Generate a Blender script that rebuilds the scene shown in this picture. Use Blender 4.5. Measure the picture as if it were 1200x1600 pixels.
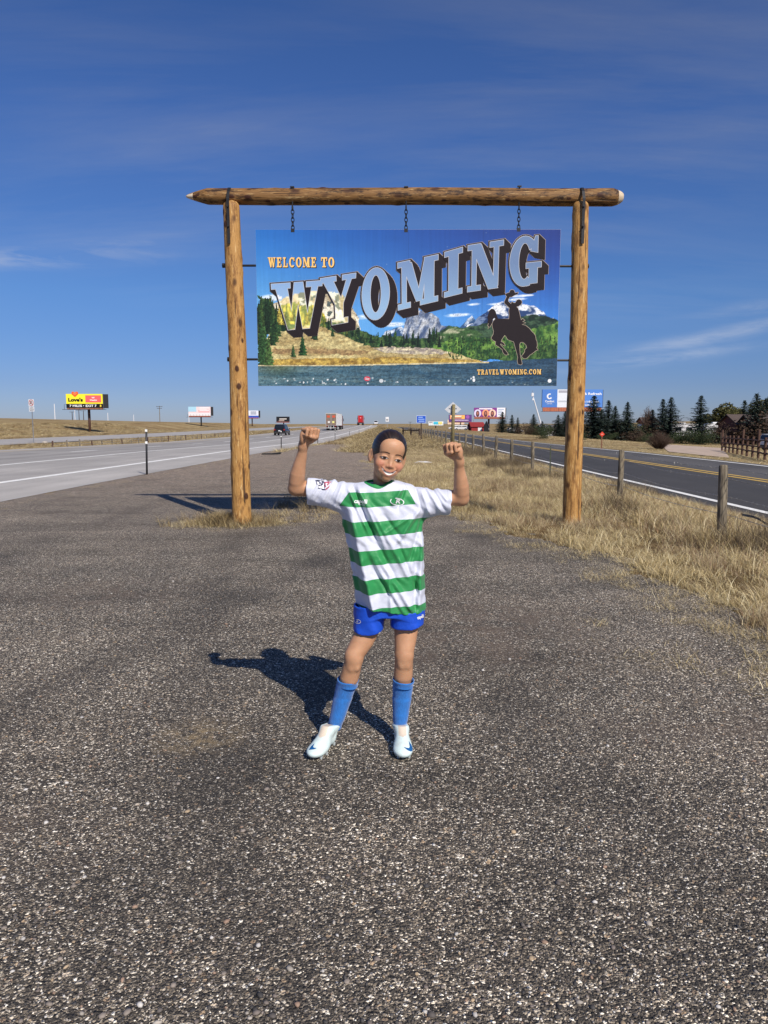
import bpy, bmesh, math, random
import numpy as np
from mathutils import Vector, Matrix, Euler
from mathutils.geometry import tessellate_polygon
from mathutils.bvhtree import BVHTree
from math import sin, cos, tan, pi, radians, atan2, sqrt

for o in list(bpy.data.objects):
    bpy.data.objects.remove(o)
scene = bpy.context.scene
COL = scene.collection
R = random.Random(7)
RN = np.random.default_rng(11)

# ------------------------------------------------------------------ camera, sky, sun, exposure
CAM_H = 1.45
FPX = 1150.0
PITCH = math.atan(137.0 / FPX)
cam_d = bpy.data.cameras.new('camera')
cam_d.sensor_fit = 'VERTICAL'
cam_d.sensor_height = 36.0
cam_d.lens = FPX / 1600.0 * 36.0
cam_d.clip_start = 0.05
cam_d.clip_end = 20000
cam = bpy.data.objects.new('camera', cam_d)
COL.objects.link(cam)
cam.location = (0, 0, CAM_H)
cam.rotation_euler = (pi / 2 - PITCH, 0, 0)
scene.camera = cam

SUN_EL, SUN_AZ = radians(42), radians(29)          # the sun stands behind the camera's right shoulder
S = Vector((sin(SUN_AZ) * cos(SUN_EL), -cos(SUN_AZ) * cos(SUN_EL), sin(SUN_EL)))
sun_d = bpy.data.lights.new('sun', 'SUN')
sun_d.energy = 5.0
sun_d.angle = radians(0.5)
sun_d.color = (1.0, 0.93, 0.835)
sun = bpy.data.objects.new('sun', sun_d)
COL.objects.link(sun)
sun.rotation_euler = S.to_track_quat('Z', 'Y').to_euler()
sun.location = (20, -40, 60)

world = bpy.data.worlds.new('World')
scene.world = world
world.use_nodes = True
SKY_STRENGTH = 0.085


def nd(nt, typ, ins=None, **props):
    n = nt.nodes.new(typ)
    for k, v in props.items():
        setattr(n, k, v)
    for k, v in (ins or {}).items():
        s = n.inputs[k]
        if isinstance(v, bpy.types.NodeSocket):
            nt.links.new(v, s)
        elif isinstance(v, (tuple, list)) and s.type == 'RGBA' and len(v) == 3:
            s.default_value = (*v, 1)
        else:
            s.default_value = v
    return n


def mth(nt, op, a, b=0.0, c=0.0, clamp=False):
    n = nt.nodes.new('ShaderNodeMath')
    n.operation = op
    n.use_clamp = clamp
    for i, v in enumerate((a, b, c)):
        if isinstance(v, bpy.types.NodeSocket):
            nt.links.new(v, n.inputs[i])
        else:
            n.inputs[i].default_value = v
    return n.outputs[0]


def ramp(nt, fac, stops, interp='LINEAR'):
    n = nt.nodes.new('ShaderNodeValToRGB')
    cr = n.color_ramp
    cr.interpolation = interp
    while len(cr.elements) > 1:
        cr.elements.remove(cr.elements[-1])
    for i, (p, c) in enumerate(stops):
        e = cr.elements[0] if i == 0 else cr.elements.new(p)
        e.position = p
        e.color = (*c, 1) if not isinstance(c, (int, float)) else (c, c, c, 1)
    nt.links.new(fac, n.inputs[0])
    return n.outputs[0]


def mix(nt, fac, a, b, blend='MIX'):
    n = nt.nodes.new('ShaderNodeMix')
    n.data_type = 'RGBA'
    n.blend_type = blend
    for s, v in ((n.inputs[0], fac), (n.inputs[6], a), (n.inputs[7], b)):
        if isinstance(v, bpy.types.NodeSocket):
            nt.links.new(v, s)
        elif isinstance(v, (tuple, list)):
            s.default_value = (*v[:3], 1)
        else:
            s.default_value = v
    return n.outputs[2]


wt = world.node_tree
wt.nodes.clear()
sky = nd(wt, 'ShaderNodeTexSky')
sky.sky_type = 'NISHITA'
sky.sun_disc = False
sky.sun_elevation = SUN_EL
sky.sun_rotation = atan2(S.x, S.y)
sky.altitude = 1850
sky.air_density = 1.0
sky.dust_density = 0.6
sky.ozone_density = 3.0
# thin cirrus, laid on a plane high above
tc = nd(wt, 'ShaderNodeTexCoord')
sep = nd(wt, 'ShaderNodeSeparateXYZ', {0: tc.outputs['Generated']})
den = mth(wt, 'ADD', mth(wt, 'MAXIMUM', sep.outputs[2], 0.0), 0.20)
cx = mth(wt, 'DIVIDE', sep.outputs[0], den)
cy = mth(wt, 'DIVIDE', sep.outputs[1], den)
cxy = nd(wt, 'ShaderNodeCombineXYZ', {0: cx, 1: cy, 2: 0.0})
mp = nd(wt, 'ShaderNodeMapping', {0: cxy.outputs[0], 'Rotation': (0, 0, radians(-14)), 'Scale': (0.42, 2.1, 1.0)})
nz = nd(wt, 'ShaderNodeTexNoise', {'Vector': mp.outputs[0], 'Scale': 1.25, 'Detail': 9.0, 'Roughness': 0.62, 'Distortion': 0.35})
mp2 = nd(wt, 'ShaderNodeMapping', {0: cxy.outputs[0], 'Location': (3.1, 1.7, 0), 'Scale': (0.5, 0.5, 1.0)})
nz2 = nd(wt, 'ShaderNodeTexNoise', {'Vector': mp2.outputs[0], 'Scale': 1.0, 'Detail': 3.0})
veil = mth(wt, 'MULTIPLY', ramp(wt, nz.outputs[0], [(0.42, 0.0), (0.58, 0.28), (0.78, 0.75)]), ramp(wt, nz2.outputs[0], [(0.36, 0.0), (0.62, 1.0)]))
lowk = ramp(wt, sep.outputs[2], [(0.10, 0.0), (0.24, 1.0)])
veil = mth(wt, 'MULTIPLY', mth(wt, 'MULTIPLY', veil, lowk), 0.62)
# single long wisps low in the sky: (azimuth, elevation) of the middle, half length, half thickness, slant
azi = mth(wt, 'ARCTAN2', sep.outputs[0], sep.outputs[1])
ele = mth(wt, 'ARCSINE', sep.outputs[2])
wob = nd(wt, 'ShaderNodeTexNoise', {'Vector': nd(wt, 'ShaderNodeCombineXYZ', {0: mth(wt, 'MULTIPLY', azi, 9.0), 1: mth(wt, 'MULTIPLY', ele, 46.0), 2: 0.0}).outputs[0], 'Scale': 1.0, 'Detail': 7.0, 'Roughness': 0.65, 'Distortion': 0.6})
cmask = veil
for w_az, w_el, w_l, w_t, w_s, w_k in ((-25.0, 11.2, 9.0, .60, .10, .42), (-19.5, 12.6, 4.5, .45, .06, .22), (25.0, 6.3, 8.5, .50, .17, .30), (20.0, 4.7, 6.0, .40, .10, .24), (33.0, 8.6, 8.0, .5, .1, .4), (-40.0, 9.5, 9.0, .6, .1, .5), (70.0, 12.0, 14.0, .8, -.1, .5), (-110.0, 9.0, 15.0, .8, .1, .5), (150.0, 11.0, 16.0, .8, .08, .5)):
    da = mth(wt, 'SUBTRACT', azi, radians(w_az))
    de = mth(wt, 'SUBTRACT', mth(wt, 'SUBTRACT', ele, radians(w_el)), mth(wt, 'MULTIPLY', da, w_s))
    qa = mth(wt, 'POWER', mth(wt, 'ABSOLUTE', mth(wt, 'DIVIDE', da, radians(w_l))), 2.0)
    qe = mth(wt, 'POWER', mth(wt, 'ABSOLUTE', mth(wt, 'DIVIDE', de, radians(w_t))), 2.0)
    gk = mth(wt, 'POWER', 2.718, mth(wt, 'MULTIPLY', mth(wt, 'ADD', qa, qe), -1.0))
    gk = mth(wt, 'MULTIPLY', gk, ramp(wt, wob.outputs[0], [(.34, 0.), (.62, 1.)]))
    cmask = mth(wt, 'MAXIMUM', cmask, mth(wt, 'MULTIPLY', gk, w_k))
bw = nd(wt, 'ShaderNodeRGBToBW', {0: sky.outputs[0]})
cg = mth(wt, 'MULTIPLY_ADD', bw.outputs[0], 1.5, 1.6)
cc = nd(wt, 'ShaderNodeCombineColor', {0: cg, 1: mth(wt, 'MULTIPLY', cg, 1.02), 2: mth(wt, 'MULTIPLY', cg, 1.08)})
# the phone's picture renders the sky deep and keeps the horizon from burning out
el = mth(wt, 'MAXIMUM', sep.outputs[2], 0.0)
hz = ramp(wt, el, [(0.0, (.47, .52, .80)), (.05, (.52, .57, .84)), (.16, (.74, .83, 1.06)), (.35, (.98, .96, 1.24))])
skyd = mix(wt, 1.0, nd(wt, 'ShaderNodeHueSaturation', {'Saturation': 1.18, 'Color': sky.outputs[0]}).outputs[0], hz, 'MULTIPLY')
skyc = mix(wt, cmask, skyd, cc.outputs[0])
bg = nd(wt, 'ShaderNodeBackground', {0: skyc, 1: SKY_STRENGTH})
wo = nd(wt, 'ShaderNodeOutputWorld', {0: bg.outputs[0]})

scene.view_settings.view_transform = 'Standard'
scene.view_settings.look = 'None'
scene.view_settings.gamma = 1.0
scene.view_settings.use_curve_mapping = False
scene.view_settings.exposure = 0.0
scene.render.engine = 'CYCLES'
scene.cycles.max_bounces = 6
scene.cycles.transparent_max_bounces = 8


# ------------------------------------------------------------------ helpers
def P(px, py, Y):
    """photograph pixel + distance -> point in the place (author's aid)"""
    r, u = (px - 600) / FPX, (800 - py) / FPX
    dy, dz = cos(PITCH) + u * sin(PITCH), -sin(PITCH) + u * cos(PITCH)
    t = Y / dy
    return Vector((r * t, Y, CAM_H + dz * t))


def G(px, py, z=0.0):
    r, u = (px - 600) / FPX, (800 - py) / FPX
    dy, dz = cos(PITCH) + u * sin(PITCH), -sin(PITCH) + u * cos(PITCH)
    t = (z - CAM_H) / dz
    return Vector((r * t, dy * t, z))


def XAT(px, Y):
    return (px - 600) / FPX * Y


def lin(c):
    c = np.asarray(c, float) / 255.0
    return np.where(c <= 0.04045, c / 12.92, ((c + 0.055) / 1.055) ** 2.4)


def rgb(r, g, b):
    return tuple(float(v) for v in lin((r, g, b)))


def material(name):
    m = bpy.data.materials.new(name)
    m.use_nodes = True
    nt = m.node_tree
    return m, nt, nt.nodes['Principled BSDF']


def plain(name, c, rough=0.6, metal=0.0, var=0.12, scale=9.0, bump=0.0, spec=0.4):
    m, nt, b = material(name)
    t = nd(nt, 'ShaderNodeTexCoord')
    n = nd(nt, 'ShaderNodeTexNoise', {'Vector': t.outputs['Object'], 'Scale': scale, 'Detail': 5.0})
    k = ramp(nt, n.outputs[0], [(0.25, 1 - var), (0.75, 1 + var)])
    nt.links.new(mix(nt, 1.0, tuple(c), k, 'MULTIPLY'), b.inputs['Base Color'])
    b.inputs['Roughness'].default_value = rough
    b.inputs['Metallic'].default_value = metal
    b.inputs['Specular IOR Level'].default_value = spec
    if bump:
        bp = nd(nt, 'ShaderNodeBump', {'Strength': bump, 'Height': n.outputs[0], 'Distance': 0.02})
        nt.links.new(bp.outputs[0], b.inputs['Normal'])
    return m


MATS = {}


def MC(c, rough=0.6, metal=0.0, var=0.10, scale=9.0):
    k = (tuple(round(x, 3) for x in c), rough, metal, var, scale)
    if k not in MATS:
        MATS[k] = plain('paint', c, rough, metal, var, scale)
    return MATS[k]


class MB:
    def __init__(s):
        s.v, s.f, s.m = [], [], []

    def add(s, vs, fs, mi=0):
        o = len(s.v)
        s.v += [tuple(v) for v in vs]
        s.f += [tuple(i + o for i in f) for f in fs]
        s.m += [mi] * len(fs)

    def box(s, c, d, rz=0.0, mi=0, tilt=None):
        x, y, z = d[0] / 2, d[1] / 2, d[2] / 2
        M = Matrix.Rotation(rz, 3, 'Z')
        if tilt is not None:
            M = M @ tilt
        c = Vector(c)
        vs = [c + M @ Vector((a * x, b * y, e * z)) for a in (-1, 1) for b in (-1, 1) for e in (-1, 1)]
        s.add(vs, [(0, 1, 3, 2), (4, 6, 7, 5), (0, 4, 5, 1), (2, 3, 7, 6), (0, 2, 6, 4), (1, 5, 7, 3)], mi)

    def tube(s, pts, r, n=8, mi=0, caps=True):
        pts = [Vector(p) for p in pts]
        rs = r if isinstance(r, (list, tuple)) else [r] * len(pts)
        vs, fs = [], []
        up = None
        for i, p in enumerate(pts):
            d = (pts[min(i + 1, len(pts) - 1)] - pts[max(i - 1, 0)]).normalized()
            if up is None:
                up = Vector((0, 0, 1)) if abs(d.z) < 0.9 else Vector((1, 0, 0))
            a = d.cross(up).normalized()
            b = a.cross(d).normalized()
            up = b
            for k in range(n):
                t = 2 * pi * k / n
                vs.append(p + (a * cos(t) + b * sin(t)) * rs[i])
        for i in range(len(pts) - 1):
            for k in range(n):
                k2 = (k + 1) % n
                fs.append((i * n + k, i * n + k2, (i + 1) * n + k2, (i + 1) * n + k))
        if caps:
            fs.append(tuple(range(n)))
            fs.append(tuple((len(pts) - 1) * n + k for k in reversed(range(n))))
        s.add(vs, fs, mi)

    def prism(s, poly, y0, y1, mi=0):
        """outline in x,z pushed from y0 (front) to y1"""
        n = len(poly)
        vs = [(p[0], y0, p[1]) for p in poly] + [(p[0], y1, p[1]) for p in poly]
        fs = [tuple(range(n)), tuple(reversed(range(n, 2 * n)))]
        fs += [(i, n + i, n + (i + 1) % n, (i + 1) % n) for i in range(n)]
        s.add(vs, fs, mi)

    def loft(s, rings, mi=0, caps=True):
        n = len(rings[0])
        vs = [v for r in rings for v in r]
        fs = []
        for i in range(len(rings) - 1):
            for k in range(n):
                k2 = (k + 1) % n
                fs.append((i * n + k, i * n + k2, (i + 1) * n + k2, (i + 1) * n + k))
        if caps:
            fs.append(tuple(range(n)))
            fs.append(tuple((len(rings) - 1) * n + k for k in reversed(range(n))))
        s.add(vs, fs, mi)

    def ball(s, c, r, n=8, m=5, mi=0):
        c = Vector(c)
        rr = r if isinstance(r, (tuple, list)) else (r, r, r)
        rings = []
        for i in range(m + 1):
            t = pi * (i + 0.02) / (m + 0.04)
            rings.append([(c.x + rr[0] * sin(t) * cos(2 * pi * k / n), c.y + rr[1] * sin(t) * sin(2 * pi * k / n), c.z + rr[2] * cos(t)) for k in range(n)])
        s.loft(rings, mi)

    def build(s, name, mats, parent=None, smooth=False, loc=None, fix=True):
        me = bpy.data.meshes.new(name)
        me.from_pydata(s.v, [], s.f)
        if not isinstance(mats, (list, tuple)):
            mats = [mats]
        for m in mats:
            me.materials.append(m)
        if len(mats) > 1:
            me.polygons.foreach_set('material_index', s.m)
        if fix:
            bm = bmesh.new()
            bm.from_mesh(me)
            bmesh.ops.recalc_face_normals(bm, faces=bm.faces)
            bm.to_mesh(me)
            bm.free()
        if smooth:
            me.polygons.foreach_set('use_smooth', [True] * len(me.polygons))
        me.update()
        return link(name, me, parent, loc)


def link(name, data, parent=None, loc=None):
    o = bpy.data.objects.new(name, data)
    COL.objects.link(o)
    if parent is not None:
        o.parent = parent
    if loc is not None:
        o.location = loc
    return o


def tag(o, label=None, cat=None, group=None, kind=None):
    if label: o['label'] = label
    if cat: o['category'] = cat
    if group: o['group'] = group
    if kind: o['kind'] = kind
    return o


def thing(name, loc, label, cat, group=None, rz=0.0):
    o = link(name, None, None, loc)
    o.empty_display_size = 0.2
    o.rotation_euler = (0, 0, rz)
    return tag(o, label, cat, group)


def dup(root, loc, rz=0.0, label=None, scale=None, group=None):
    def cp(o, par):
        c = o.copy()
        COL.objects.link(c)
        c.parent = par
        for ch in o.children:
            cp(ch, c)
        return c
    r = cp(root, None)
    r.location = loc
    r.rotation_euler = (0, 0, rz)
    if scale is not None:
        r.scale = scale
    if label: r['label'] = label
    if group: r['group'] = group
    return r


def np_mesh(name, verts, quads, mats, parent=None, smooth=True, attrs=None, loc=None):
    me = bpy.data.meshes.new(name)
    verts = np.asarray(verts, np.float32)
    quads = np.asarray(quads, np.int32)
    k = quads.shape[1]
    me.vertices.add(len(verts))
    me.vertices.foreach_set('co', verts.ravel())
    me.loops.add(quads.size)
    me.loops.foreach_set('vertex_index', quads.ravel())
    me.polygons.add(len(quads))
    me.polygons.foreach_set('loop_start', np.arange(0, quads.size, k, dtype=np.int32))
    me.polygons.foreach_set('loop_total', np.full(len(quads), k, np.int32))
    if smooth:
        me.polygons.foreach_set('use_smooth', np.ones(len(quads), bool))
    for m in (mats if isinstance(mats, (list, tuple)) else [mats]):
        me.materials.append(m)
    for an, av in (attrs or {}).items():
        av = np.asarray(av, np.float32)
        if av.ndim == 1:
            a = me.attributes.new(an, 'FLOAT', 'POINT')
            a.data.foreach_set('value', av)
        else:
            a = me.attributes.new(an, 'FLOAT_COLOR', 'POINT')
            c = np.ones((len(av), 4), np.float32)
            c[:, :3] = av
            a.data.foreach_set('color', c.ravel())
    me.update(calc_edges=True)
    me.validate()
    return link(name, me, parent, loc)


def attr(nt, name, out='Fac'):
    return nd(nt, 'ShaderNodeAttribute', attribute_name=name).outputs[out]


_tab = np.random.default_rng(3).random((256, 256))


def vnoise(x, y, seed=0):
    x = np.asarray(x, float) + seed * 17.31
    y = np.asarray(y, float) + seed * 9.73
    xi, yi = np.floor(x).astype(int), np.floor(y).astype(int)
    fx, fy = x - xi, y - yi
    fx, fy = fx * fx * (3 - 2 * fx), fy * fy * (3 - 2 * fy)
    a, b = _tab[xi & 255, yi & 255], _tab[(xi + 1) & 255, yi & 255]
    c, d = _tab[xi & 255, (yi + 1) & 255], _tab[(xi + 1) & 255, (yi + 1) & 255]
    return (a * (1 - fx) + b * fx) * (1 - fy) + (c * (1 - fx) + d * fx) * fy


def fbm(x, y, seed=0, n=4):
    t, a, s = 0, 0.5, 0
    for i in range(n):
        t = t + a * vnoise(np.asarray(x) * 2 ** i, np.asarray(y) * 2 ** i, seed + i)
        s += a
        a *= 0.5
    return t / s


def sstep(a, b, x):
    t = np.clip((np.asarray(x, float) - a) / (b - a), 0, 1)
    return t * t * (3 - 2 * t)

# ------------------------------------------------------------------ the land
YK = [0, 18, 43, 77, 120, 179, 240, 300, 400, 700]


def hw(Y):
    return np.interp(Y, YK, [0, 0, -.1, -.4, -.35, 0, .55, 1.08, .6, -2.0])


def shear(u, Y):
    return .02 * np.clip((3 - np.asarray(u, float)) / 8, 0, 1) * np.minimum(Y, 250)


def u_of(X, Y):
    Yc = np.minimum(Y, 250)
    ua = X - .02 * Yc
    um = (X - .0075 * Yc) / (1 - .0025 * Yc)
    return np.where(ua <= -5, ua, np.where(np.asarray(X, float) >= 3, X, um))


def zf(u, Y):
    t = 1 - sstep(25, 70, Y)
    return t * (-.15 + .25 * np.clip((np.asarray(u, float) - 6.4) / 6.2, 0, 1)) - (1 - t) * .06


HU = [-1400, -260, -170, -110, -74, -63, -55, -51, -37.4, -36.0, -26, -24.6, -24.2, -7.9, -7.5, -6.9, -4, 3.0, 4.6, 5.8, 6.4, 6.8, 12.4, 12.8, 14.2]


def hts(Y):
    """heights at the HU break lines for an array of Y"""
    Y = np.asarray(Y, float)
    Hh = hw(Y)
    Ho = np.interp(Y, [0, 60, 150, 300, 500, 900], [-.5, -.5, -.4, .2, .2, 0])
    A = np.interp(Y, [-50, 330, 530, 800], [1, 1, .45, .15])
    m = np.interp(Y, [0, 40, 100, 200, 300, 500], [0, 0, .35, .85, .5, 0])
    Z = 0 * Y
    t = 1 - sstep(16, 40, Y)
    return [Ho + 2, Ho + 4.2 * A, Ho + 3.9 * A, Ho + 2.5 * A, Ho + 1.85 * A, Ho + .3, Ho - .05, Ho - .08, Ho - .08, Ho - .1, Hh - .25, Hh - .012, Hh - .09,
            Hh - .09, Hh - .012, Hh, Hh + m, Z - .02 + .02 * t, Z - .06, Z - .14, zf(6.4, Y) - .012, zf(6.8, Y) - .08, zf(12.4, Y) - .08, zf(12.8, Y) - .012, Z - .03]


def height(u, Y):
    """u, Y arrays of the same shape"""
    u, Y = np.asarray(u, float), np.asarray(Y, float)
    hs = hts(Y)
    out = np.array(np.broadcast_to(hs[0], u.shape), float)
    for i in range(len(HU) - 1):
        a, b = HU[i], HU[i + 1]
        k = (u >= a) & (u <= b)
        t = (u - a) / (b - a)
        out = np.where(k, hs[i] * (1 - t) + hs[i + 1] * t, out)
    right = -.03 - 1.6 * sstep(14.2, 50, u)
    out = np.where(u > 14.2, right, out)
    far = 1.0 + 2.6 * fbm(u / 420.0, Y / 900.0, 5, 3)
    out = out * (1 - sstep(500, 1400, Y)) + far * sstep(500, 1400, Y)
    out = out + np.where(u > 150, 7 * np.exp(-((u - 430) / 150) ** 2 - ((Y - 800) / 260) ** 2), 0)
    return out


def H(X, Y):
    return float(height(u_of(np.array([X]), np.array([Y])), np.array([float(Y)]))[0])


us = sorted(set(HU + [-2600, -1000, -700, -500, -400, -330, -220, -140, -120, -100, -92, -84, -70, -68, -59, -48, -44, -40, -33, -30, -22, -18, -14, -11] +
                [-5.4, -3, -2, -1.2, -.4, .4, 1, 1.6, 2.2, 2.6, 3.5, 4.1, 5.2, 8, 10, 15, 16, 18, 20, 23, 26, 30, 35, 40, 46, 52, 60, 70, 82, 96, 112, 130, 150, 175,
                 200, 230, 260, 300, 340, 390, 440, 500, 560, 640, 740, 900, 1200, 1800, 2800]))
ys = [-8, -4, 0] + [1 + .6 * i for i in range(70)] + YK
y = 43.0
while y < 6500:
    y *= 1.045
    ys.append(y)
ys = sorted(set(round(v, 3) for v in ys))
UU, YY = np.meshgrid(us, ys)
XX = UU + shear(UU, YY)
ZZ = height(UU, YY)
rough = .045 * (fbm(XX * 1.3, YY * 1.3, 2) - .5) * ((UU > 1.5) & (UU < 5.5) | (UU > 15))
ZZ = ZZ + rough * (YY < 70) * (YY > 6)
nx_, ny_ = len(us), len(ys)
idx = np.arange(nx_ * ny_).reshape(ny_, nx_)
quads = np.stack([idx[:-1, :-1], idx[:-1, 1:], idx[1:, 1:], idx[1:, :-1]], -1).reshape(-1, 4)
m_land, nt, b = material('dry_prairie')
t = nd(nt, 'ShaderNodeTexCoord')
n1 = nd(nt, 'ShaderNodeTexNoise', {'Vector': t.outputs['Object'], 'Scale': .09, 'Detail': 8.0, 'Roughness': .65})
n2 = nd(nt, 'ShaderNodeTexNoise', {'Vector': t.outputs['Object'], 'Scale': 1.7, 'Detail': 9.0, 'Roughness': .7})
mpn = nd(nt, 'ShaderNodeMapping', {0: t.outputs['Object'], 'Scale': (.5, .012, 1)})
n3 = nd(nt, 'ShaderNodeTexNoise', {'Vector': mpn.outputs[0], 'Scale': 1.0, 'Detail': 4.0})
n4 = nd(nt, 'ShaderNodeTexNoise', {'Vector': t.outputs['Object'], 'Scale': 38.0, 'Detail': 4.0, 'Roughness': .7})
c1 = ramp(nt, n1.outputs[0], [(.30, (.17, .11, .052)), (.46, (.30, .21, .10)), (.60, (.42, .325, .17)), (.75, (.33, .26, .13))])
c2 = ramp(nt, n2.outputs[0], [(.30, (.35, .33, .30)), (.5, (.9, .9, .9)), (.72, (1.4, 1.36, 1.25))])
c = mix(nt, .85, c1, c2, 'MULTIPLY')
c = mix(nt, mth(nt, 'MULTIPLY', ramp(nt, n3.outputs[0], [(.5, 0.), (.68, 1.)]), .4), c, (.14, .12, .06))
c = mix(nt, .7, c, ramp(nt, n4.outputs[0], [(.3, .45), (.7, 1.5)]), 'MULTIPLY')
c = mix(nt, attr(nt, 'litter'), c, mix(nt, 1.0, c, (.52, .46, .42), 'MULTIPLY'))
nt.links.new(c, b.inputs['Base Color'])
b.inputs['Roughness'].default_value = .95
b.inputs['Specular IOR Level'].default_value = .1
bp = nd(nt, 'ShaderNodeBump', {'Strength': .8, 'Height': n2.outputs[0], 'Distance': .25})
bp2 = nd(nt, 'ShaderNodeBump', {'Strength': .5, 'Height': n4.outputs[0], 'Distance': .03, 'Normal': bp.outputs[0]})
nt.links.new(bp2.outputs[0], b.inputs['Normal'])
ground = np_mesh('ground', np.stack([XX, YY, ZZ], -1).reshape(-1, 3), quads, m_land, attrs={'litter': (((UU > -2) & (UU < 6.3) & (YY > 0)) * (1 - sstep(30, 70, YY))).ravel()})
tag(ground, 'dry tan prairie ground reaching the horizon', kind='structure')


def strip(name, ulist, ylist, zfun, mat, lift, attrs=None):
    U, Yg = np.meshgrid(ulist, ylist)
    X = U + shear(U, Yg)
    Z = zfun(U, Yg) + lift
    ii = np.arange(U.size).reshape(U.shape)
    q = np.stack([ii[:-1, :-1], ii[:-1, 1:], ii[1:, 1:], ii[1:, :-1]], -1).reshape(-1, 4)
    return np_mesh(name, np.stack([X, Yg, Z], -1).reshape(-1, 3), q, mat, attrs={'u': U.ravel()} if attrs else None)


def road_mat(name, base, lanes, wear, speck):
    m, nt, b = material(name)
    t = nd(nt, 'ShaderNodeTexCoord')
    mp_ = nd(nt, 'ShaderNodeMapping', {0: t.outputs['Object'], 'Scale': (1, .06, 1)})
    n1 = nd(nt, 'ShaderNodeTexNoise', {'Vector': mp_.outputs[0], 'Scale': 1.3, 'Detail': 6.0, 'Roughness': .6})
    n2 = nd(nt, 'ShaderNodeTexNoise', {'Vector': t.outputs['Object'], 'Scale': 60.0, 'Detail': 3.0})
    n3 = nd(nt, 'ShaderNodeTexNoise', {'Vector': t.outputs['Object'], 'Scale': .35, 'Detail': 5.0})
    c = mix(nt, 1.0, base, ramp(nt, n1.outputs[0], [(.3, 1 - wear), (.7, 1 + wear)]), 'MULTIPLY')
    c = mix(nt, 1.0, c, ramp(nt, n2.outputs[0], [(.3, 1 - speck), (.7, 1 + speck)]), 'MULTIPLY')
    c = mix(nt, 1.0, c, ramp(nt, n3.outputs[0], [(.3, .86), (.7, 1.12)]), 'MULTIPLY')
    if lanes:
        c = mix(nt, 1.0, c, ramp(nt, mth(nt, 'MULTIPLY_ADD', attr(nt, 'u'), 1 / 80.0, .5), lanes), 'MULTIPLY')
    nt.links.new(c, b.inputs['Base Color'])
    b.inputs['Roughness'].default_value = .85
    bp = nd(nt, 'ShaderNodeBump', {'Strength': .4, 'Height': n2.outputs[0], 'Distance': .01})
    nt.links.new(bp.outputs[0], b.inputs['Normal'])
    return m


def lane_stops(ul):
    return [((u + 40) / 80, v) for u, v in ul]


m_hwy = road_mat('worn_grey_asphalt', (.365, .342, .312), lane_stops([(-24.6, 1.05), (-22.5, .95), (-21.5, .72), (-20.4, .85), (-19.4, .70), (-18.5, .88), (-17.2, .74), (-16.4, .86), (-15.4, .74), (-14.4, .96), (-12.2, .98), (-10.2, 1.0), (-9.8, 1.12), (-7.5, 1.08)]), .13, .2)
m_front = road_mat('dark_asphalt', (.046, .043, .040), lane_stops([(6, 1.0), (9.6, 1.05), (10.2, 1.7), (11.2, 2.0), (12.2, 1.7), (13, 2.2)]), .16, .35)
m_opp = road_mat('pale_asphalt', (.36, .34, .315), None, .1, .15)
m_line = plain('white_road_paint', (.80, .79, .74), .7, var=.2, scale=7)
m_yel = plain('yellow_road_paint', (.58, .38, .09), .7, var=.25, scale=7)
yl = [v for v in ys if -8 <= v <= 700]
hu = [-24.6, -22.4, -21.4, -20.4, -19.4, -18.4, -17.4, -16.4, -15.4, -14.5, -13, -11.5, -9.96, -8.7, -7.5]
tag(strip('highway', hu, yl, lambda U, Y: hw(Y), m_hwy, 0.0, True), 'wide grey highway with white lane lines left of the gravel lot', kind='structure')
opp_y = [v for v in ys if 0 <= v <= 500]
Hof = lambda U, Y: np.interp(Y, [0, 60, 150, 300, 500, 900], [-.5, -.5, -.4, .2, .2, 0])
tag(strip('opposite_highway', [-51, -47, -42, -37.4], opp_y, Hof, m_opp, 0.0), 'far carriageway of the highway beyond the grass median', kind='structure')
fy = [v for v in ys if -8 <= v <= 420]
tag(strip('frontage_road', [6.4, 7.6, 9.0, 9.9, 11.4, 12.8], fy, zf, m_front, 0.0, True), 'dark two lane frontage road right of the fence', kind='structure')
marks = []
for name, a, bb, yy_, zz, mm in (('edge_line', -10.10, -9.80, yl, lambda U, Y: hw(Y), m_line), ('ramp_line', -14.65, -14.41, yl, lambda U, Y: hw(Y), m_line),
                                 ('median_line', -22.5, -22.35, yl, lambda U, Y: hw(Y), m_yel),
                                 ('edge_line', 6.80, 6.95, fy, zf, m_line), ('centre_line', 9.70, 9.82, fy, zf, m_yel), ('centre_line', 9.98, 10.10, fy, zf, m_yel), ('edge_line', 12.35, 12.47, fy, zf, m_line)):
    o = strip(name, [a, bb], yy_, zz, mm, .007)
    tag(o, None, kind='structure')
yv = 5.0
k = 0
dash = MB()
while yv < 300:
    ya, yb = yv, yv + 3.6
    pts = [(u + float(shear(u, yq)), yq, float(hw(yq)) + .007) for u, yq in ((-18.59, ya), (-18.36, ya), (-18.36, yb), (-18.59, yb))]
    dash.add(pts, [(0, 1, 2, 3)])
    yv += 12.2
tag(dash.build('lane_dashes', m_line), 'broken white lane line down the middle of the highway', kind='structure')

# gravel lot (crushed asphalt millings)
bpx = [(1200, 1085), (1080, 1003), (1000, 938), (930, 905), (850, 868), (740, 828), (660, 800), (620, 770), (590, 745), (566, 715), (545, 690)]
bw_ = [G(*q) for q in bpx]
bY = np.array([-8, 3.2] + [q.y for q in bw_])
bX = np.array([2.5, 2.4] + [q.x for q in bw_])


def lot_right(Y):
    return np.interp(Y, bY, bX)


def lot_edge(X, Y):
    """metres inside the gravel lot (positive inside)"""
    n = .9 * (fbm(X * .9, Y * .9, 8) - .5) + .35 * (fbm(X * 5, Y * 5, 9, 2) - .5)
    return np.minimum(lot_right(Y) - X + n * np.clip(Y / 7, .25, 3), X + 6.85 - .02 * Y + .4 * n)


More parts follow.
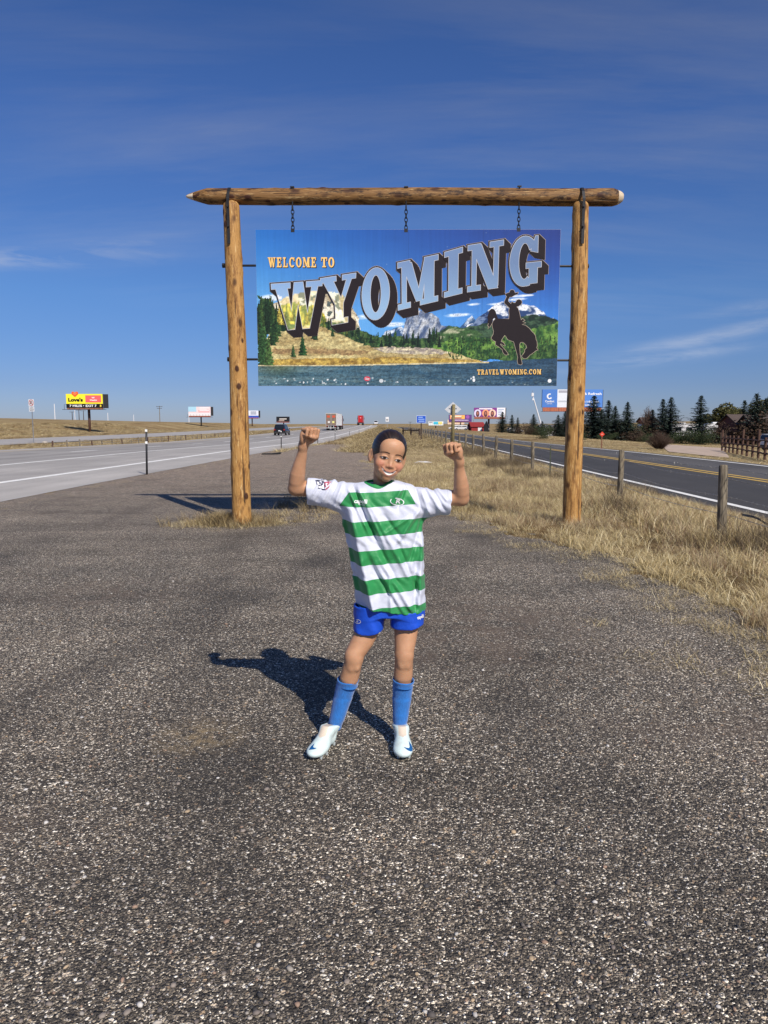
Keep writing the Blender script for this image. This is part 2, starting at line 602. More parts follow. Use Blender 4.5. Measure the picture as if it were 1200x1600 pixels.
gx = np.arange(-9.2, 4.2, .08)
gy = np.concatenate([np.arange(-1.0, 14, .08), np.arange(14, 62, .2)])
GX, GY = np.meshgrid(gx, gy)
GZ = height(u_of(GX, GY), GY) + .007 + .010 * (fbm(GX * 1.6, GY * 1.6, 4) - .5) * (1 - sstep(7, 12, GY))
ii = np.arange(GX.size).reshape(GX.shape)
q = np.stack([ii[:-1, :-1], ii[:-1, 1:], ii[1:, 1:], ii[1:, :-1]], -1).reshape(-1, 4)
inn = (lot_edge(GX, GY) > -.75).ravel()
q = q[inn[q].all(1)]
used = np.unique(q)
rm = np.full(GX.size, -1)
rm[used] = np.arange(len(used))
m_grav, nt, b = material('crushed_asphalt')
t = nd(nt, 'ShaderNodeTexCoord')
OB = t.outputs['Object']
wn = nd(nt, 'ShaderNodeTexNoise', {'Vector': OB, 'Scale': 45.0, 'Detail': 2.0})
wv = nd(nt, 'ShaderNodeVectorMath', {0: OB, 1: nd(nt, 'ShaderNodeVectorMath', {0: wn.outputs['Color'], 'Scale': .010}, operation='SCALE').outputs[0]}, operation='ADD').outputs[0]
v1 = nd(nt, 'ShaderNodeTexVoronoi', {'Vector': wv, 'Scale': 118.0, 'Randomness': 1.0})
v2 = nd(nt, 'ShaderNodeTexVoronoi', {'Vector': wv, 'Scale': 215.0, 'Randomness': 1.0})
v3 = nd(nt, 'ShaderNodeTexVoronoi', {'Vector': wv, 'Scale': 48.0, 'Randomness': 1.0})
s1 = nd(nt, 'ShaderNodeSeparateColor', {0: v1.outputs['Color']})
s2 = nd(nt, 'ShaderNodeSeparateColor', {0: v2.outputs['Color']})
s3 = nd(nt, 'ShaderNodeSeparateColor', {0: v3.outputs['Color']})
STONE = [(0, (.026, .024, .023)), (.36, (.046, .042, .040)), (.56, (.080, .070, .061)), (.75, (.150, .129, .107)), (.87, (.27, .235, .197)), (.94, (.50, .455, .40)), (1, (.82, .78, .72))]
ca = ramp(nt, s1.outputs[0], STONE)
cb = ramp(nt, s2.outputs[0], STONE)
cc_ = mix(nt, ramp(nt, s1.outputs[1], [(.45, 0.), (.55, 1.)]), ca, cb)
big = mth(nt, 'MULTIPLY', mth(nt, 'LESS_THAN', v3.outputs['Distance'], .36), mth(nt, 'GREATER_THAN', s3.outputs[1], .90))
cbig = ramp(nt, s3.outputs[0], [(0, (.06, .055, .05)), (.5, (.19, .145, .11)), (.8, (.36, .27, .19)), (1, (.60, .55, .49))])
cg_ = mix(nt, big, cc_, cbig)
ln = nd(nt, 'ShaderNodeTexNoise', {'Vector': OB, 'Scale': .75, 'Detail': 5.0, 'Roughness': .6})
mp_ = nd(nt, 'ShaderNodeMapping', {0: OB, 'Rotation': (0, 0, radians(14)), 'Scale': (.35, 1.5, 1)})
ln2 = nd(nt, 'ShaderNodeTexNoise', {'Vector': mp_.outputs[0], 'Scale': 1.1, 'Detail': 5.0, 'Roughness': .55})
k1 = ramp(nt, ln.outputs[0], [(.28, (.98, .955, .86)), (.42, (1.48, 1.43, 1.28)), (.55, (1.78, 1.70, 1.50)), (.72, (2.05, 1.94, 1.70))])
k2 = ramp(nt, ln2.outputs[0], [(.32, .76), (.50, 1.02), (.72, 1.18)])
cg_ = mix(nt, 1.0, cg_, k1, 'MULTIPLY')
cg_ = mix(nt, 1.0, cg_, k2, 'MULTIPLY')
# wheel tracks where cars pull in and out: darker, polished bands
sx = nd(nt, 'ShaderNodeSeparateXYZ', {0: OB})
wig = nd(nt, 'ShaderNodeTexNoise', {'Vector': OB, 'Scale': .9, 'Detail': 4.0})
for x0_, sl_, cu_ in ((-2.6, .16, .012), (-1.15, .16, .012), (1.5, -.20, -.010), (.35, -.42, .02), (-4.4, .02, .0)):
    pos = mth(nt, 'ADD', mth(nt, 'MULTIPLY_ADD', sx.outputs[1], sl_, x0_), mth(nt, 'MULTIPLY', mth(nt, 'MULTIPLY', sx.outputs[1], sx.outputs[1]), cu_))
    dd_ = mth(nt, 'ABSOLUTE', mth(nt, 'ADD', mth(nt, 'SUBTRACT', sx.outputs[0], pos), mth(nt, 'MULTIPLY_ADD', wig.outputs[0], .5, -.25)))
    cg_ = mix(nt, mth(nt, 'MULTIPLY', ramp(nt, dd_, [(.05, .38), (.30, 0.)]), ramp(nt, wig.outputs[0], [(.35, .3), (.6, 1.)])), cg_, (.050, .044, .038))
# old oil stains, and cracks in the bound crust
on = nd(nt, 'ShaderNodeTexVoronoi', {'Vector': OB, 'Scale': .62, 'Randomness': 1.0})
of = nd(nt, 'ShaderNodeTexNoise', {'Vector': OB, 'Scale': 5.0, 'Detail': 6.0, 'Roughness': .7})
oil = ramp(nt, mth(nt, 'MULTIPLY_ADD', of.outputs[0], .34, on.outputs['Distance']), [(.24, .55), (.42, 0.)])
cg_ = mix(nt, oil, cg_, (.028, .026, .025))
# farther off the stones lie bedded in pale dust
fars = mth(nt, 'MULTIPLY_ADD', nd(nt, 'ShaderNodeSeparateXYZ', {0: OB}).outputs[1], 1 / 15.0, -7.5 / 15.0, clamp=True)
dn = nd(nt, 'ShaderNodeTexNoise', {'Vector': OB, 'Scale': 2.3, 'Detail': 6.0, 'Roughness': .7})
dust = mth(nt, 'MULTIPLY', fars, ramp(nt, dn.outputs[0], [(.32, .30), (.65, .95)]))
cg_ = mix(nt, dust, cg_, (.36, .278, .208))
v4 = nd(nt, 'ShaderNodeTexVoronoi', {'Vector': wv, 'Scale': 24.0, 'Randomness': 1.0})
s4 = nd(nt, 'ShaderNodeSeparateColor', {0: v4.outputs['Color']})
far4 = ramp(nt, s4.outputs[0], [(0, .50), (.3, .78), (.6, 1.0), (.85, 1.3), (1, 1.9)])
cg_ = mix(nt, mth(nt, 'MULTIPLY', fars, .85), cg_, mix(nt, 1.0, cg_, far4, 'MULTIPLY'))
sd = nd(nt, 'ShaderNodeVectorMath', {0: OB, 1: (-.86, 3.28, 0)}, operation='DISTANCE').outputs['Value']
sn = nd(nt, 'ShaderNodeTexNoise', {'Vector': OB, 'Scale': 11.0, 'Detail': 6.0, 'Roughness': .75})
st = mth(nt, 'MULTIPLY', ramp(nt, sd, [(.05, 1.), (.26, 0.)]), ramp(nt, sn.outputs[0], [(.42, 0.), (.60, .7)]))
cg_ = mix(nt, st, cg_, (.42, .31, .17))
for px_, py_, rx_, ry_, k_ in ((.75, 5.2, 1.0, 1.3, .75), (.35, 4.6, .5, .5, .5), (-2.4, 6.2, 1.1, .8, .5), (1.6, 3.4, .8, .5, .45), (-1.4, 2.4, .6, .35, .35)):
    vv_ = nd(nt, 'ShaderNodeMapping', {0: OB, 'Location': (-px_ / rx_, -py_ / ry_, 0), 'Scale': (1 / rx_, 1 / ry_, 0)})
    rr_ = nd(nt, 'ShaderNodeVectorMath', {0: vv_.outputs[0]}, operation='LENGTH').outputs['Value']
    sn2 = nd(nt, 'ShaderNodeTexNoise', {'Vector': OB, 'Scale': 3.2, 'Detail': 7.0, 'Roughness': .7})
    cg_ = mix(nt, mth(nt, 'MULTIPLY', mth(nt, 'MULTIPLY', ramp(nt, rr_, [(.2, 1.), (1.0, 0.)]), ramp(nt, sn2.outputs[0], [(.42, 0.), (.60, 1.)])), k_), cg_, (.185, .138, .102))
nt.links.new(cg_, b.inputs['Base Color'])
b.inputs['Roughness'].default_value = .8
b.inputs['Specular IOR Level'].default_value = .25
hgt = mth(nt, 'ADD', mth(nt, 'MULTIPLY', v1.outputs['Distance'], -1.0), mth(nt, 'MULTIPLY', s1.outputs[2], .5))
hgt = mth(nt, 'ADD', hgt, mth(nt, 'MULTIPLY', v2.outputs['Distance'], -.5))
bp = nd(nt, 'ShaderNodeBump', {'Strength': .9, 'Height': hgt, 'Distance': .011})
nt.links.new(bp.outputs[0], b.inputs['Normal'])
lot = np_mesh('gravel_lot', np.stack([GX.ravel()[used], GY.ravel()[used], GZ.ravel()[used]], -1), rm[q], m_grav)
tag(lot, 'pull-off of dark crushed asphalt gravel under the girl and the sign', kind='structure')

# loose stones lying on the gravel
ico_v, ico_f = [], []
ph = (1 + sqrt(5)) / 2
for a_ in (-1, 1):
    for b_ in (-ph, ph):
        ico_v += [(0, a_, b_), (a_, b_, 0), (b_, 0, a_)]
ico_v = np.array(ico_v, float)
ico_v /= np.linalg.norm(ico_v[0])
bm = bmesh.new()
for v in ico_v:
    bm.verts.new(v)
bmesh.ops.convex_hull(bm, input=bm.verts)
bm.verts.index_update()
ico_v = np.array([v.co[:] for v in bm.verts])
ico_f = np.array([[v.index for v in f.verts] for f in bm.faces])
bm.free()
N = 30000
Yr = 1.2 + (RN.random(N) ** 1.5) * 6.4
Xr = (RN.random(N) - .5) * 2 * (.62 * Yr + .4)
ok = (lot_edge(Xr, Yr) > .02)
Xr, Yr = Xr[ok], Yr[ok]
N = len(Xr)
sz = np.clip(RN.lognormal(math.log(.0031), .50, N), .0016, .0105)
rot = RN.random(N) * 2 * pi
asp = RN.uniform(.65, 1.2, (N, 3)) * np.array([1.15, .9, .55])
vv = ico_v[None] * (1 + .5 * (RN.random((N, len(ico_v), 1)) - .5)) * asp[:, None]
c_, s_ = np.cos(rot)[:, None], np.sin(rot)[:, None]
vx = vv[..., 0] * c_ - vv[..., 1] * s_
vy = vv[..., 0] * s_ + vv[..., 1] * c_
vv = np.stack([vx, vy, vv[..., 2]], -1) * sz[:, None, None]
vv += np.stack([Xr, Yr, .007 + .010 * (fbm(Xr * 1.6, Yr * 1.6, 4) - .5) * (1 - sstep(7, 12, Yr)) + sz * .25], -1)[:, None]
ff = (ico_f[None] + (np.arange(N) * len(ico_v))[:, None, None]).reshape(-1, 3)
pal = np.array([(.05, .046, .044), (.07, .064, .06), (.11, .095, .085), (.17, .14, .12), (.25, .21, .175), (.38, .34, .29), (.52, .49, .45), (.30, .20, .14), (.40, .30, .19)])
pc = pal[RN.choice(len(pal), N, p=[.14, .15, .14, .14, .15, .12, .07, .045, .045])] * RN.uniform(.8, 1.15, (N, 1))
m_st, nt, b = material('loose_stone')
nt.links.new(attr(nt, 'col', 'Color'), b.inputs['Base Color'])
b.inputs['Roughness'].default_value = .75
st_o = np_mesh('gravel', vv.reshape(-1, 3), ff, m_st, smooth=False, attrs={'col': np.repeat(pc, len(ico_v), 0)})
tag(st_o, 'small loose stones scattered over the gravel lot', 'gravel', kind='stuff')

# gravel drive beyond the frontage road
m_drive = plain('pinkish_gravel', (.44, .34, .26), .9, var=.25, scale=1.4, bump=.3)
dm = MB()
dpx = [(1045, 716), (1140, 728), (1128, 706), (1150, 694), (1135, 690), (1060, 690), (1012, 695), (1035, 704)]
ring = []
for px, py in dpx:
    g = G(px, py, -.35)
    ring.append((g.x, g.y, 0))
cxm = (sum(p[0] for p in ring) / 8, sum(p[1] for p in ring) / 8)
vs, fs = [], []
RG = 10
big_ring = []
for i in range(8):
    a_, b_ = ring[i], ring[(i + 1) % 8]
    for k in range(6):
        tt = k / 6
        big_ring.append((a_[0] * (1 - tt) + b_[0] * tt, a_[1] * (1 - tt) + b_[1] * tt))
for r_ in range(RG + 1):
    f_ = r_ / RG
    for (px, py) in big_ring:
        wob = 1 + .05 * (fbm(px * .5, py * .5, 3) - .5) * f_
        X_, Y_ = cxm[0] + (px - cxm[0]) * f_ * wob, cxm[1] + (py - cxm[1]) * f_ * wob
        vs.append((X_, Y_, H(X_, Y_) + .03))
nb = len(big_ring)
for r_ in range(RG):
    for k in range(nb):
        k2 = (k + 1) % nb
        fs.append((r_ * nb + k, r_ * nb + k2, (r_ + 1) * nb + k2, (r_ + 1) * nb + k))
dm.add(vs, fs)
tag(dm.build('driveway', m_drive), 'pinkish gravel drive beyond the frontage road', kind='structure')

# ------------------------------------------------------------------ the welcome sign
SY = 10.6


def log_mat(name, base, dark, pale, blotch, axis):
    m, nt, b = material(name)
    t = nd(nt, 'ShaderNodeTexCoord')
    sc = [1.0, 1.0, 1.0]
    sc[axis] = .10
    mp_ = nd(nt, 'ShaderNodeMapping', {0: t.outputs['Object'], 'Scale': sc})
    g1 = nd(nt, 'ShaderNodeTexNoise', {'Vector': mp_.outputs[0], 'Scale': 48.0, 'Detail': 7.0, 'Roughness': .65, 'Distortion': .4})
    sc2 = [1.0, 1.0, 1.0]
    sc2[axis] = .28
    mp2_ = nd(nt, 'ShaderNodeMapping', {0: t.outputs['Object'], 'Scale': sc2})
    g2 = nd(nt, 'ShaderNodeTexNoise', {'Vector': mp2_.outputs[0], 'Scale': 15.0, 'Detail': 7.0, 'Roughness': .75})
    sc3 = [1.0, 1.0, 1.0]
    sc3[axis] = .55
    mp3_ = nd(nt, 'ShaderNodeMapping', {0: t.outputs['Object'], 'Scale': sc3})
    kn = nd(nt, 'ShaderNodeTexVoronoi', {'Vector': mp3_.outputs[0], 'Scale': 7.5})
    ks = nd(nt, 'ShaderNodeSeparateColor', {0: kn.outputs['Color']})
    c = ramp(nt, g1.outputs[0], [(.30, dark), (.43, base), (.56, base), (.70, pale)])
    c = mix(nt, mth(nt, 'MULTIPLY', ramp(nt, g2.outputs[0], [(.49, 0.), (.60, 1.)]), blotch), c, dark)
    kmask = mth(nt, 'MULTIPLY', ramp(nt, kn.outputs['Distance'], [(.14, 1.), (.32, 0.)]), mth(nt, 'GREATER_THAN', ks.outputs[0], .52))
    c = mix(nt, mth(nt, 'MULTIPLY', kmask, .85), c, (.05, .018, .008))
    c = mix(nt, ramp(nt, mth(nt, 'MULTIPLY', attr(nt, 'knot'), mth(nt, 'MULTIPLY_ADD', g2.outputs[0], 1.2, .4)), [(.22, 0.), (.55, .95)]), c, (.045, .014, .007))
    mp4_ = nd(nt, 'ShaderNodeMapping', {0: t.outputs['Object'], 'Scale': [1.0 if i != axis else .03 for i in range(3)]})
    ck = nd(nt, 'ShaderNodeTexNoise', {'Vector': mp4_.outputs[0], 'Scale': 30.0, 'Detail': 2.0})
    crack = ramp(nt, ck.outputs[0], [(.345, 1.), (.372, 0.)])
    c = mix(nt, mth(nt, 'MULTIPLY', crack, .8), c, (.03, .014, .007))
    nt.links.new(c, b.inputs['Base Color'])
    b.inputs['Roughness'].default_value = .62
    b.inputs['Specular IOR Level'].default_value = .3
    hh = mth(nt, 'ADD', g1.outputs[0], mth(nt, 'MULTIPLY', crack, -.8))
    bp = nd(nt, 'ShaderNodeBump', {'Strength': .55, 'Height': hh, 'Distance': .012})
    nt.links.new(bp.outputs[0], b.inputs['Normal'])
    return m


m_post = log_mat('golden_pine', (.47, .25, .075), (.15, .058, .017), (.74, .52, .235), .70, 2)
m_beam = log_mat('weathered_pine', (.22, .112, .036), (.028, .012, .006), (.56, .38, .17), .97, 0)
m_iron = plain('black_iron', (.028, .028, .03), .5, .5, .2, 30)
m_cut = plain('cut_wood', (.58, .47, .33), .8, var=.2, scale=40)

sign = thing('welcome_sign', (0, SY, 0), 'big log framed sign with a mountain lake picture reading WELCOME TO WYOMING behind the girl', 'sign')


def SL(px, py, Y=SY):
    v = P(px, py, Y)
    return Vector((v.x, v.y - SY, v.z))


def log(name, a, b_, r0, r1, mat, parent, seed, nose=None, n=40, rings=190, nk=22):
    a, b_ = Vector(a), Vector(b_)
    d = (b_ - a)
    L = d.length
    d.normalize()
    u = d.cross(Vector((0, 1, 0))).normalized()
    w = u.cross(d).normalized()
    rr = random.Random(seed)
    knots = [(rr.random(), rr.random() * 2 * pi, rr.uniform(.003, .011)) for _ in range(nk)]
    katt = []
    rs = []
    for i in range(rings + 1):
        t = i / rings
        base = r0 * (1 - t) + r1 * t
        k = 1.0
        if nose:
            k = nose(t * L, L)
        ring = []
        for j in range(n):
            th = 2 * pi * j / n
            q = base * k * (1 + .035 * (float(vnoise(th * 1.3 + 3, t * L * 1.7, seed)) - .5) + .012 * sin(th * 3 + seed))
            kv = 0.0
            for kt, ka, kh in knots:
                dz_ = (t - kt) * L
                if abs(dz_) > .2: continue
                da = (th - ka + pi) % (2 * pi) - pi
                q += kh * math.exp(-(dz_ / .06) ** 2 - (da / .4) ** 2)
                s_ = kh / .011
                kv = max(kv, math.exp(-(dz_ / (.030 + .022 * s_)) ** 2 - (da / (.12 + .14 * s_)) ** 2))
            katt.append(kv)
            sway = .012 * sin(t * 3.1 + seed) + .006 * sin(t * 9 + seed * 2)
            ring.append(a + d * (t * L) + u * (q * cos(th) + sway) + w * (q * sin(th)))
        rs.append(ring)
    mb = MB()
    mb.loft(rs)
    o = mb.build(name, mat, parent, smooth=True)
    o.data.attributes.new('knot', 'FLOAT', 'POINT').data.foreach_set('value', np.array(katt, np.float32))
    return o


def dome(x, L):
    e = L - x
    return sqrt(max(1 - max(0, (.09 - e) / .09) ** 2, .02)) if e < .09 else 1.0


pl_b, pl_t = SL(379, 820), SL(361.5, 313)
pr_b, pr_t = SL(893, 824), SL(907.5, 313)
pl_b.z = -.3
pr_b.z = -.3
log('post', pl_b, pl_t, .140, .113, m_post, sign, 3, dome)
log('post', pr_b, pr_t, .134, .108, m_post, sign, 9, dome)

bl, br_ = SL(291, 308.5, SY + .07), SL(973, 306.5, SY + .07)


def beam_nose(x, L):
    e = L - x
    if x < .36:
        return .12 + .88 * min(1, (x / .30)) ** .8
    if e < .14:
        return .45 + .55 * (e / .14) ** .7
    return 1.0


beam = log('crossbeam', bl, br_, .108, .118, m_beam, sign, 14, beam_nose, 40, 230, 40)
beam.data.materials.append(m_cut)
for p in beam.data.polygons:                      # the freshly cut tip and bevel show pale wood
    if (p.center.x < bl.x + .10 and p.normal.z + .6 * p.normal.y < .15) or p.center.x > br_.x - .07:
        p.material_index = 1
# iron straps over the beam, one each post
for px, pt in ((359, pl_t), (908.5, pr_t)):
    mb = MB()
    c = SL(px, 308, SY)
    yf = -.145
    prof = [(c.x, .19, c.z + .06), (c.x, .07, c.z + .125), (c.x, -.03, c.z + .112), (c.x, -.09, c.z + .05), (c.x, yf, c.z - .06), (c.x, yf + .012, c.z - .35), (c.x, yf + .012, SL(px, 384).z)]
    for i in range(len(prof) - 1):
        a_, b_ = Vector(prof[i]), Vector(prof[i + 1])
        mid, dd = (a_ + b_) / 2, b_ - a_
        ang = atan2(dd.y, -dd.z)
        mb.box(mid, (.038, .010, dd.length + .004), tilt=Matrix.Rotation(ang, 3, 'X'))
    st = mb.build('strap', m_iron, sign)
    for dz in (.16, .42):
        mb = MB()
        mb.tube([(c.x, yf + .01, c.z - dz), (c.x, yf - .018, c.z - dz)], .014, 6)
        mb.build('bolt', m_iron, st)
# rods that pin the panel between the posts
for px0, px1, py in ((348, 402, 415), (356, 408, 561.5), (873, 919, 416), (868, 913, 563)):
    mb = MB()
    mb.tube([SL(px0, py), SL(px1, py)], .016, 8)
    a_ = SL(px0 if px0 < 600 else px1, py)
    s_ = 1 if px0 < 600 else -1
    mb.tube([a_ + Vector((-.005 * s_, 0, 0)), a_ + Vector((.03 * s_, 0, 0))], .034, 6)
    mb.build('rod', m_iron, sign)

# panel ----------------------------------------------------------------
TLc, TRc = SL(398.5, 360), SL(875.5, 358)
BLc, BRc = SL(405, 604.5), SL(869.5, 601)
PW0, PW1 = (TLc.x + BLc.x) / 2, (TRc.x + BRc.x) / 2
PZ0, PZ1 = (BLc.z + BRc.z) / 2, (TLc.z + TRc.z) / 2
PWd, PHt = PW1 - PW0, PZ1 - PZ0
# picture coordinates: 0..1102 across, 0..567 down
CW, CHh = 1102.0, 567.0


def SP(x, y, lift=0.0):
    return Vector((PW0 + x / CW * PWd, -.016 - lift, PZ1 - y / CHh * PHt))


def inpoly(x, y, poly):
    res = np.zeros(x.shape, bool)
    n = len(poly)
    for i in range(n):
        x0, y0 = poly[i]
        x1, y1 = poly[(i + 1) % n]
        if y0 == y1:
            continue
        c = ((y0 > y) != (y1 > y)) & (x < (x1 - x0) * (y - y0) / (y1 - y0) + x0)
        res ^= c
    return res


def paint(x, y):
    """the lake picture, as sRGB 0..255, at picture coordinates (arrays)"""
    def c3(*c): return np.array(c, float)
    img = np.zeros(x.shape + (3,))
    t = np.clip(y / 330, 0, 1)[..., None]
    sidew = np.clip(x / CW, 0, 1)[..., None]
    top = c3(44, 112, 190) * (1 - sidew) + c3(24, 52, 128) * sidew
    bot = c3(120, 186, 232) * (1 - sidew) + c3(62, 130, 212) * sidew
    img[:] = top * (1 - t ** 1.3) + bot * t ** 1.3
    img *= (1 + .05 * (fbm(x / 90, y / 20, 21) - .5))[..., None]
    # clouds
    for cx_, cy_, rx, ry in ((735, 307, 55, 7), (790, 268, 26, 5), (960, 238, 50, 5), (950, 250, 38, 6), (990, 236, 22, 4), (500, 342, 50, 10), (420, 312, 60, 12), (60, 245, 60, 14), (900, 266, 60, 6)):
        d = ((x - cx_) / rx) ** 2 + ((y - cy_ + (x - cx_) * .06) / ry) ** 2
        k = np.clip((1.25 - d) * 1.2 - 1.1 * (fbm(x / 16, y / 7, 30) - .3), 0, 1)[..., None] * .85
        img = img * (1 - k) + c3(240, 245, 250) * k
    jx = 26 * (fbm(x / 26, y / 26, 41) - .5)
    jy = 26 * (fbm(x / 26, y / 26, 42) - .5)

    def fill(poly, col, j=1.0):
        m = inpoly(x + jx * j, y + jy * j, poly)
        img[m] = (col[m] if isinstance(col, np.ndarray) and col.ndim == 3 else col)
        return m

    def tex(c_a, c_b, sx, sy, seed, lo=.35, hi=.65, skew=0.0):
        k = sstep(lo, hi, fbm((x + y * skew) / sx, y / sy, seed, 5))[..., None]
        return np.array(c_a, float) * (1 - k) + np.array(c_b, float) * k
    # far blue peaks
    fill([(450, 395), (470, 366), (500, 356), (528, 350), (560, 372), (660, 372), (690, 352), (720, 362), (745, 348), (785, 308), (800, 330), (830, 372), (830, 420), (450, 420)], tex((52, 84, 124), (196, 208, 222), 12, 16, 52, .42, .62, .6), .5)
    # right big snowy range
    fill([(738, 400), (770, 345), (800, 330), (840, 292), (870, 264), (920, 260), (960, 266), (1010, 276), (1040, 290), (1058, 310), (1080, 318), (1102, 330), (1102, 420), (738, 420)], tex((40, 66, 112), (232, 236, 240), 30, 15, 55, .40, .60, -.7), .5)
    fill([(738, 400), (780, 342), (830, 305), (870, 330), (880, 400)], tex((30, 52, 92), (120, 140, 172), 18, 12, 57, .45, .7, .8), .7)
    # granite monolith in the middle
    fill([(520, 420), (534, 372), (544, 322), (552, 300), (575, 296), (596, 290), (640, 300), (662, 318), (672, 345), (700, 352), (712, 380), (720, 420)], tex((70, 88, 122), (190, 194, 198), 11, 30, 60, .30, .75, .4), .35)
    # pale mountain behind W and Y
    mm = fill([(40, 282), (120, 236), (160, 226), (200, 222), (245, 219), (290, 224), (318, 240), (345, 275), (372, 318), (378, 345), (372, 420), (40, 420)], tex((176, 160, 128), (238, 230, 206), 36, 26, 63, .3, .62, -1.0), .5)
    k = (mm & (fbm(x / 15, y / 11, 66) > .60) & (x > 150))
    img[k] = (86, 96, 92)
    fill([(300, 232), (330, 258), (362, 322), (376, 350), (330, 350), (310, 300)], tex((150, 138, 104), (214, 202, 168), 14, 20, 64), .3)
    # dark hills right
    fill([(620, 400), (700, 350), (760, 352), (850, 335), (920, 340), (960, 315), (1010, 306), (1060, 312), (1102, 330), (1102, 470), (620, 470)], tex((20, 42, 32), (66, 92, 66), 20, 12, 70, .35, .7), .6)
    fill([(640, 400), (720, 348), (800, 362), (830, 380), (800, 392), (700, 398)], tex((60, 92, 50), (170, 172, 140), 26, 9, 71, .42, .75), .6)
    fill([(640, 420), (730, 385), (850, 395), (950, 372), (1040, 345), (1102, 332), (1102, 470), (640, 470)], tex((36, 74, 36), (112, 150, 66), 14, 24, 73, .3, .72), .7)
    fill([(800, 430), (900, 432), (1000, 428), (1102, 410), (1102, 474), (780, 474)], tex((34, 66, 36), (84, 116, 56), 12, 14, 75, .3, .72), .7)
    # forest left & centre
    fill([(6, 238), (30, 244), (60, 262), (80, 300), (110, 320), (180, 318), (240, 330), (300, 334), (380, 366), (430, 382), (560, 386), (640, 388), (640, 430), (420, 430), (250, 370), (6, 380)], tex((22, 46, 30), (78, 104, 56), 9, 16, 80, .3, .72), 1.0)
    fill([(70, 322), (90, 268), (130, 262), (170, 275), (232, 272), (250, 330), (200, 350), (110, 345)], tex((78, 96, 44), (216, 196, 70), 8, 16, 82, .3, .72), .9)
    # grassy hillside
    hill = [(50, 372), (110, 362), (200, 345), (238, 350), (330, 392), (420, 425), (520, 424), (640, 428), (720, 446), (800, 470), (850, 480), (700, 488), (400, 492), (6, 492), (6, 420)]
    fill(hill, tex((160, 138, 90), (206, 192, 136), 34, 11, 85, .2, .8, .8), .5)
    fill([(420, 427), (520, 424), (640, 428), (720, 448), (600, 452), (470, 446)], tex((150, 138, 128), (206, 194, 160), 14, 6, 86), .5)
    fill([(60, 425), (260, 428), (420, 440), (380, 452), (160, 446), (60, 448)], tex((140, 112, 76), (178, 152, 104), 22, 8, 87, .2, .8), .8)
    fill([(6, 470), (120, 468), (300, 465), (500, 462), (700, 466), (800, 472), (850, 481), (700, 487), (300, 494), (6, 494)], tex((134, 104, 50), (206, 176, 88), 14, 8, 88, .2, .8), .5)
    # lake
    m = y > 491 - np.clip((x - 300) / 560, 0, 1) * 12 + np.clip((x - 820) / 280, 0, 1) * -14
    lk = tex((64, 98, 112), (104, 132, 136), 70, 7, 90, .15, .85)
    lk = lk * (1 - .52 * np.clip(x / CW, 0, 1))[..., None] + np.array((4, 16, 34)) * np.clip(x / CW * 1.1, 0, 1)[..., None]
    gl = np.exp(-((x - 75) / 70) ** 2) * np.clip((545 - y) / 50, 0, 1)
    lk = lk * (1 - .6 * gl[..., None]) + np.array((88, 92, 50)) * (.6 * gl[..., None])
    img[m] = lk[m]
    k = m & (fbm(x / 26, y / 2.2, 92) > .60)
    img[k] = img[k] * .86
    k = m & (y > 535) & (fbm(x / 18, y / 2.6, 93) > .60)
    img[k] = img[k] * .6 + np.array((110, 130, 128)) * .4
    k = (np.abs(y - (492 - np.clip((x - 300) / 560, 0, 1) * 12)) < 2.2) & (x < 850)
    img[k] = (206, 192, 150)

    def tree(cx_, by, hh, wd, col):
        s_ = (by - y) / hh
        ok_ = (s_ > 0) & (s_ < 1)
        edge = wd * (1 - s_) * (.62 + .38 * np.abs(((s_ * 7) % 1) * 2 - 1)) + 1.0
        k_ = ok_ & (np.abs(x - cx_) < edge * (.75 + .5 * vnoise(x / 3, y / 3, 33)))
        sh = np.clip(.75 + .5 * (x - cx_) / max(wd, 1) * .6 + .7 * (vnoise(x / 3.2, y / 3.2, 34) - .5), .4, 1.5)
        img[k_] = (np.array(col, float) * sh[..., None])[k_]
    rr = random.Random(5)
    for i in range(48):
        xx = rr.uniform(385, 680)
        tree(xx, rr.uniform(400, 428) + (xx - 500) * .02, rr.uniform(26, 58), rr.uniform(6, 11), rr.choice([(34, 66, 36), (52, 88, 44), (26, 50, 34), (70, 100, 56)]))
    for i in range(34):
        xx = rr.uniform(4, 78)
        tree(xx, rr.uniform(330, 420), rr.uniform(60, 120), rr.uniform(9, 15), rr.choice([(44, 74, 40), (66, 92, 46), (34, 58, 34), (88, 108, 52)]))
    for i in range(16):
        xx = rr.uniform(80, 230)
        tree(xx, rr.uniform(318, 350), rr.uniform(30, 70), rr.uniform(6, 10), rr.choice([(188, 172, 62), (120, 128, 50), (92, 112, 48), (210, 190, 84)]))
    for i in range(22):
        xx = rr.uniform(215, 380)
        tree(xx, 346 + (xx - 215) * .30 + rr.uniform(-4, 4), rr.uniform(26, 52), rr.uniform(5, 9), rr.choice([(44, 76, 44), (30, 56, 36), (110, 122, 50), (64, 92, 50)]))
    for cx_, by, hh, wd, col in ((26, 490, 150, 30, (70, 108, 58)), (14, 480, 170, 24, (56, 92, 50)), (40, 492, 110, 22, (84, 116, 60)), (165, 455, 82, 19, (46, 84, 42)), (130, 462, 46, 13, (62, 96, 52)),
                                 (214, 398, 40, 9, (38, 70, 42)), (206, 395, 22, 12, (40, 68, 40)), (275, 385, 30, 8, (48, 78, 44))):
        tree(cx_, by, hh, wd, col)
    for i in range(300):
        xx, yy_ = rr.uniform(700, 1100), rr.uniform(395, 470)
        if yy_ < 470 - max(0, (xx - 760)) * .02:
            tree(xx, yy_, rr.uniform(8, 18), rr.uniform(2, 4), rr.choice([(36, 70, 34), (92, 128, 58), (70, 108, 50), (50, 90, 44)]))
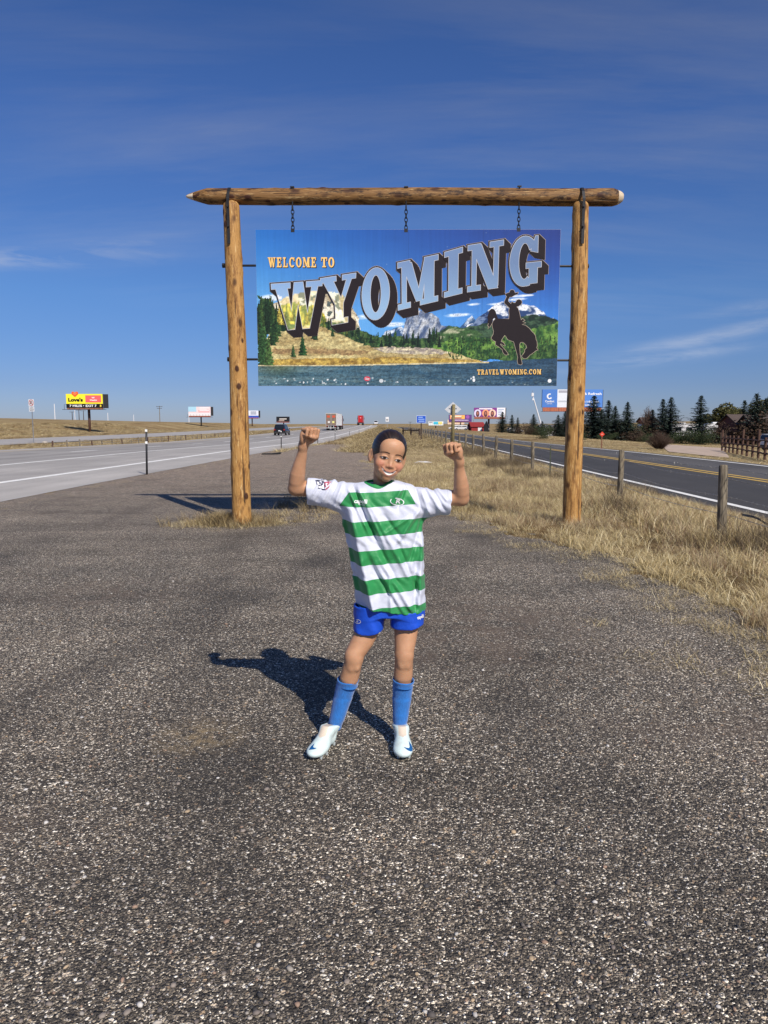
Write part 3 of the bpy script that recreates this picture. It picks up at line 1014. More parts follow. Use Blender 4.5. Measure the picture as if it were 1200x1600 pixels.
    grain = 1 + .34 * (vnoise(x / 3.1, y / 2.6, 97) - .5) + .26 * (vnoise(x / 6.5, y / 5.0, 98) - .5)
    landm = (y > 250) & ~((img[..., 2] > img[..., 0] + 45) & (y < 420))
    img[landm] = img[landm] * grain[landm][:, None]
    # seams between the printed sheets
    for sx in (553, 823):
        k = np.abs(x - sx) < .9
        img[k] = img[k] * .85
    return img


NX, NY = 600, 309
gxs, gys = np.meshgrid(np.linspace(0, CW, NX), np.linspace(0, CHh, NY))
pic = paint(gxs, gys)
rr = random.Random(12)
for i in range(34):                                # scratches and sticker scraps along the lower edge
    cx_, cy_ = rr.uniform(60, 1000), rr.uniform(538, 562)
    if rr.random() < .45: cx_ = rr.uniform(60, 290)
    k = ((gxs - cx_) / rr.uniform(1.5, 4)) ** 2 + ((gys - cy_) / rr.uniform(1.2, 4)) ** 2 < 1
    pic[k] = rr.choice([(225, 230, 230), (190, 200, 200), (160, 176, 180)])
for i in range(26):
    cx_, cy_ = rr.uniform(10, 1090), rr.uniform(6, 330)
    k = ((gxs - cx_)) ** 2 + ((gys - cy_)) ** 2 < 2.6
    pic[k] = pic[k] * .6 + np.array((170, 180, 200)) * .4
mpic, nt, b = material('printed_panel')
tt = nd(nt, 'ShaderNodeTexCoord')
nn = nd(nt, 'ShaderNodeTexNoise', {'Vector': nd(nt, 'ShaderNodeMapping', {0: tt.outputs['Object'], 'Scale': (8, 1, .35)}).outputs[0], 'Scale': 3.0, 'Detail': 3.0})
nt.links.new(mix(nt, 1.0, attr(nt, 'col', 'Color'), ramp(nt, nn.outputs[0], [(.3, .93), (.7, 1.06)]), 'MULTIPLY'), b.inputs['Base Color'])
b.inputs['Roughness'].default_value = .42
b.inputs['Specular IOR Level'].default_value = .35
m_alu = plain('aluminium', (.52, .53, .55), .4, .8, .06)
mb = MB()
mb.box(((PW0 + PW1) / 2, 0, (PZ0 + PZ1) / 2), (PWd + .004, .028, PHt + .004))
panel = mb.build('panel', m_alu, sign)
panel['label'] = 'wide printed picture panel of a mountain lake'
pv = np.stack([PW0 + gxs / CW * PWd, np.full(gxs.shape, -.016), PZ1 - gys / CHh * PHt], -1).reshape(-1, 3)
ii = np.arange(gxs.size).reshape(gxs.shape)
q = np.stack([ii[1:, :-1], ii[1:, 1:], ii[:-1, 1:], ii[:-1, :-1]], -1).reshape(-1, 4)
art = np_mesh('landscape_print', pv, q, mpic, panel, smooth=False, attrs={'col': lin(np.clip(pic, 0, 255)).reshape(-1, 3)})

# lettering, drawn as convex pieces -------------------------------------


def rect(x0, y0, x1, y1): return [(x0, y0), (x1, y0), (x1, y1), (x0, y1)]


def arc(cx_, cy_, rxo, ryo, rxi, ryi, a0, a1, n=30):
    out = []
    for i in range(n):
        t0, t1 = radians(a0 + (a1 - a0) * i / n), radians(a0 + (a1 - a0) * (i + 1.04) / n)
        out.append([(cx_ + rxi * cos(t0), cy_ + ryi * sin(t0)), (cx_ + rxo * cos(t0), cy_ + ryo * sin(t0)), (cx_ + rxo * cos(t1), cy_ + ryo * sin(t1)), (cx_ + rxi * cos(t1), cy_ + ryi * sin(t1))])
    return out


GL = {
    'W': [rect(0, .89, .37, 1), [(.08, .9), (.31, .9), (.46, 0), (.31, 0)], [(.35, 0), (.46, 0), (.58, 1), (.45, 1)], [(.45, 1), (.62, 1), (.79, 0), (.64, 0)], [(.69, 0), (.79, 0), (.92, .9), (.80, .9)], rect(.69, .89, 1, 1)],
    'Y': [rect(0, .9, .44, 1), rect(.62, .9, 1, 1), [(.08, .9), (.36, .9), (.64, .42), (.38, .42)], [(.74, .9), (.88, .9), (.64, .42), (.52, .42)], rect(.38, .06, .64, .45), rect(.24, 0, .80, .11)],
    'O': arc(.5, .5, .5, .51, .20, .37, 0, 360, 40),
    'M': [rect(0, .89, .30, 1), rect(.66, .89, 1, 1), rect(.10, .05, .21, .92), [(.10, .95), (.34, .95), (.60, .10), (.46, .10)], [(.46, .10), (.60, .10), (.74, .95), (.66, .95)], rect(.66, .05, .90, .95), rect(0, 0, .31, .11), rect(.56, 0, 1, .11)],
    'I': [rect(0, .89, 1, 1), rect(.24, .05, .76, .95), rect(0, 0, 1, .11)],
    'N': [rect(0, .89, .36, 1), rect(.12, .05, .24, .95), rect(0, 0, .37, .11), [(.10, .97), (.38, .97), (.87, 0), (.60, 0)], rect(.74, .05, .87, .95), rect(.62, .89, 1, 1)],
    'G': arc(.47, .5, .47, .51, .19, .37, 38, 300, 36) + [rect(.52, .35, 1, .46), rect(.62, .03, .88, .40), [(.66, .70), (.88, .66), (.88, 1), (.80, 1)], [(.55, -.01), (.64, .0), (.64, .16), (.55, .12)]],
    'E': [rect(0, 0, .9, .14), rect(0, .86, .9, 1), rect(.14, .05, .42, .95), rect(.40, .44, .66, .57), rect(.76, .05, .92, .32), rect(.74, .70, .90, .95), rect(.60, .36, .70, .66)],
    'L': [rect(0, 0, .9, .14), rect(0, .86, .56, 1), rect(.14, .05, .42, .95), rect(.76, .05, .92, .40)],
    'C': arc(.5, .5, .5, .51, .22, .36, 42, 318, 26) + [rect(.78, .62, .94, 1)],
    'T': [rect(0, .86, 1, 1), rect(.36, .05, .64, .95), rect(.2, 0, .8, .14), rect(0, .64, .12, .95), rect(.88, .64, 1, .95)],
    'R': [rect(0, 0, .5, .14), rect(0, .86, .55, 1), rect(.14, .05, .40, .95), rect(.38, .44, .55, .57)] + arc(.52, .72, .38, .28, .14, .15, -90, 90, 14) + [[(.46, .48), (.68, .48), (.90, 0), (.66, 0)], rect(.66, 0, 1, .13)],
    'A': [rect(0, 0, .38, .13), rect(.54, 0, 1, .13), [(.10, .08), (.22, .08), (.56, 1), (.44, 1)], [(.44, 1), (.64, 1), (.92, .08), (.64, .08)], rect(.26, .27, .72, .38)],
    'V': [rect(0, .87, .44, 1), rect(.60, .87, 1, 1), [(.08, .92), (.36, .92), (.60, 0), (.44, 0)], [(.48, 0), (.60, 0), (.90, .92), (.76, .92)]],
    '.': [rect(.1, 0, .9, .2)],
}


def grow(poly, w):
    n = len(poly)
    ar = sum(poly[i][0] * poly[(i + 1) % n][1] - poly[(i + 1) % n][0] * poly[i][1] for i in range(n))
    sg = 1 if ar > 0 else -1
    out = []
    for i in range(n):
        p0, p1, p2 = Vector(poly[i - 1]), Vector(poly[i]), Vector(poly[(i + 1) % n])
        d1, d2 = (p1 - p0), (p2 - p1)
        if d1.length < 1e-6 or d2.length < 1e-6:
            out.append(tuple(p1))
            continue
        d1.normalize(); d2.normalize()
        n1, n2 = Vector((d1.y, -d1.x)) * sg, Vector((d2.y, -d2.x)) * sg
        bis = n1 + n2
        if bis.length < .2:
            out.append(tuple(p1 + n1 * w))
            continue
        bis.normalize()
        k = min(w / max(bis.dot(n1), .3), w * 1.8)
        out.append(tuple(p1 + bis * k))
    return out


def place_glyph(ch, quad):
    """unit glyph into the picture quad (TL, TR, BR, BL)"""
    tl, tr, br2, bl2 = quad
    out = []
    for poly in GL[ch]:
        pp = []
        for x, y in poly:
            X0 = tl[0] * (1 - x) + tr[0] * x, tl[1] * (1 - x) + tr[1] * x
            X1 = bl2[0] * (1 - x) + br2[0] * x, bl2[1] * (1 - x) + br2[1] * x
            pp.append((X1[0] * (1 - y) + X0[0] * y, X1[1] * (1 - y) + X0[1] * y))
        out.append(pp)
    return out


m_ink = plain('dark_letter_ink', rgb(40, 34, 37), .6, var=.05, spec=.15)
m_rim = plain('tan_letter_rim', rgb(176, 160, 140), .45, var=.05)
m_edge = plain('pale_letter_edge', rgb(196, 196, 200), .45, var=.05)
m_face, nt, b = material('letter_face')
nt.links.new(attr(nt, 'col', 'Color'), b.inputs['Base Color'])
b.inputs['Roughness'].default_value = .42
WY = [('W', (54, 196), (240, 183), (226, 352), (62, 366)), ('Y', (233, 176), (362, 156), (352, 330), (250, 348)), ('O', (384, 146), (484, 132), (484, 316), (384, 330)),
      ('M', (514, 120), (660, 90), (660, 256), (516, 290)), ('I', (684, 82), (748, 64), (748, 228), (684, 244)), ('N', (768, 58), (896, 38), (894, 206), (768, 224)), ('G', (920, 30), (1034, 22), (1034, 194), (920, 208))]


def flat_layer(mb, polys, lift, dz=1e-5):
    for i, pp in enumerate(polys):
        vs = [SP(x, y, lift + i * dz) for x, y in pp]
        mb.add(vs, [tuple(range(len(vs)))])
    return lift + len(polys) * dz


for ch, tl, tr, br2, bl2 in WY:
    polys = place_glyph(ch, (tl, tr, br2, bl2))
    EX, EYd = (24, 22) if ch in 'WYOMI' else (22, 20)
    mr, mi_ = MB(), MB()
    steps = 22
    for s_ in range(steps, -1, -1):
        f_ = s_ / steps
        lift = .0006 + (steps - s_) * 2.4e-4
        flat_layer(mr, [[(x + EX * f_, y + EYd * f_) for x, y in grow(p_, 6.3)] for p_ in polys], lift, 5e-6)
        lift = .0064 + (steps - s_) * 2.4e-4
        flat_layer(mi_, [[(x + EX * f_, y + EYd * f_) for x, y in grow(p_, 5.0)] for p_ in polys], lift, 5e-6)
    rim = mr.build('letter', m_rim, panel, fix=False)
    rim['label'] = 'large slab letter %s with dark drop edge' % ch
    mi_.build('letter_shade', m_ink, panel, fix=False)
    me_ = MB()
    flat_layer(me_, [grow(p_, 1.6) for p_ in polys], .0122)
    me_.build('letter_edge', m_edge, panel, fix=False)
    # face: the picture shows through, paler
    bm = bmesh.new()
    for i, pp in enumerate(polys):
        vs = [bm.verts.new((x, y, i)) for x, y in pp]
        bm.faces.new(vs)
    step = 5.0
    for ax in (0, 1):
        lo = min(v.co[ax] for v in bm.verts); hi = max(v.co[ax] for v in bm.verts)
        q_ = lo + step
        while q_ < hi:
            nrm = (1, 0, 0) if ax == 0 else (0, 1, 0)
            bmesh.ops.bisect_plane(bm, geom=bm.verts[:] + bm.edges[:] + bm.faces[:], plane_co=(q_, q_, 0), plane_no=nrm, dist=1e-5)
            q_ += step
    bmesh.ops.triangulate(bm, faces=bm.faces)
    bm.verts.index_update()
    vx = np.array([v.co[:] for v in bm.verts])
    fc = np.array([[v.index for v in f.verts] for f in bm.faces])
    bm.free()
    col = paint(vx[:, 0][None], vx[:, 1][None])[0]
    skyk = np.clip((330 - vx[:, 1]) / 120, 0, 1)[:, None] if ch in 'WY' else np.ones((len(vx), 1))
    light = np.array((126, 156, 200.)) * (1 - .20 * vx[:, :1] / CW) + np.array((30, 36, 26.)) * np.clip((vx[:, 1:2] - 120) / 160, 0, 1)
    skyish = (col[:, 2:3] > col[:, 0:1] + 40)
    colp = np.where(skyish, light, np.clip(col * .9 + np.array((62, 58, 36.)), 0, 250))
    if ch not in 'WY': colp = light
    vw = np.array([SP(x, y, .0130 + z_ * 2e-5)[:] for x, y, z_ in vx])
    np_mesh('letter_face', vw, fc[:, ::-1], m_face, panel, smooth=False, attrs={'col': lin(np.clip(colp, 0, 255))})

m_cream = plain('cream_letters', rgb(246, 200, 118), .45, var=.06)


def small_text(txt, x0, x1, ytop, ybot, slope, widths, name):
    tot = sum(widths.get(c, .8) + .16 for c in txt) - .16
    k = (x1 - x0) / tot
    x = x0
    a, b2 = MB(), MB()
    la, lb = .0006, .0030
    for c in txt:
        w = widths.get(c, .8) * k
        if c != ' ':
            yo = slope * (x - x0)
            pl = place_glyph(c, ((x, ytop + yo), (x + w, ytop + yo), (x + w, ybot + yo), (x, ybot + yo)))
            la = flat_layer(a, [[(px + 1.6, py + 1.8) for px, py in grow(p_, .9)] for p_ in pl], la, 6e-6)
            lb = flat_layer(b2, pl, lb, 6e-6)
        x += w + .16 * k
    o = b2.build(name, m_cream, panel, fix=False)
    o['label'] = 'cream lettering reading ' + txt.upper()
    a.build('lettering_shadow', m_ink, panel, fix=False)


wd = {'W': 1.15, 'M': 1.1, 'I': .5, ' ': .45, '.': .25, 'O': .85, 'C': .85, 'E': .78, 'L': .75, 'T': .85}
small_text('WELCOME', 43, 219, 99, 135, .0, wd, 'lettering')
small_text('TO', 236, 284, 99, 135, .0, wd, 'lettering')
small_text('TRAVELWYOMING.COM', 808, 1044, 507, 526, -.005, wd, 'lettering')

HORSE = [(432, 182), (420, 165), (440, 150), (478, 138), (484, 112), (510, 101), (538, 112), (548, 145), (592, 138), (585, 160), (548, 172), (500, 200), (482, 195), (458, 235), (460, 258), (495, 292), (512, 262), (525, 276), (552, 280), (578, 240), (605, 232),
         (635, 246), (643, 268), (632, 296), (600, 318), (568, 330), (590, 350), (606, 400), (622, 470), (632, 510), (652, 490), (680, 512), (648, 528), (690, 545), (640, 570), (690, 580), (722, 606), (748, 628), (770, 660), (800, 688),
         (822, 720), (828, 765), (842, 800), (846, 850), (838, 884), (856, 912), (832, 918), (800, 945), (745, 985), (715, 1018), (688, 1030), (655, 1020), (640, 996), (662, 970), (682, 940), (684, 910), (712, 880), (700, 845), (672, 815), (650, 805),
         (625, 808), (610, 835), (612, 900), (618, 980), (632, 1040), (646, 1100), (630, 1114), (592, 1102), (584, 1060), (590, 1010), (570, 930), (548, 850), (535, 800), (500, 788), (455, 770), (425, 720), (412, 712), (372, 770), (362, 800), (395, 812), (418, 850),
         (400, 852), (362, 826), (352, 838), (395, 888), (440, 940), (458, 972), (430, 982), (398, 958), (380, 905), (340, 872), (290, 840), (296, 800), (250, 772), (234, 750), (262, 700), (268, 660), (250, 600), (246, 560), (262, 520), (290, 490),
         (276, 478), (256, 500), (240, 552), (222, 590), (192, 622), (205, 590), (186, 585), (200, 550), (178, 540), (192, 510), (180, 470), (196, 420), (208, 380), (236, 356), (268, 362), (292, 392), (304, 440), (322, 488), (400, 490), (470, 494), (474, 440), (470, 380), (478, 345), (440, 310), (415, 285), (408, 262), (425, 225), (440, 192)]
# zoomed pixels of the photograph -> picture coordinates
hp = [((740 + a_ / 8.571 - 398.5) / 4.77 * 1102 / 100 * 1.0, (440 + b_ / 8.571 - 359) / 2.445 * 567 / 100) for a_, b_ in HORSE]
hp = [((x - CW / 2) * (1 + .028 * y / CHh) + CW / 2, y) for x, y in hp]


def silhouette(poly, mat, lift, name, g=0.0):
    pp = grow(poly, g) if g else poly
    tris = tessellate_polygon([[Vector((x, y, 0)) for x, y in pp]])
    me = bpy.data.meshes.new(name)
    me.from_pydata([SP(x, y, lift) for x, y in pp], [], [tuple(t_) for t_ in tris])
    me.materials.append(mat)
    return link(name, me, panel)


silhouette(hp, m_rim, .0008, 'silhouette_rim', 1.5)
o = silhouette(hp, m_ink, .0018, 'rider_silhouette')
o['label'] = 'dark silhouette of a rider on a bucking horse'
# stickers stuck low on the panel
for cx_, cy_, rx, ry, c in ((402, 541, 12, 9, (200, 60, 80)), (454, 549, 8, 7, (200, 206, 208)), (1076, 549, 7, 7, (240, 240, 238)), (796, 546, 5, 7, (235, 238, 238)), (795, 536, 4, 5, (228, 232, 230))):
    mb = MB()
    mb.add([SP(cx_ + rx * cos(2 * pi * i / 12), cy_ + ry * sin(2 * pi * i / 12), .0008) for i in range(12)], [tuple(range(12))])
    mb.build('sticker', MC(rgb(*c), .5), panel)
    if c[0] == 200 and c[1] == 60:
        mb = MB()
        for dy in (-3, 1.5):
            mb.add([SP(cx_ - 8, cy_ + dy - 1, .0012), SP(cx_ + 8, cy_ + dy + 2, .0012), SP(cx_ + 8, cy_ + dy + 4, .0012), SP(cx_ - 8, cy_ + dy + 1, .0012)], [(0, 1, 2, 3)])
        mb.build('sticker', MC(rgb(225, 225, 225), .5), panel)

# chains, link by link


def chain(px, py0, py1):
    a_, b_ = SL(px, py0), SL(px, py1)
    a_.y = b_.y = 0.0
    mb = MB()
    n = max(3, int((a_.z - b_.z) / .046))
    for i in range(n):
        z = a_.z + (b_.z - a_.z) * (i + .5) / n
        hl = (a_.z - b_.z) / n * .5 + .010
        pts = []
        for k in range(13):
            t = 2 * pi * k / 12
            e, s_ = .019 * sin(t), hl * cos(t)
            pts.append((a_.x + (e if i % 2 else .3 * e), (.3 * e if i % 2 else e), z + s_))
        mb.tube(pts, .0062, 5, caps=False)
    mb.tube([(a_.x, 0, a_.z - .04), (a_.x, 0, a_.z + .262)], .010, 6)
    mb.box((a_.x, .0, a_.z + .252), (.055, .03, .016))
    mb.box((a_.x, 0, b_.z - .012), (.05, .034, .05))
    mb.build('chain', m_iron, sign)


chain(457, 322, 359)
chain(634.5, 322, 359)
chain(811, 321, 358)

# ------------------------------------------------------------------ the girl
GO = Vector((-.06, 3.18, .012))
SC = 3.2 / FPX          # metres per photograph pixel at the girl


class Field:
    def __init__(s, lo, hi, h):
        s.lo, s.h = np.array(lo, float), h
        s.n = np.ceil((np.array(hi) - s.lo) / h).astype(int) + 1
        s.F = np.full(s.n, 1.0, np.float32)

    def sub(s, lo, hi):
        a = np.maximum(np.floor((np.array(lo) - s.lo) / s.h).astype(int), 0)
        b = np.minimum(np.ceil((np.array(hi) - s.lo) / s.h).astype(int) + 1, s.n)
        if (b <= a).any():
            return None
        sl = tuple(slice(i, j) for i, j in zip(a, b))
        ax = [(s.lo[i] + s.h * np.arange(a[i], b[i])).astype(np.float32) for i in range(3)]
        return sl, np.meshgrid(*ax, indexing='ij')

    def put(s, lo, hi, fun, k=.01, op='add'):
        m = k + 3 * s.h
        r = s.sub(np.array(lo) - m, np.array(hi) + m)
        if r is None:
            return
        sl, (x, y, z) = r
        d = fun(x, y, z).astype(np.float32)
        a = s.F[sl]
        if op == 'add':
            s.F[sl] = np.minimum(a, d) - (np.maximum(k - np.abs(a - d), 0) ** 2 / (4 * k) if k > 0 else 0)
        elif op == 'cut':
            d = -d
            s.F[sl] = np.maximum(a, d) + (np.maximum(k - np.abs(a - d), 0) ** 2 / (4 * k) if k > 0 else 0)

    def cap(s, a, b, ra, rb, k=.01, op='add', flat=None):
        a, b = np.array(a, float), np.array(b, float)
        lo, hi = np.minimum(a, b) - max(ra, rb), np.maximum(a, b) + max(ra, rb)
        d = b - a
        L2 = float(d @ d) + 1e-12

        def f(x, y, z):
            px, py, pz = x - a[0], y - a[1], z - a[2]
            t = np.clip((px * d[0] + py * d[1] + pz * d[2]) / L2, 0, 1)
            return np.sqrt((px - d[0] * t) ** 2 + (py - d[1] * t) ** 2 + (pz - d[2] * t) ** 2) - (ra + (rb - ra) * t)
        s.put(lo, hi, f, k, op)

    def chain(s, pts, rs, k=.01, op='add'):
        pts = [np.array(p, float) for p in pts]
        rm_ = max(rs)

        def f(x, y, z):
            out = None
            for i in range(len(pts) - 1):
                a, d = pts[i], pts[i + 1] - pts[i]
                L2 = float(d @ d) + 1e-12
                px, py, pz = x - a[0], y - a[1], z - a[2]
                t = np.clip((px * d[0] + py * d[1] + pz * d[2]) / L2, 0, 1)
                q = np.sqrt((px - d[0] * t) ** 2 + (py - d[1] * t) ** 2 + (pz - d[2] * t) ** 2) - (rs[i] + (rs[i + 1] - rs[i]) * t)
                out = q if out is None else np.minimum(out, q)
            return out
        s.put(np.min(pts, 0) - rm_, np.max(pts, 0) + rm_, f, k, op)

    def ell(s, c, r, M=None, k=.01, op='add'):
        """M: 3x3 whose columns are the ellipsoid axes"""
        c, r = np.array(c, float), np.array(r, float)
        M = np.eye(3) if M is None else np.array(M, float)
        ext = np.sqrt(((M * r) ** 2).sum(1))

        def f(x, y, z):
            px, py, pz = x - c[0], y - c[1], z - c[2]
            q = [(px * M[0, i] + py * M[1, i] + pz * M[2, i]) for i in range(3)]
            k0 = np.sqrt(sum((q[i] / r[i]) ** 2 for i in range(3)))
            k1 = np.sqrt(sum((q[i] / r[i] ** 2) ** 2 for i in range(3))) + 1e-9
            return k0 * (k0 - 1) / k1
        s.put(c - ext, c + ext, f, k, op)

    def mesh(s):
        F = s.F
        ins = F < 0
        n0, n1, n2 = F.shape
        any_ = np.zeros((n0 - 1, n1 - 1, n2 - 1), np.int8)
        for a in (0, 1):
            for b in (0, 1):
                for c in (0, 1):
                    any_ += ins[a:n0 - 1 + a, b:n1 - 1 + b, c:n2 - 1 + c]
        cell = np.argwhere((any_ > 0) & (any_ < 8))
        vid = np.full(any_.shape, -1, np.int32)
        vid[cell[:, 0], cell[:, 1], cell[:, 2]] = np.arange(len(cell))
        off = np.array([(a, b, c) for a in (0, 1) for b in (0, 1) for c in (0, 1)])
        val = np.stack([F[cell[:, 0] + o[0], cell[:, 1] + o[1], cell[:, 2] + o[2]] for o in off], 1)
        acc = np.zeros((len(cell), 3))
        cnt = np.zeros(len(cell))
        for i in range(8):
            for j in range(i + 1, 8):
                if np.abs(off[i] - off[j]).sum() != 1:
                    continue
                m = (val[:, i] < 0) != (val[:, j] < 0)
                t = val[m, i] / (val[m, i] - val[m, j])
                acc[m] += off[i] + (off[j] - off[i]) * t[:, None]
                cnt[m] += 1
        V = (cell + acc / cnt[:, None]) * s.h + s.lo
        qs = []
        for ax in range(3):
            o1, o2 = [(1, 2), (2, 0), (0, 1)][ax]
            a = np.take(ins, range(F.shape[ax] - 1), ax)
            b = np.take(ins, range(1, F.shape[ax]), ax)
            e = np.argwhere(a != b)
            e = e[(e[:, o1] > 0) & (e[:, o2] > 0) & (e[:, o1] < F.shape[o1] - 1) & (e[:, o2] < F.shape[o2] - 1)]
            sgn = ins[e[:, 0], e[:, 1], e[:, 2]]
            d1, d2 = np.eye(3, dtype=int)[o1], np.eye(3, dtype=int)[o2]
            c = [e - d1 - d2, e - d2, e, e - d1]
            q = np.stack([vid[v[:, 0], v[:, 1], v[:, 2]] for v in c], 1)
            q[~sgn] = q[~sgn][:, ::-1]
            qs.append(q)
        Q = np.concatenate(qs)
        Q = Q[(Q >= 0).all(1)]
        return V, Q


def relax(V, Q, it=2, w=.5):
    e = np.concatenate([Q[:, [0, 1]], Q[:, [1, 2]], Q[:, [2, 3]], Q[:, [3, 0]]])
    e = np.concatenate([e, e[:, ::-1]])
    c = np.bincount(e[:, 0], minlength=len(V)).astype(float)
    for _ in range(it):
        A = np.stack([np.bincount(e[:, 0], V[e[:, 1], i], len(V)) for i in range(3)], 1) / np.maximum(c, 1)[:, None]
        V = V + (A - V) * w
    return V


def smin(a, b, k):
    return np.minimum(a, b) - np.maximum(k - np.abs(a - b), 0) ** 2 / (4 * k)


def smax(a, b, k):
    return -smin(-a, -b, k)


def gp(px, py, Y):
    return np.array(P(px, py, Y))


girl = thing('person', GO, 'smiling girl in green and white striped football shirt flexing both arms on the gravel', 'girl')


def gmesh(name, V, Q, mats, smooth=True, attrs=None, parent=None):
    return np_mesh(name, np.asarray(V) - np.array(GO), Q, mats, parent or girl, smooth, attrs)


# head frame: x to the photograph's right, y away from the lens, z up
ROLL, YAW, NOD = radians(13.0), radians(11), radians(1)
HM = np.array(Matrix.Rotation(ROLL, 3, 'Y') @ Matrix.Rotation(YAW, 3, 'Z') @ Matrix.Rotation(NOD, 3, 'X'))
HO_ = gp(606.5, 714, 3.20)


def hd(x, y, z):
    return HO_ + HM @ np.array((x, y, z), float)


def to_head(V):
    return (np.asarray(V) - HO_) @ HM


HX = HM
# joints
NK = gp(598, 772, 3.235)
SHL, SHR = gp(531, 768, 3.24), gp(663, 778, 3.24)
ELL, ELR = gp(463, 762, 3.215), gp(720, 778, 3.215)
WRL, WRR = gp(474.5, 694, 3.15), gp(717, 718, 3.15)
HPL, HPR = gp(584, 958, 3.24), gp(636, 958, 3.24)
KNL, KNR = gp(553, 1034, 3.175), gp(631.5, 1030, 3.185)
ANL, ANR = gp(523, 1138, 3.225), gp(625, 1138, 3.225)

B = Field((-.50, 2.97, .02), (.48, 3.40, 1.47), .0027)
# trunk under the clothes
B.chain([gp(607, 936, 3.24), gp(605, 900, 3.24), gp(600, 850, 3.24), gp(598, 800, 3.24)], [.07, .075, .08, .08], .03)
B.cap(SHL + (.01, 0, -.012), SHR + (-.01, 0, -.012), .034, .034, .03)
B.chain([NK + (0, 0, -.03), hd(-.004, .03, -.075)], [.042, .038], .02)
# arms
for SHo, EL, WR, sd in ((SHL, ELL, WRL, -1), (SHR, ELR, WRR, 1)):
    B.chain([SHo + (-sd * .01, 0, -.012), SHo * .45 + EL * .55, EL], [.034, .0350, .0335], .012)
    fd = WR - EL
    bow = np.array((sd * .004, -.003, 0))
    B.chain([EL, EL + fd * .15 + bow * .8, EL + fd * .32 + bow, EL + fd * .5 + bow * .8, EL + fd * .72, EL + fd * .9, WR], [.0335, .0350, .0335, .0285, .0228, .0190, .0192], .010)
    B.ell(EL + (sd * .004, .004, -.004), (.030, .030, .029), k=.012)
# fists: w up the hand, n palm side, a index to little finger
for WR, EL, sd, wdir in ((WRL, ELL, -1, (.30, -.16, .94)), (WRR, ELR, 1, (-.30, -.16, .94))):
    w = np.array(wdir) / np.linalg.norm(wdir)
    n = np.array((-sd * .70, -.70, -.05))
    n = n - w * (n @ w)
    n /= np.linalg.norm(n)
    a = np.cross(n, w) * (1 if sd < 0 else -1)
    a /= np.linalg.norm(a)                        # towards the little finger
    if a[1] > 0:
        a = -a
    Mh = np.stack([a, n, w], 1)
    B.cap(WR - w * .012, WR + w * .018, .0195, .0205, .012)
    B.ell(WR + w * .042 + n * .002, (.034, .018, .038), Mh, .010)
    B.ell(WR + w * .030 + n * .012 - a * .020, (.014, .014, .024), Mh, .008)
    B.ell(WR + w * .030 + n * .010 + a * .020, (.012, .012, .026), Mh, .008)
    for j, (o, ln, r) in enumerate(((-.0272, .036, .0081), (-.0090, .039, .0086), (.0092, .037, .0083), (.0266, .031, .0074))):
        kn = WR + w * (.072 - .004 * abs(j - 1)) + a * o
        p1 = kn + n * ln * .95 + w * .008
        p2 = p1 - w * (ln * .74) + n * .004
        p3 = p2 - n * (ln * .55) - w * .004
        B.chain([kn, p1], [r * 1.10, r], .0022)
        B.chain([p1, p2], [r * 1.04, r * .95], .0015)
        B.chain([p2, p3], [r * .95, r * .85], .0015)
    t0 = WR + w * .020 - a * .026 + n * .008
    t1 = t0 + w * .022 - a * .006 + n * .022
    t2 = t1 + n * .014 + a * .022 + w * .004
    t3 = t2 + a * .020 + w * .002
    B.chain([t0, t1, t2, t3], [.0125, .0105, .0098, .008], .003)
# legs
for HP, KN, AN, sd in ((HPL, KNL, ANL, -1), (HPR, KNR, ANR, 1)):
    B.chain([HP, HP * .45 + KN * .55, KN + (0, .002, .03)], [.061, .050, .042], .02)
    B.ell(KN + (0, -.012, .004), (.030, .024, .034), k=.016)
    B.ell(KN + (sd * .013, -.019, -.024), (.010, .014, .014), k=.014)
    B.ell(KN + (-sd * .013, -.019, -.022), (.010, .014, .014), k=.014)
    B.chain([KN + (0, .004, .01), KN * .76 + AN * .24 + (0, .008, 0), KN * .55 + AN * .45 + (0, .012, 0), AN + (0, .008, .03), AN], [.040, .0425, .030, .022, .020], .014)
# head
B.ell(hd(0, .014, .032), (.0700, .086, .079), HX, .004)
B.ell(hd(0, -.018, -.028), (.0590, .060, .060), HX, .028)
B.ell(hd(0, -.030, -.064), (.0360, .041, .035), HX, .026)
B.ell(hd(0, -.056, -.088), (.018, .016, .013), HX, .018)
B.ell(hd(0, -.050, .042), (.050, .028, .040), HX, .02)
for s_ in (-1, 1):
    B.ell(hd(s_ * .036, -.053, -.030), (.0255, .022, .023), HX, .016)
    B.ell(hd(s_ * .0295, -.085, .0), (.018, .012, .0075), HX, .012, 'cut')
    B.ell(hd(s_ * .0295, -.0655, -.001), (.0165, .0125, .0105), HX, .006)
    # ear
    Me = HX @ np.array(Matrix.Rotation(s_ * radians(-24), 3, 'Z'))
    B.ell(hd(s_ * .0745, .014, -.008), (.0080, .018, .029), Me, .006)
    B.ell(hd(s_ * .0800, .004, -.004), (.006, .0095, .017), Me, .003, 'cut')
    B.ell(hd(s_ * .072, .008, -.030), (.006, .008, .009), HX, .006)
B.chain([hd(0, -.0740, .004), hd(0, -.0800, -.016), hd(0, -.0865, -.0305)], [.0056, .0068, .0083], .014)
for s_ in (-1, 1):
    B.ell(hd(s_ * .0115, -.0790, -.0335), (.0070, .0080, .0060), HX, .008)


def marc(hw_, zc, ze, yc, ye, n=13):
    """a smile: arc from mouth corner to mouth corner"""
    out = []
    for i in range(n):
        t = -1 + 2 * i / (n - 1)
        out.append(hd(hw_ * t, yc + (ye - yc) * t * t, zc + (ze - zc) * t * t))
    return out


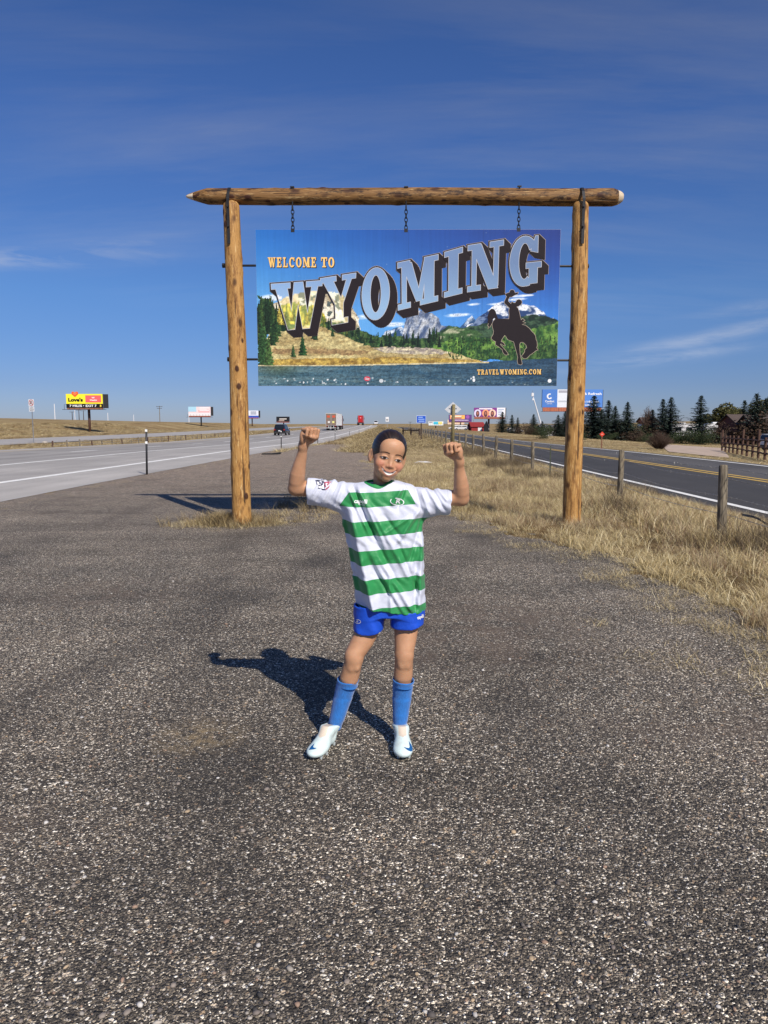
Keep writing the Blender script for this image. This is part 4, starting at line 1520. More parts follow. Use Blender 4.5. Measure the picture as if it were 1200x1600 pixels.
B.ell(hd(0, -.062, -.058), (.038, .018, .020), HX, .016)
B.chain(marc(.0375, -.0555, -.0385, -.0785, -.0560), [.0020] + [.0030] * 11 + [.0020], .005)
B.chain(marc(.0355, -.0730, -.0410, -.0770, -.0560), [.0020] + [.0042] * 11 + [.0020], .005)
B.chain(marc(.0355, -.0638, -.0400, -.0812, -.0590), [.0020] + [.0036] * 11 + [.0020], .0015, 'cut')
for s_ in (-1, 1):
    B.chain([hd(s_ * .020, -.082, -.029), hd(s_ * .034, -.0755, -.040), hd(s_ * .038, -.070, -.053)], [.0010, .0014, .0010], .008, 'cut')
V, Q = B.mesh()
V = relax(V, Q, 1, .35)
hl = to_head(V)
lx, ly, lz = hl[:, 0], hl[:, 1], hl[:, 2]
face = (ly < -.02) & (np.abs(lx) < .08) & (lz > -.12) & (lz < .12)


def arc_d(hw_, zc, ze, wid):
    t = lx / hw_
    return np.where((np.abs(t) < 1.04) & face, 1 - np.abs(lz - (zc + (ze - zc) * t * t)) / (wid * np.sqrt(np.clip(1.06 - t * t, 0.02, 1))), -1)


lips = np.maximum(arc_d(.0380, -.0555, -.0385, .0034), arc_d(.0360, -.0728, -.0410, .0050))
mouth = arc_d(.0340, -.0636, -.0410, .0062)
blush = np.where(face, np.exp(-((np.abs(lx) - .040) / .018) ** 2 - ((lz + .030) / .017) ** 2), 0) + np.where(face, .7 * np.exp(-(lx / .011) ** 2 - ((lz + .035) / .012) ** 2), 0)
m_skin, nt, b = material('skin')
t = nd(nt, 'ShaderNodeTexCoord')
n1 = nd(nt, 'ShaderNodeTexNoise', {'Vector': t.outputs['Object'], 'Scale': 26.0, 'Detail': 5.0})
n2 = nd(nt, 'ShaderNodeTexNoise', {'Vector': t.outputs['Object'], 'Scale': 420.0, 'Detail': 2.0})
c = mix(nt, 1.0, (.50, .275, .158), ramp(nt, n1.outputs[0], [(.3, (.90, .86, .83)), (.7, (1.09, 1.08, 1.06))]), 'MULTIPLY')
c = mix(nt, mth(nt, 'MULTIPLY', attr(nt, 'blush'), .60, clamp=True), c, (.60, .20, .14))
c = mix(nt, mth(nt, 'MULTIPLY', ramp(nt, attr(nt, 'lips'), [(0.0, 0.), (.35, 1.)]), .6), c, (.52, .185, .16))
c = mix(nt, ramp(nt, attr(nt, 'mouth'), [(0.0, 0.), (.3, 1.)]), c, (.07, .015, .012))
nt.links.new(c, b.inputs['Base Color'])
b.inputs['Roughness'].default_value = .5
b.inputs['Specular IOR Level'].default_value = .35
b.inputs['Subsurface Weight'].default_value = .12
b.inputs['Subsurface Radius'].default_value = (.012, .004, .002)
bp = nd(nt, 'ShaderNodeBump', {'Strength': .12, 'Height': n2.outputs[0], 'Distance': .001})
nt.links.new(bp.outputs[0], b.inputs['Normal'])
body = gmesh('body', V, Q, m_skin, attrs={'lips': lips, 'mouth': mouth, 'blush': blush})
body_bvh = BVHTree.FromPolygons([tuple(v) for v in V.tolist()], [tuple(f) for f in Q.tolist()])


def face_patch(name, outline_fun, mat, lift, nu=17, nv=4, parent=None):
    """a thin skin laid on the face: outline_fun(u) -> (x, z0, z1) in head coordinates"""
    vs, qs = [], []
    for i in range(nu):
        x, z0, z1 = outline_fun(-1 + 2 * i / (nu - 1))
        for j in range(nv):
            z = z0 + (z1 - z0) * j / (nv - 1)
            o = hd(x, -.2, z)
            hit = body_bvh.ray_cast(Vector(o), Vector(HM @ np.array((0, 1., 0))), .4)
            p = np.array(hit[0]) if hit[0] is not None else hd(x, -.07, z)
            vs.append(p - HM[:, 1] * lift)
    for i in range(nu - 1):
        for j in range(nv - 1):
            a_ = i * nv + j
            qs.append((a_, a_ + nv, a_ + nv + 1, a_ + 1))
    return gmesh(name, vs, qs, mat, parent=parent)


m_white = plain('tooth_white', (.68, .64, .59), .4, var=.03)
m_lash = plain('dark_brown_hair_line', (.022, .012, .009), .6, var=.1)
m_brow = plain('brown_eyebrow', (.075, .036, .022), .7, var=.2, scale=300)
m_sclera = plain('eye_white', (.58, .55, .52), .3, var=.03)
m_iris = plain('brown_iris', (.03, .015, .009), .2, var=.1)
face_patch('teeth', lambda u: (.0322 * u, -.0702 + .0248 * u * u, -.0578 + .0130 * u * u), m_white, .0012)
for s_ in (-1, 1):
    face_patch('eye', lambda u: (s_ * .0308 + .0158 * u, -.0070 + .0060 * u * u, .0036 - .0046 * u * u), m_sclera, .0008)
    face_patch('iris', lambda u: (s_ * .0308 + .0005 + .0074 * u, -.0066 * sqrt(max(1 - u * u * .9, 0)), .0042), m_iris, .0014, 9)
    face_patch('eyelash', lambda u: (s_ * .0312 + .0182 * u, .0030 - .0078 * u * u - .0008 * u * s_, .0054 - .0082 * u * u - .0010 * u * s_), m_lash, .0018)
    face_patch('eyebrow', lambda u: (s_ * .0325 + .0200 * u, .0198 - .0046 * u * u - .0016 * u * s_, .0238 - .0052 * u * u - .0030 * u * s_), m_brow, .0010)

# hair, drawn back tight
Hf = Field(HO_ - .16, HO_ + .16, .0032)
Hf.ell(hd(0, .015, .034), (.0755, .0910, .0868), HX, .004)
Hf.ell(hd(0, .105, .020), (.036, .030, .034), HX, .02)
r = Hf.sub(HO_ - .15, HO_ + .15)
sl, (x, y, z) = r
q = np.stack([x - HO_[0], y - HO_[1], z - HO_[2]], -1) @ HM
hx_, hy_, hz_ = q[..., 0], q[..., 1], q[..., 2]
line = -.018 - .82 * hy_ - .75 * np.clip(np.abs(hx_) - .040, 0, 1) + .010 * np.exp(-(hx_ / .016) ** 2) - .004
pa_ = np.arctan2(hx_, hz_ - .02)
line = line + .0022 * np.sin(pa_ * 23 + 1) + .0016 * np.sin(pa_ * 51 + 2)
cutp = (line - hz_) / 1.28
back = np.where(hy_ > .03, -(hz_ + .060), cutp)
st = .0016 * np.exp(-(hx_ / .0035) ** 2) + .0004 * np.sin(np.arctan2(hx_, hz_ - .02) * 34 + 3 * np.sin(hy_ * 25))
Hf.F[sl] = np.maximum(np.maximum(Hf.F[sl] + st.astype(np.float32), np.minimum(cutp, back)), -.5)
V, Q = Hf.mesh()
V = relax(V, Q, 2, .4)
hh_ = to_head(V)
m_hair, nt, b = material('dark_brown_hair')
t = nd(nt, 'ShaderNodeTexCoord')
cv = nd(nt, 'ShaderNodeCombineXYZ', {0: attr(nt, 'around'), 1: attr(nt, 'along'), 2: 0.0})
n1 = nd(nt, 'ShaderNodeTexNoise', {'Vector': cv.outputs[0], 'Scale': 1.0, 'Detail': 5.0, 'Roughness': .6})
nt.links.new(ramp(nt, n1.outputs[0], [(.32, (.006, .0045, .004)), (.55, (.022, .013, .009)), (.75, (.075, .045, .030))]), b.inputs['Base Color'])
b.inputs['Roughness'].default_value = .36
b.inputs['Specular IOR Level'].default_value = .55
bp = nd(nt, 'ShaderNodeBump', {'Strength': .35, 'Height': n1.outputs[0], 'Distance': .002})
nt.links.new(bp.outputs[0], b.inputs['Normal'])
gmesh('hair', V, Q, m_hair, attrs={'around': np.arctan2(hh_[:, 0], hh_[:, 2] - .02) * 38, 'along': hh_[:, 1] * 14})

# jersey -----------------------------------------------------------------
J = Field((-.42, 2.98, .52), (.36, 3.46, 1.26), .0038)
rows = [(752, 574, 622, .050), (757, 558, 640, .068), (764, 543, 655, .080), (775, 535, 660, .090), (800, 531, 663, .097), (830, 537.5, 661.5, .098), (870, 546, 662, .094), (910, 551.5, 664, .096), (950, 554, 666, .102), (985, 556, 668, .106)]
rz_ = np.array([gp(600, r_[0], 3.2)[2] for r_ in rows])[::-1]
rc = np.array([(gp(r_[1], r_[0], 3.22)[0] + gp(r_[2], r_[0], 3.22)[0]) / 2 for r_ in rows])[::-1]
rh = np.array([(gp(r_[2], r_[0], 3.22)[0] - gp(r_[1], r_[0], 3.22)[0]) / 2 for r_ in rows])[::-1]
rd = np.array([r_[3] for r_ in rows])[::-1]
CYJ = 3.235
nc0, nc1 = gp(591.5, 763, 3.225), gp(596, 700, 3.20)


def cone(x, y, z, a, b_, ra, rb):
    d = b_ - a
    L2 = d @ d
    px, py, pz = x - a[0], y - a[1], z - a[2]
    t_ = np.clip((px * d[0] + py * d[1] + pz * d[2]) / L2, 0, 1)
    return np.sqrt((px - d[0] * t_) ** 2 + (py - d[1] * t_) ** 2 + (pz - d[2] * t_) ** 2) - (ra + (rb - ra) * t_)


# drape: soft ridges between points of the photograph (front side unless told otherwise)
FOLDS = [((548, 806), (584, 968), .026, .028, 1), ((540, 815), (566, 960), -.016, .020, 1), ((545, 768), (575, 830), .009, .008, 1), ((553, 766), (588, 842), -.008, .006, 1),
         ((560, 765), (600, 850), .008, .008, 1), ((572, 780), (640, 905), .008, .012, 1), ((566, 805), (618, 905), -.007, .010, 1), ((560, 830), (630, 960), .009, .014, 1),
         ((590, 870), (650, 965), .008, .012, 1), ((585, 890), (632, 968), -.007, .010, 1), ((628, 766), (612, 790), .008, .007, 1), ((633, 764), (622, 795), -.007, .006, 1),
         ((655, 800), (620, 850), .008, .010, 1), ((660, 812), (640, 880), -.007, .009, 1), ((661, 850), (655, 960), .007, .011, 1), ((650, 880), (648, 965), -.006, .009, 1),
         ((608, 900), (612, 968), .006, .009, 1), ((600, 805), (632, 850), -.006, .009, 1), ((622, 850), (655, 935), -.006, .009, 1), ((640, 810), (600, 835), .005, .008, 1),
         ((522, 748), (500, 790), .006, .007, 0), ((512, 750), (492, 786), -.005, .005, 0), ((535, 755), (520, 798), .007, .008, 0), ((500, 752), (487, 775), .005, .005, 0), ((528, 752), (508, 795), -.005, .005, 0),
         ((668, 764), (690, 802), .006, .007, 0), ((676, 764), (697, 800), -.005, .005, 0), ((660, 770), (672, 806), .007, .008, 0), ((686, 766), (700, 785), .005, .006, 0), ((650, 765), (660, 800), -.005, .006, 0)]


def shirt_sdf(x, y, z):
    cxz, hxz, dyz = [np.interp(z, rz_, q_).astype(np.float32) for q_ in (rc, rh, rd)]
    ex = np.abs((x - cxz) / hxz) ** 2.35 + np.abs((y - CYJ) / dyz) ** 2.1
    D = (ex ** (1 / 2.25) - 1) * np.minimum(hxz, dyz) * .95
    D = np.maximum(D, z - rz_.max())
    dL = cone(x, y, z, gp(556, 779, 3.235), gp(470, 765, 3.22), .066, .057)
    dR = cone(x, y, z, gp(645, 787, 3.235), gp(714, 784, 3.22), .064, .054)
    endL = (gp(479.5, 750, 3.22)[0] + (gp(600, 750, 3.22)[2] - z) * .02) - x
    endR = x - (gp(705, 770, 3.22)[0] + (z - gp(600, 770, 3.22)[2]) * .06)
    D = smin(D, np.maximum(dL, endL), .03)
    D = smin(D, np.maximum(dR, endR), .03)
    fr = 1 - sstep(CYJ - .06, CYJ + .01, y)
    for p0, p1, amp, sig, front in FOLDS:
        a, b_ = gp(p0[0], p0[1], 3.13), gp(p1[0], p1[1], 3.13)
        dx, dz = b_[0] - a[0], b_[2] - a[2]
        L = sqrt(dx * dx + dz * dz)
        t_ = ((x - a[0]) * dx + (z - a[2]) * dz) / (L * L)
        s_ = ((x - a[0]) * dz - (z - a[2]) * dx) / L
        amp = amp * 1.35
        w = np.exp(-(s_ / sig) ** 2) * sstep(-.18, .12, t_) * (1 - sstep(.85, 1.15, t_))
        D = D - (amp * w * (fr if front else 1.0)).astype(np.float32)
    A, B_, C = gp(539, 800, 3.135), gp(583, 967, 3.120), gp(552, 955, 3.300)
    n = np.cross(B_ - A, C - A)
    n /= np.linalg.norm(n)
    if n[0] > 0:
        n = -n
    flank = (x - A[0]) * n[0] + (y - A[1]) * n[1] + (z - A[2]) * n[2] - .6 * sstep(A[2] - .05, A[2] + .03, z)
    D = smax(D, flank, .008)
    return D + (.0022 * np.sin(x * 95 + 30 * z + 3 * np.sin(z * 40)) * np.sin(z * 33 + x * 20)).astype(np.float32)


def hem_z(x, y):
    return gp(600, 961, 3.1)[2] - .012 * np.sin((x - .02) * 16) - .03 * np.clip(y - CYJ, 0, 1)


x, y, z = np.meshgrid(*[(J.lo[i] + J.h * np.arange(J.n[i])).astype(np.float32) for i in range(3)], indexing='ij')
D0 = shirt_sdf(x, y, z)
neck = cone(x, y, z, nc0, nc1, .050, .073)
D = np.maximum(D0, hem_z(x, y) - z)
D = smax(D, -neck, .006)
D = np.maximum(D, -(D + .016))
J.F = D.astype(np.float32)
V, Q = J.mesh()
V = relax(V, Q, 1, .4)
# the collar: a raised band round the neck hole
J.F = np.maximum(np.maximum(D0 - .0028, -(D0 + .010)), np.maximum(-neck - .001, neck - .0135)).astype(np.float32)
J.F = np.maximum(J.F, (nc0[2] - .06 - z)).astype(np.float32)
VC, QC = J.mesh()
VC = relax(VC, QC, 1, .4)
# stripe coordinate: height in photograph pixels on the chest plane
zt = np.linspace(.4, 1.3, 400)
pyt = np.array([800 - FPX * tan(atan2(zv - CAM_H, 3.12) + PITCH) for zv in zt])
sv = np.interp(V[:, 2], zt, pyt) + 2.5 * np.sin((V[:, 0] - .02) * 12) - 6 * (V[:, 0] - .0) * .6
pxv = 600 + FPX * V[:, 0] / 3.14
rag = np.minimum(pxv - (546 - (sv - 767) * .70), (637 + (sv - 767) * .55) - pxv)
rag = np.where(sv > 800, 20, rag)
m_jer, nt, b = material('striped_football_shirt')
t = nd(nt, 'ShaderNodeTexCoord')
f_ = mth(nt, 'FRACT', mth(nt, 'DIVIDE', mth(nt, 'SUBTRACT', attr(nt, 'stripe'), 769.0), 45.4))
band = mth(nt, 'MULTIPLY', mth(nt, 'LESS_THAN', f_, .50), mth(nt, 'GREATER_THAN', attr(nt, 'stripe'), 762.0))
band = mth(nt, 'MULTIPLY', band, mth(nt, 'GREATER_THAN', attr(nt, 'raglan'), 0.0))
kn = nd(nt, 'ShaderNodeTexNoise', {'Vector': t.outputs['Object'], 'Scale': 700.0, 'Detail': 1.0})
cl_ = nd(nt, 'ShaderNodeTexNoise', {'Vector': t.outputs['Object'], 'Scale': 16.0, 'Detail': 4.0})
c = mix(nt, band, (.625, .65, .75), (.020, .255, .068))
seam = mth(nt, 'MULTIPLY', mth(nt, 'LESS_THAN', mth(nt, 'ABSOLUTE', attr(nt, 'raglan')), .45), mth(nt, 'LESS_THAN', attr(nt, 'stripe'), 800.0))
seam = mth(nt, 'MAXIMUM', seam, mth(nt, 'LESS_THAN', attr(nt, 'stitch'), .0012))
c = mix(nt, mth(nt, 'MULTIPLY', seam, .30), c, (.20, .22, .26))
nt.links.new(mix(nt, 1.0, c, ramp(nt, cl_.outputs[0], [(.3, .93), (.7, 1.04)]), 'MULTIPLY'), b.inputs['Base Color'])
b.inputs['Roughness'].default_value = .55
b.inputs['Sheen Weight'].default_value = .15
bp = nd(nt, 'ShaderNodeBump', {'Strength': .10, 'Height': kn.outputs[0], 'Distance': .001})
bp2 = nd(nt, 'ShaderNodeBump', {'Strength': .35, 'Height': cl_.outputs[0], 'Distance': .02, 'Normal': bp.outputs[0]})
nt.links.new(bp2.outputs[0], b.inputs['Normal'])
cuff = np.minimum(np.abs(V[:, 0] - gp(479.5, 750, 3.22)[0] - .018), np.abs(gp(705, 770, 3.22)[0] - V[:, 0] - .018))
hemd = np.minimum(np.abs(V[:, 2] - hem_z(V[:, 0], V[:, 1]) - .018), cuff)
jersey = gmesh('shirt', V, Q, m_jer, attrs={'stripe': sv, 'raglan': rag, 'stitch': hemd})
jersey['label'] = 'white football shirt with broad green hoops'
jer_bvh = BVHTree.FromPolygons([tuple(v) for v in V.tolist()], [tuple(f) for f in Q.tolist()])
m_green = plain('green_collar', (.020, .255, .068), .6, var=.06, scale=60)
gmesh('collar', VC, QC, m_green, parent=jersey)


def project(polys, name, mat, px, py, sx, sy, lift, parent, bvh, rotd=0.0, Yd=3.0, org=GO, cuts=1):
    """lay flat polygons (photograph-pixel units round px,py) on the cloth in front"""
    bm = bmesh.new()
    for pp in polys:
        try:
            bm.faces.new([bm.verts.new((x_, y_, 0)) for x_, y_ in pp])
        except ValueError:
            pass
    bmesh.ops.triangulate(bm, faces=bm.faces)
    bmesh.ops.subdivide_edges(bm, edges=bm.edges, cuts=cuts, use_grid_fill=True)
    cr, sr = cos(rotd), sin(rotd)
    last = None
    for v in bm.verts:
        x_, y_ = v.co.x * sx, v.co.y * sy
        qx, qy = px + x_ * cr - y_ * sr, py - (x_ * sr + y_ * cr)
        o = P(qx, qy, Yd - .4)
        d = (P(qx, qy, Yd + .6) - o).normalized()
        hit = bvh.ray_cast(o, d, 2.0)
        if hit[0] is not None:
            last = hit[0] - d * lift
        v.co = (last if last is not None else P(qx, qy, Yd)) - org
    bmesh.ops.triangulate(bm, faces=bm.faces)
    me = bpy.data.meshes.new(name)
    bm.to_mesh(me)
    bm.free()
    me.materials.append(mat)
    return link(name, me, parent)


def text_polys(txt, shear_=0.0, bold=.02):
    cu = bpy.data.curves.new('text', 'FONT')
    cu.body = txt
    cu.size = 1.0
    cu.align_x = 'CENTER'
    cu.align_y = 'CENTER'
    cu.shear = shear_
    cu.offset = bold
    cu.resolution_u = 3
    ob = bpy.data.objects.new('text', cu)
    COL.objects.link(ob)
    dg = bpy.context.evaluated_depsgraph_get()
    me = ob.evaluated_get(dg).to_mesh()
    out = [[(me.vertices[i].co.x, me.vertices[i].co.y) for i in p.vertices] for p in me.polygons]
    ob.evaluated_get(dg).to_mesh_clear()
    bpy.data.objects.remove(ob)
    bpy.data.curves.remove(cu)
    return out


def ring_poly(rx, ry, w, a0=0, a1=360, n=24):
    return arc(0, 0, rx, ry, rx - w, ry - w, a0, a1, n)


m_print = plain('white_print', (.80, .80, .82), .5, var=.03)
m_navy = plain('navy_print', (.02, .025, .09), .5, var=.05)
m_crim = plain('crimson_print', (.50, .03, .09), .5, var=.05)
o = project(text_polys('capelli', .1, .03), 'chest_lettering', m_print, 563.5, 783.5, 8.2, 9.2, .0030, jersey, jer_bvh, radians(-3))
project(text_polys('SPORT', 0, .02), 'chest_lettering', m_print, 566, 788.8, 3.1, 3.1, .0016, jersey, jer_bvh, radians(-3))
project(ring_poly(11.2, 6.0, 1.3, 150, 470), 'chest_emblem', m_print, 620.5, 784, 1, 1, .0016, jersey, jer_bvh, radians(-8))
project(text_polys('R', .15, .04), 'chest_emblem', m_print, 621.5, 783.5, 11.5, 9.5, .0018, jersey, jer_bvh, radians(-4))
# cube badge on the sleeve
T_, L_, R_ = [(-13, 5.2), (-1.5, 10.5), (11, 7.6), (1, 2.2)], [(-13, 5.2), (1, 2.2), (3.2, -10.5), (-8.5, -7.8)], [(1, 2.2), (11, 7.6), (13.5, -1.8), (3.2, -10.5)]


def shrink(pp, f):
    cx_ = sum(p[0] for p in pp) / len(pp)
    cy_ = sum(p[1] for p in pp) / len(pp)
    return [(cx_ + (x_ - cx_) * f, cy_ + (y_ - cy_) * f) for x_, y_ in pp]


bx_, by_ = 505.5, 755.5
project([T_, L_], 'sleeve_badge', m_navy, bx_, by_, 1, 1, .0016, jersey, jer_bvh)
project([R_], 'sleeve_badge', m_crim, bx_, by_, 1, 1, .0016, jersey, jer_bvh)
project([shrink(T_, .70), shrink(L_, .76), shrink(R_, .70)], 'sleeve_badge', m_print, bx_, by_, 1, 1, .0034, jersey, jer_bvh)
project([[(x_ * 5.2, y_ * 8) for x_, y_ in p_] for p_ in text_polys('DP', 0, .05)], 'sleeve_badge', m_navy, bx_ - 4.3, by_ + 1.6, 1, 1, .0050, jersey, jer_bvh, radians(-12))
project([[(x_ * 4.8, y_ * 7) for x_, y_ in p_] for p_ in text_polys('DP', 0, .05)], 'sleeve_badge', m_crim, bx_ + 7.0, by_ - .8, 1, 1, .0050, jersey, jer_bvh, radians(38))
project([[(x_ * 5, y_ * 4) for x_, y_ in p_] for p_ in text_polys('DP', 0, .05)], 'sleeve_badge', m_navy, bx_ - .5, by_ - 6.3, 1, 1, .0050, jersey, jer_bvh, radians(-8))

# shorts ------------------------------------------------------------------
S_ = Field((-.20, 3.05, .47), (.24, 3.42, .74), .0036)
x, y, z = np.meshgrid(*[(S_.lo[i] + S_.h * np.arange(S_.n[i])).astype(np.float32) for i in range(3)], indexing='ij')


def leg_cone(px0, px1, py, top):
    a = gp((px0 + px1) / 2, py, 3.225)
    b_ = gp(top, 935, 3.24)
    hw__ = (px1 - px0) / 2 * SC
    d = b_ - a
    t_ = np.clip((z - a[2]) / d[2], -.3, 1.2)
    X_, Y_ = a[0] + d[0] * t_, a[1] + d[1] * t_
    rx = hw__ * (1 - t_ * .04)
    ry = .082 + .016 * t_
    return ((np.abs((x - X_) / rx) ** 2.2 + np.abs((y - Y_) / ry) ** 2.2) ** (1 / 2.2) - 1) * rx


d1 = leg_cone(551, 601, 990, 579)
d2 = leg_cone(609, 664, 986, 636)
D = smin(d1, d2, .030)
hip = ((np.abs((x - gp(608, 940, 3.235)[0]) / .155) ** 2.4 + np.abs((y - 3.24) / .098) ** 2.2) ** (1 / 2.3) - 1) * .1
D = smin(D, np.maximum(hip, gp(600, 962, 3.2)[2] - z), .02)
D = D + (.003 * np.sin(x * 70 + 25 * z) * sstep(.62, .52, z)).astype(np.float32)
hemz = np.where(x < gp(604, 980, 3.2)[0], gp(600, 990, 3.15)[2] - .010 * np.sin((x - gp(553, 980, 3.2)[0]) * 28) + .02 * np.clip(y - 3.2, -.05, .1), gp(600, 985, 3.15)[2] + .012 * np.clip((x - gp(640, 980, 3.2)[0]) / .05, 0, 1) + .02 * np.clip(y - 3.2, -.05, .1))
D = np.maximum(D, hemz - z)
D = np.maximum(D, (shirt_sdf(x, y, z) + .010) * sstep(-.030, .012, z - hem_z(x, y)) + -.5 * (1 - sstep(-.030, .012, z - hem_z(x, y))))
D = np.maximum(D, z - .70)
D = np.maximum(D, -(D + .008))
S_.F = D.astype(np.float32)
V, Q = S_.mesh()
V = relax(V, Q, 1, .4)
m_short, nt, b = material('royal_blue_shorts')
t = nd(nt, 'ShaderNodeTexCoord')
cl_ = nd(nt, 'ShaderNodeTexNoise', {'Vector': t.outputs['Object'], 'Scale': 22.0, 'Detail': 4.0})
nt.links.new(mix(nt, 1.0, (.008, .075, .56), ramp(nt, cl_.outputs[0], [(.3, .85), (.7, 1.12)]), 'MULTIPLY'), b.inputs['Base Color'])
b.inputs['Roughness'].default_value = .5
bp = nd(nt, 'ShaderNodeBump', {'Strength': .4, 'Height': cl_.outputs[0], 'Distance': .015})
nt.links.new(bp.outputs[0], b.inputs['Normal'])
shorts = gmesh('shorts', V, Q, m_short)
sh_bvh = BVHTree.FromPolygons([tuple(v) for v in V.tolist()], [tuple(f) for f in Q.tolist()])
project(ring_poly(5.5, 3.4, .8, 150, 480), 'shorts_emblem', m_print, 558.5, 971, 1, 1, .0016, shorts, sh_bvh, radians(-12))
project(text_polys('R', .15, .04), 'shorts_emblem', m_print, 558, 971, 5, 4.6, .0018, shorts, sh_bvh)
project(text_polys('capelli', .1, .04), 'shorts_lettering', m_print, 657, 964, 4.4, 7.0, .0016, shorts, sh_bvh, radians(18))

# socks and boots -----------------------------------------------------------
m_sock, nt, b = material('blue_sock')
t = nd(nt, 'ShaderNodeTexCoord')
wv_ = nd(nt, 'ShaderNodeTexNoise', {'Vector': nd(nt, 'ShaderNodeMapping', {0: t.outputs['Object'], 'Scale': (1, 1, .2)}).outputs[0], 'Scale': 300.0, 'Detail': 2.0})
ns_ = nd(nt, 'ShaderNodeTexNoise', {'Vector': t.outputs['Object'], 'Scale': 25.0, 'Detail': 4.0})
c = mix(nt, 1.0, (.018, .165, .52), ramp(nt, wv_.outputs[0], [(.3, .82), (.7, 1.15)]), 'MULTIPLY')
nt.links.new(mix(nt, 1.0, c, ramp(nt, ns_.outputs[0], [(.3, .9), (.7, 1.08)]), 'MULTIPLY'), b.inputs['Base Color'])
b.inputs['Roughness'].default_value = .9
b.inputs['Sheen Weight'].default_value = .3
bp = nd(nt, 'ShaderNodeBump', {'Strength': .3, 'Height': wv_.outputs[0], 'Distance': .002})
nt.links.new(bp.outputs[0], b.inputs['Normal'])
m_boot, nt, b = material('mint_white_boot')
t = nd(nt, 'ShaderNodeTexCoord')
n1 = nd(nt, 'ShaderNodeTexNoise', {'Vector': t.outputs['Object'], 'Scale': 24.0, 'Detail': 6.0, 'Roughness': .65})
c = ramp(nt, n1.outputs[0], [(.30, (.60, .66, .62)), (.5, (.66, .79, .755)), (.7, (.70, .83, .79))])
c = mix(nt, ramp(nt, attr(nt, 'tongue'), [(.0, 0.), (.15, 1.)]), c, (.66, .56, .44))
nt.links.new(c, b.inputs['Base Color'])
b.inputs['Roughness'].default_value = .42
bp = nd(nt, 'ShaderNodeBump', {'Strength': .15, 'Height': n1.outputs[0], 'Distance': .006})
nt.links.new(bp.outputs[0], b.inputs['Normal'])
m_stud = plain('grey_white_stud', (.42, .46, .46), .5, var=.1)
m_tab = plain('pull_tab_white', (.78, .79, .78), .5, var=.05)

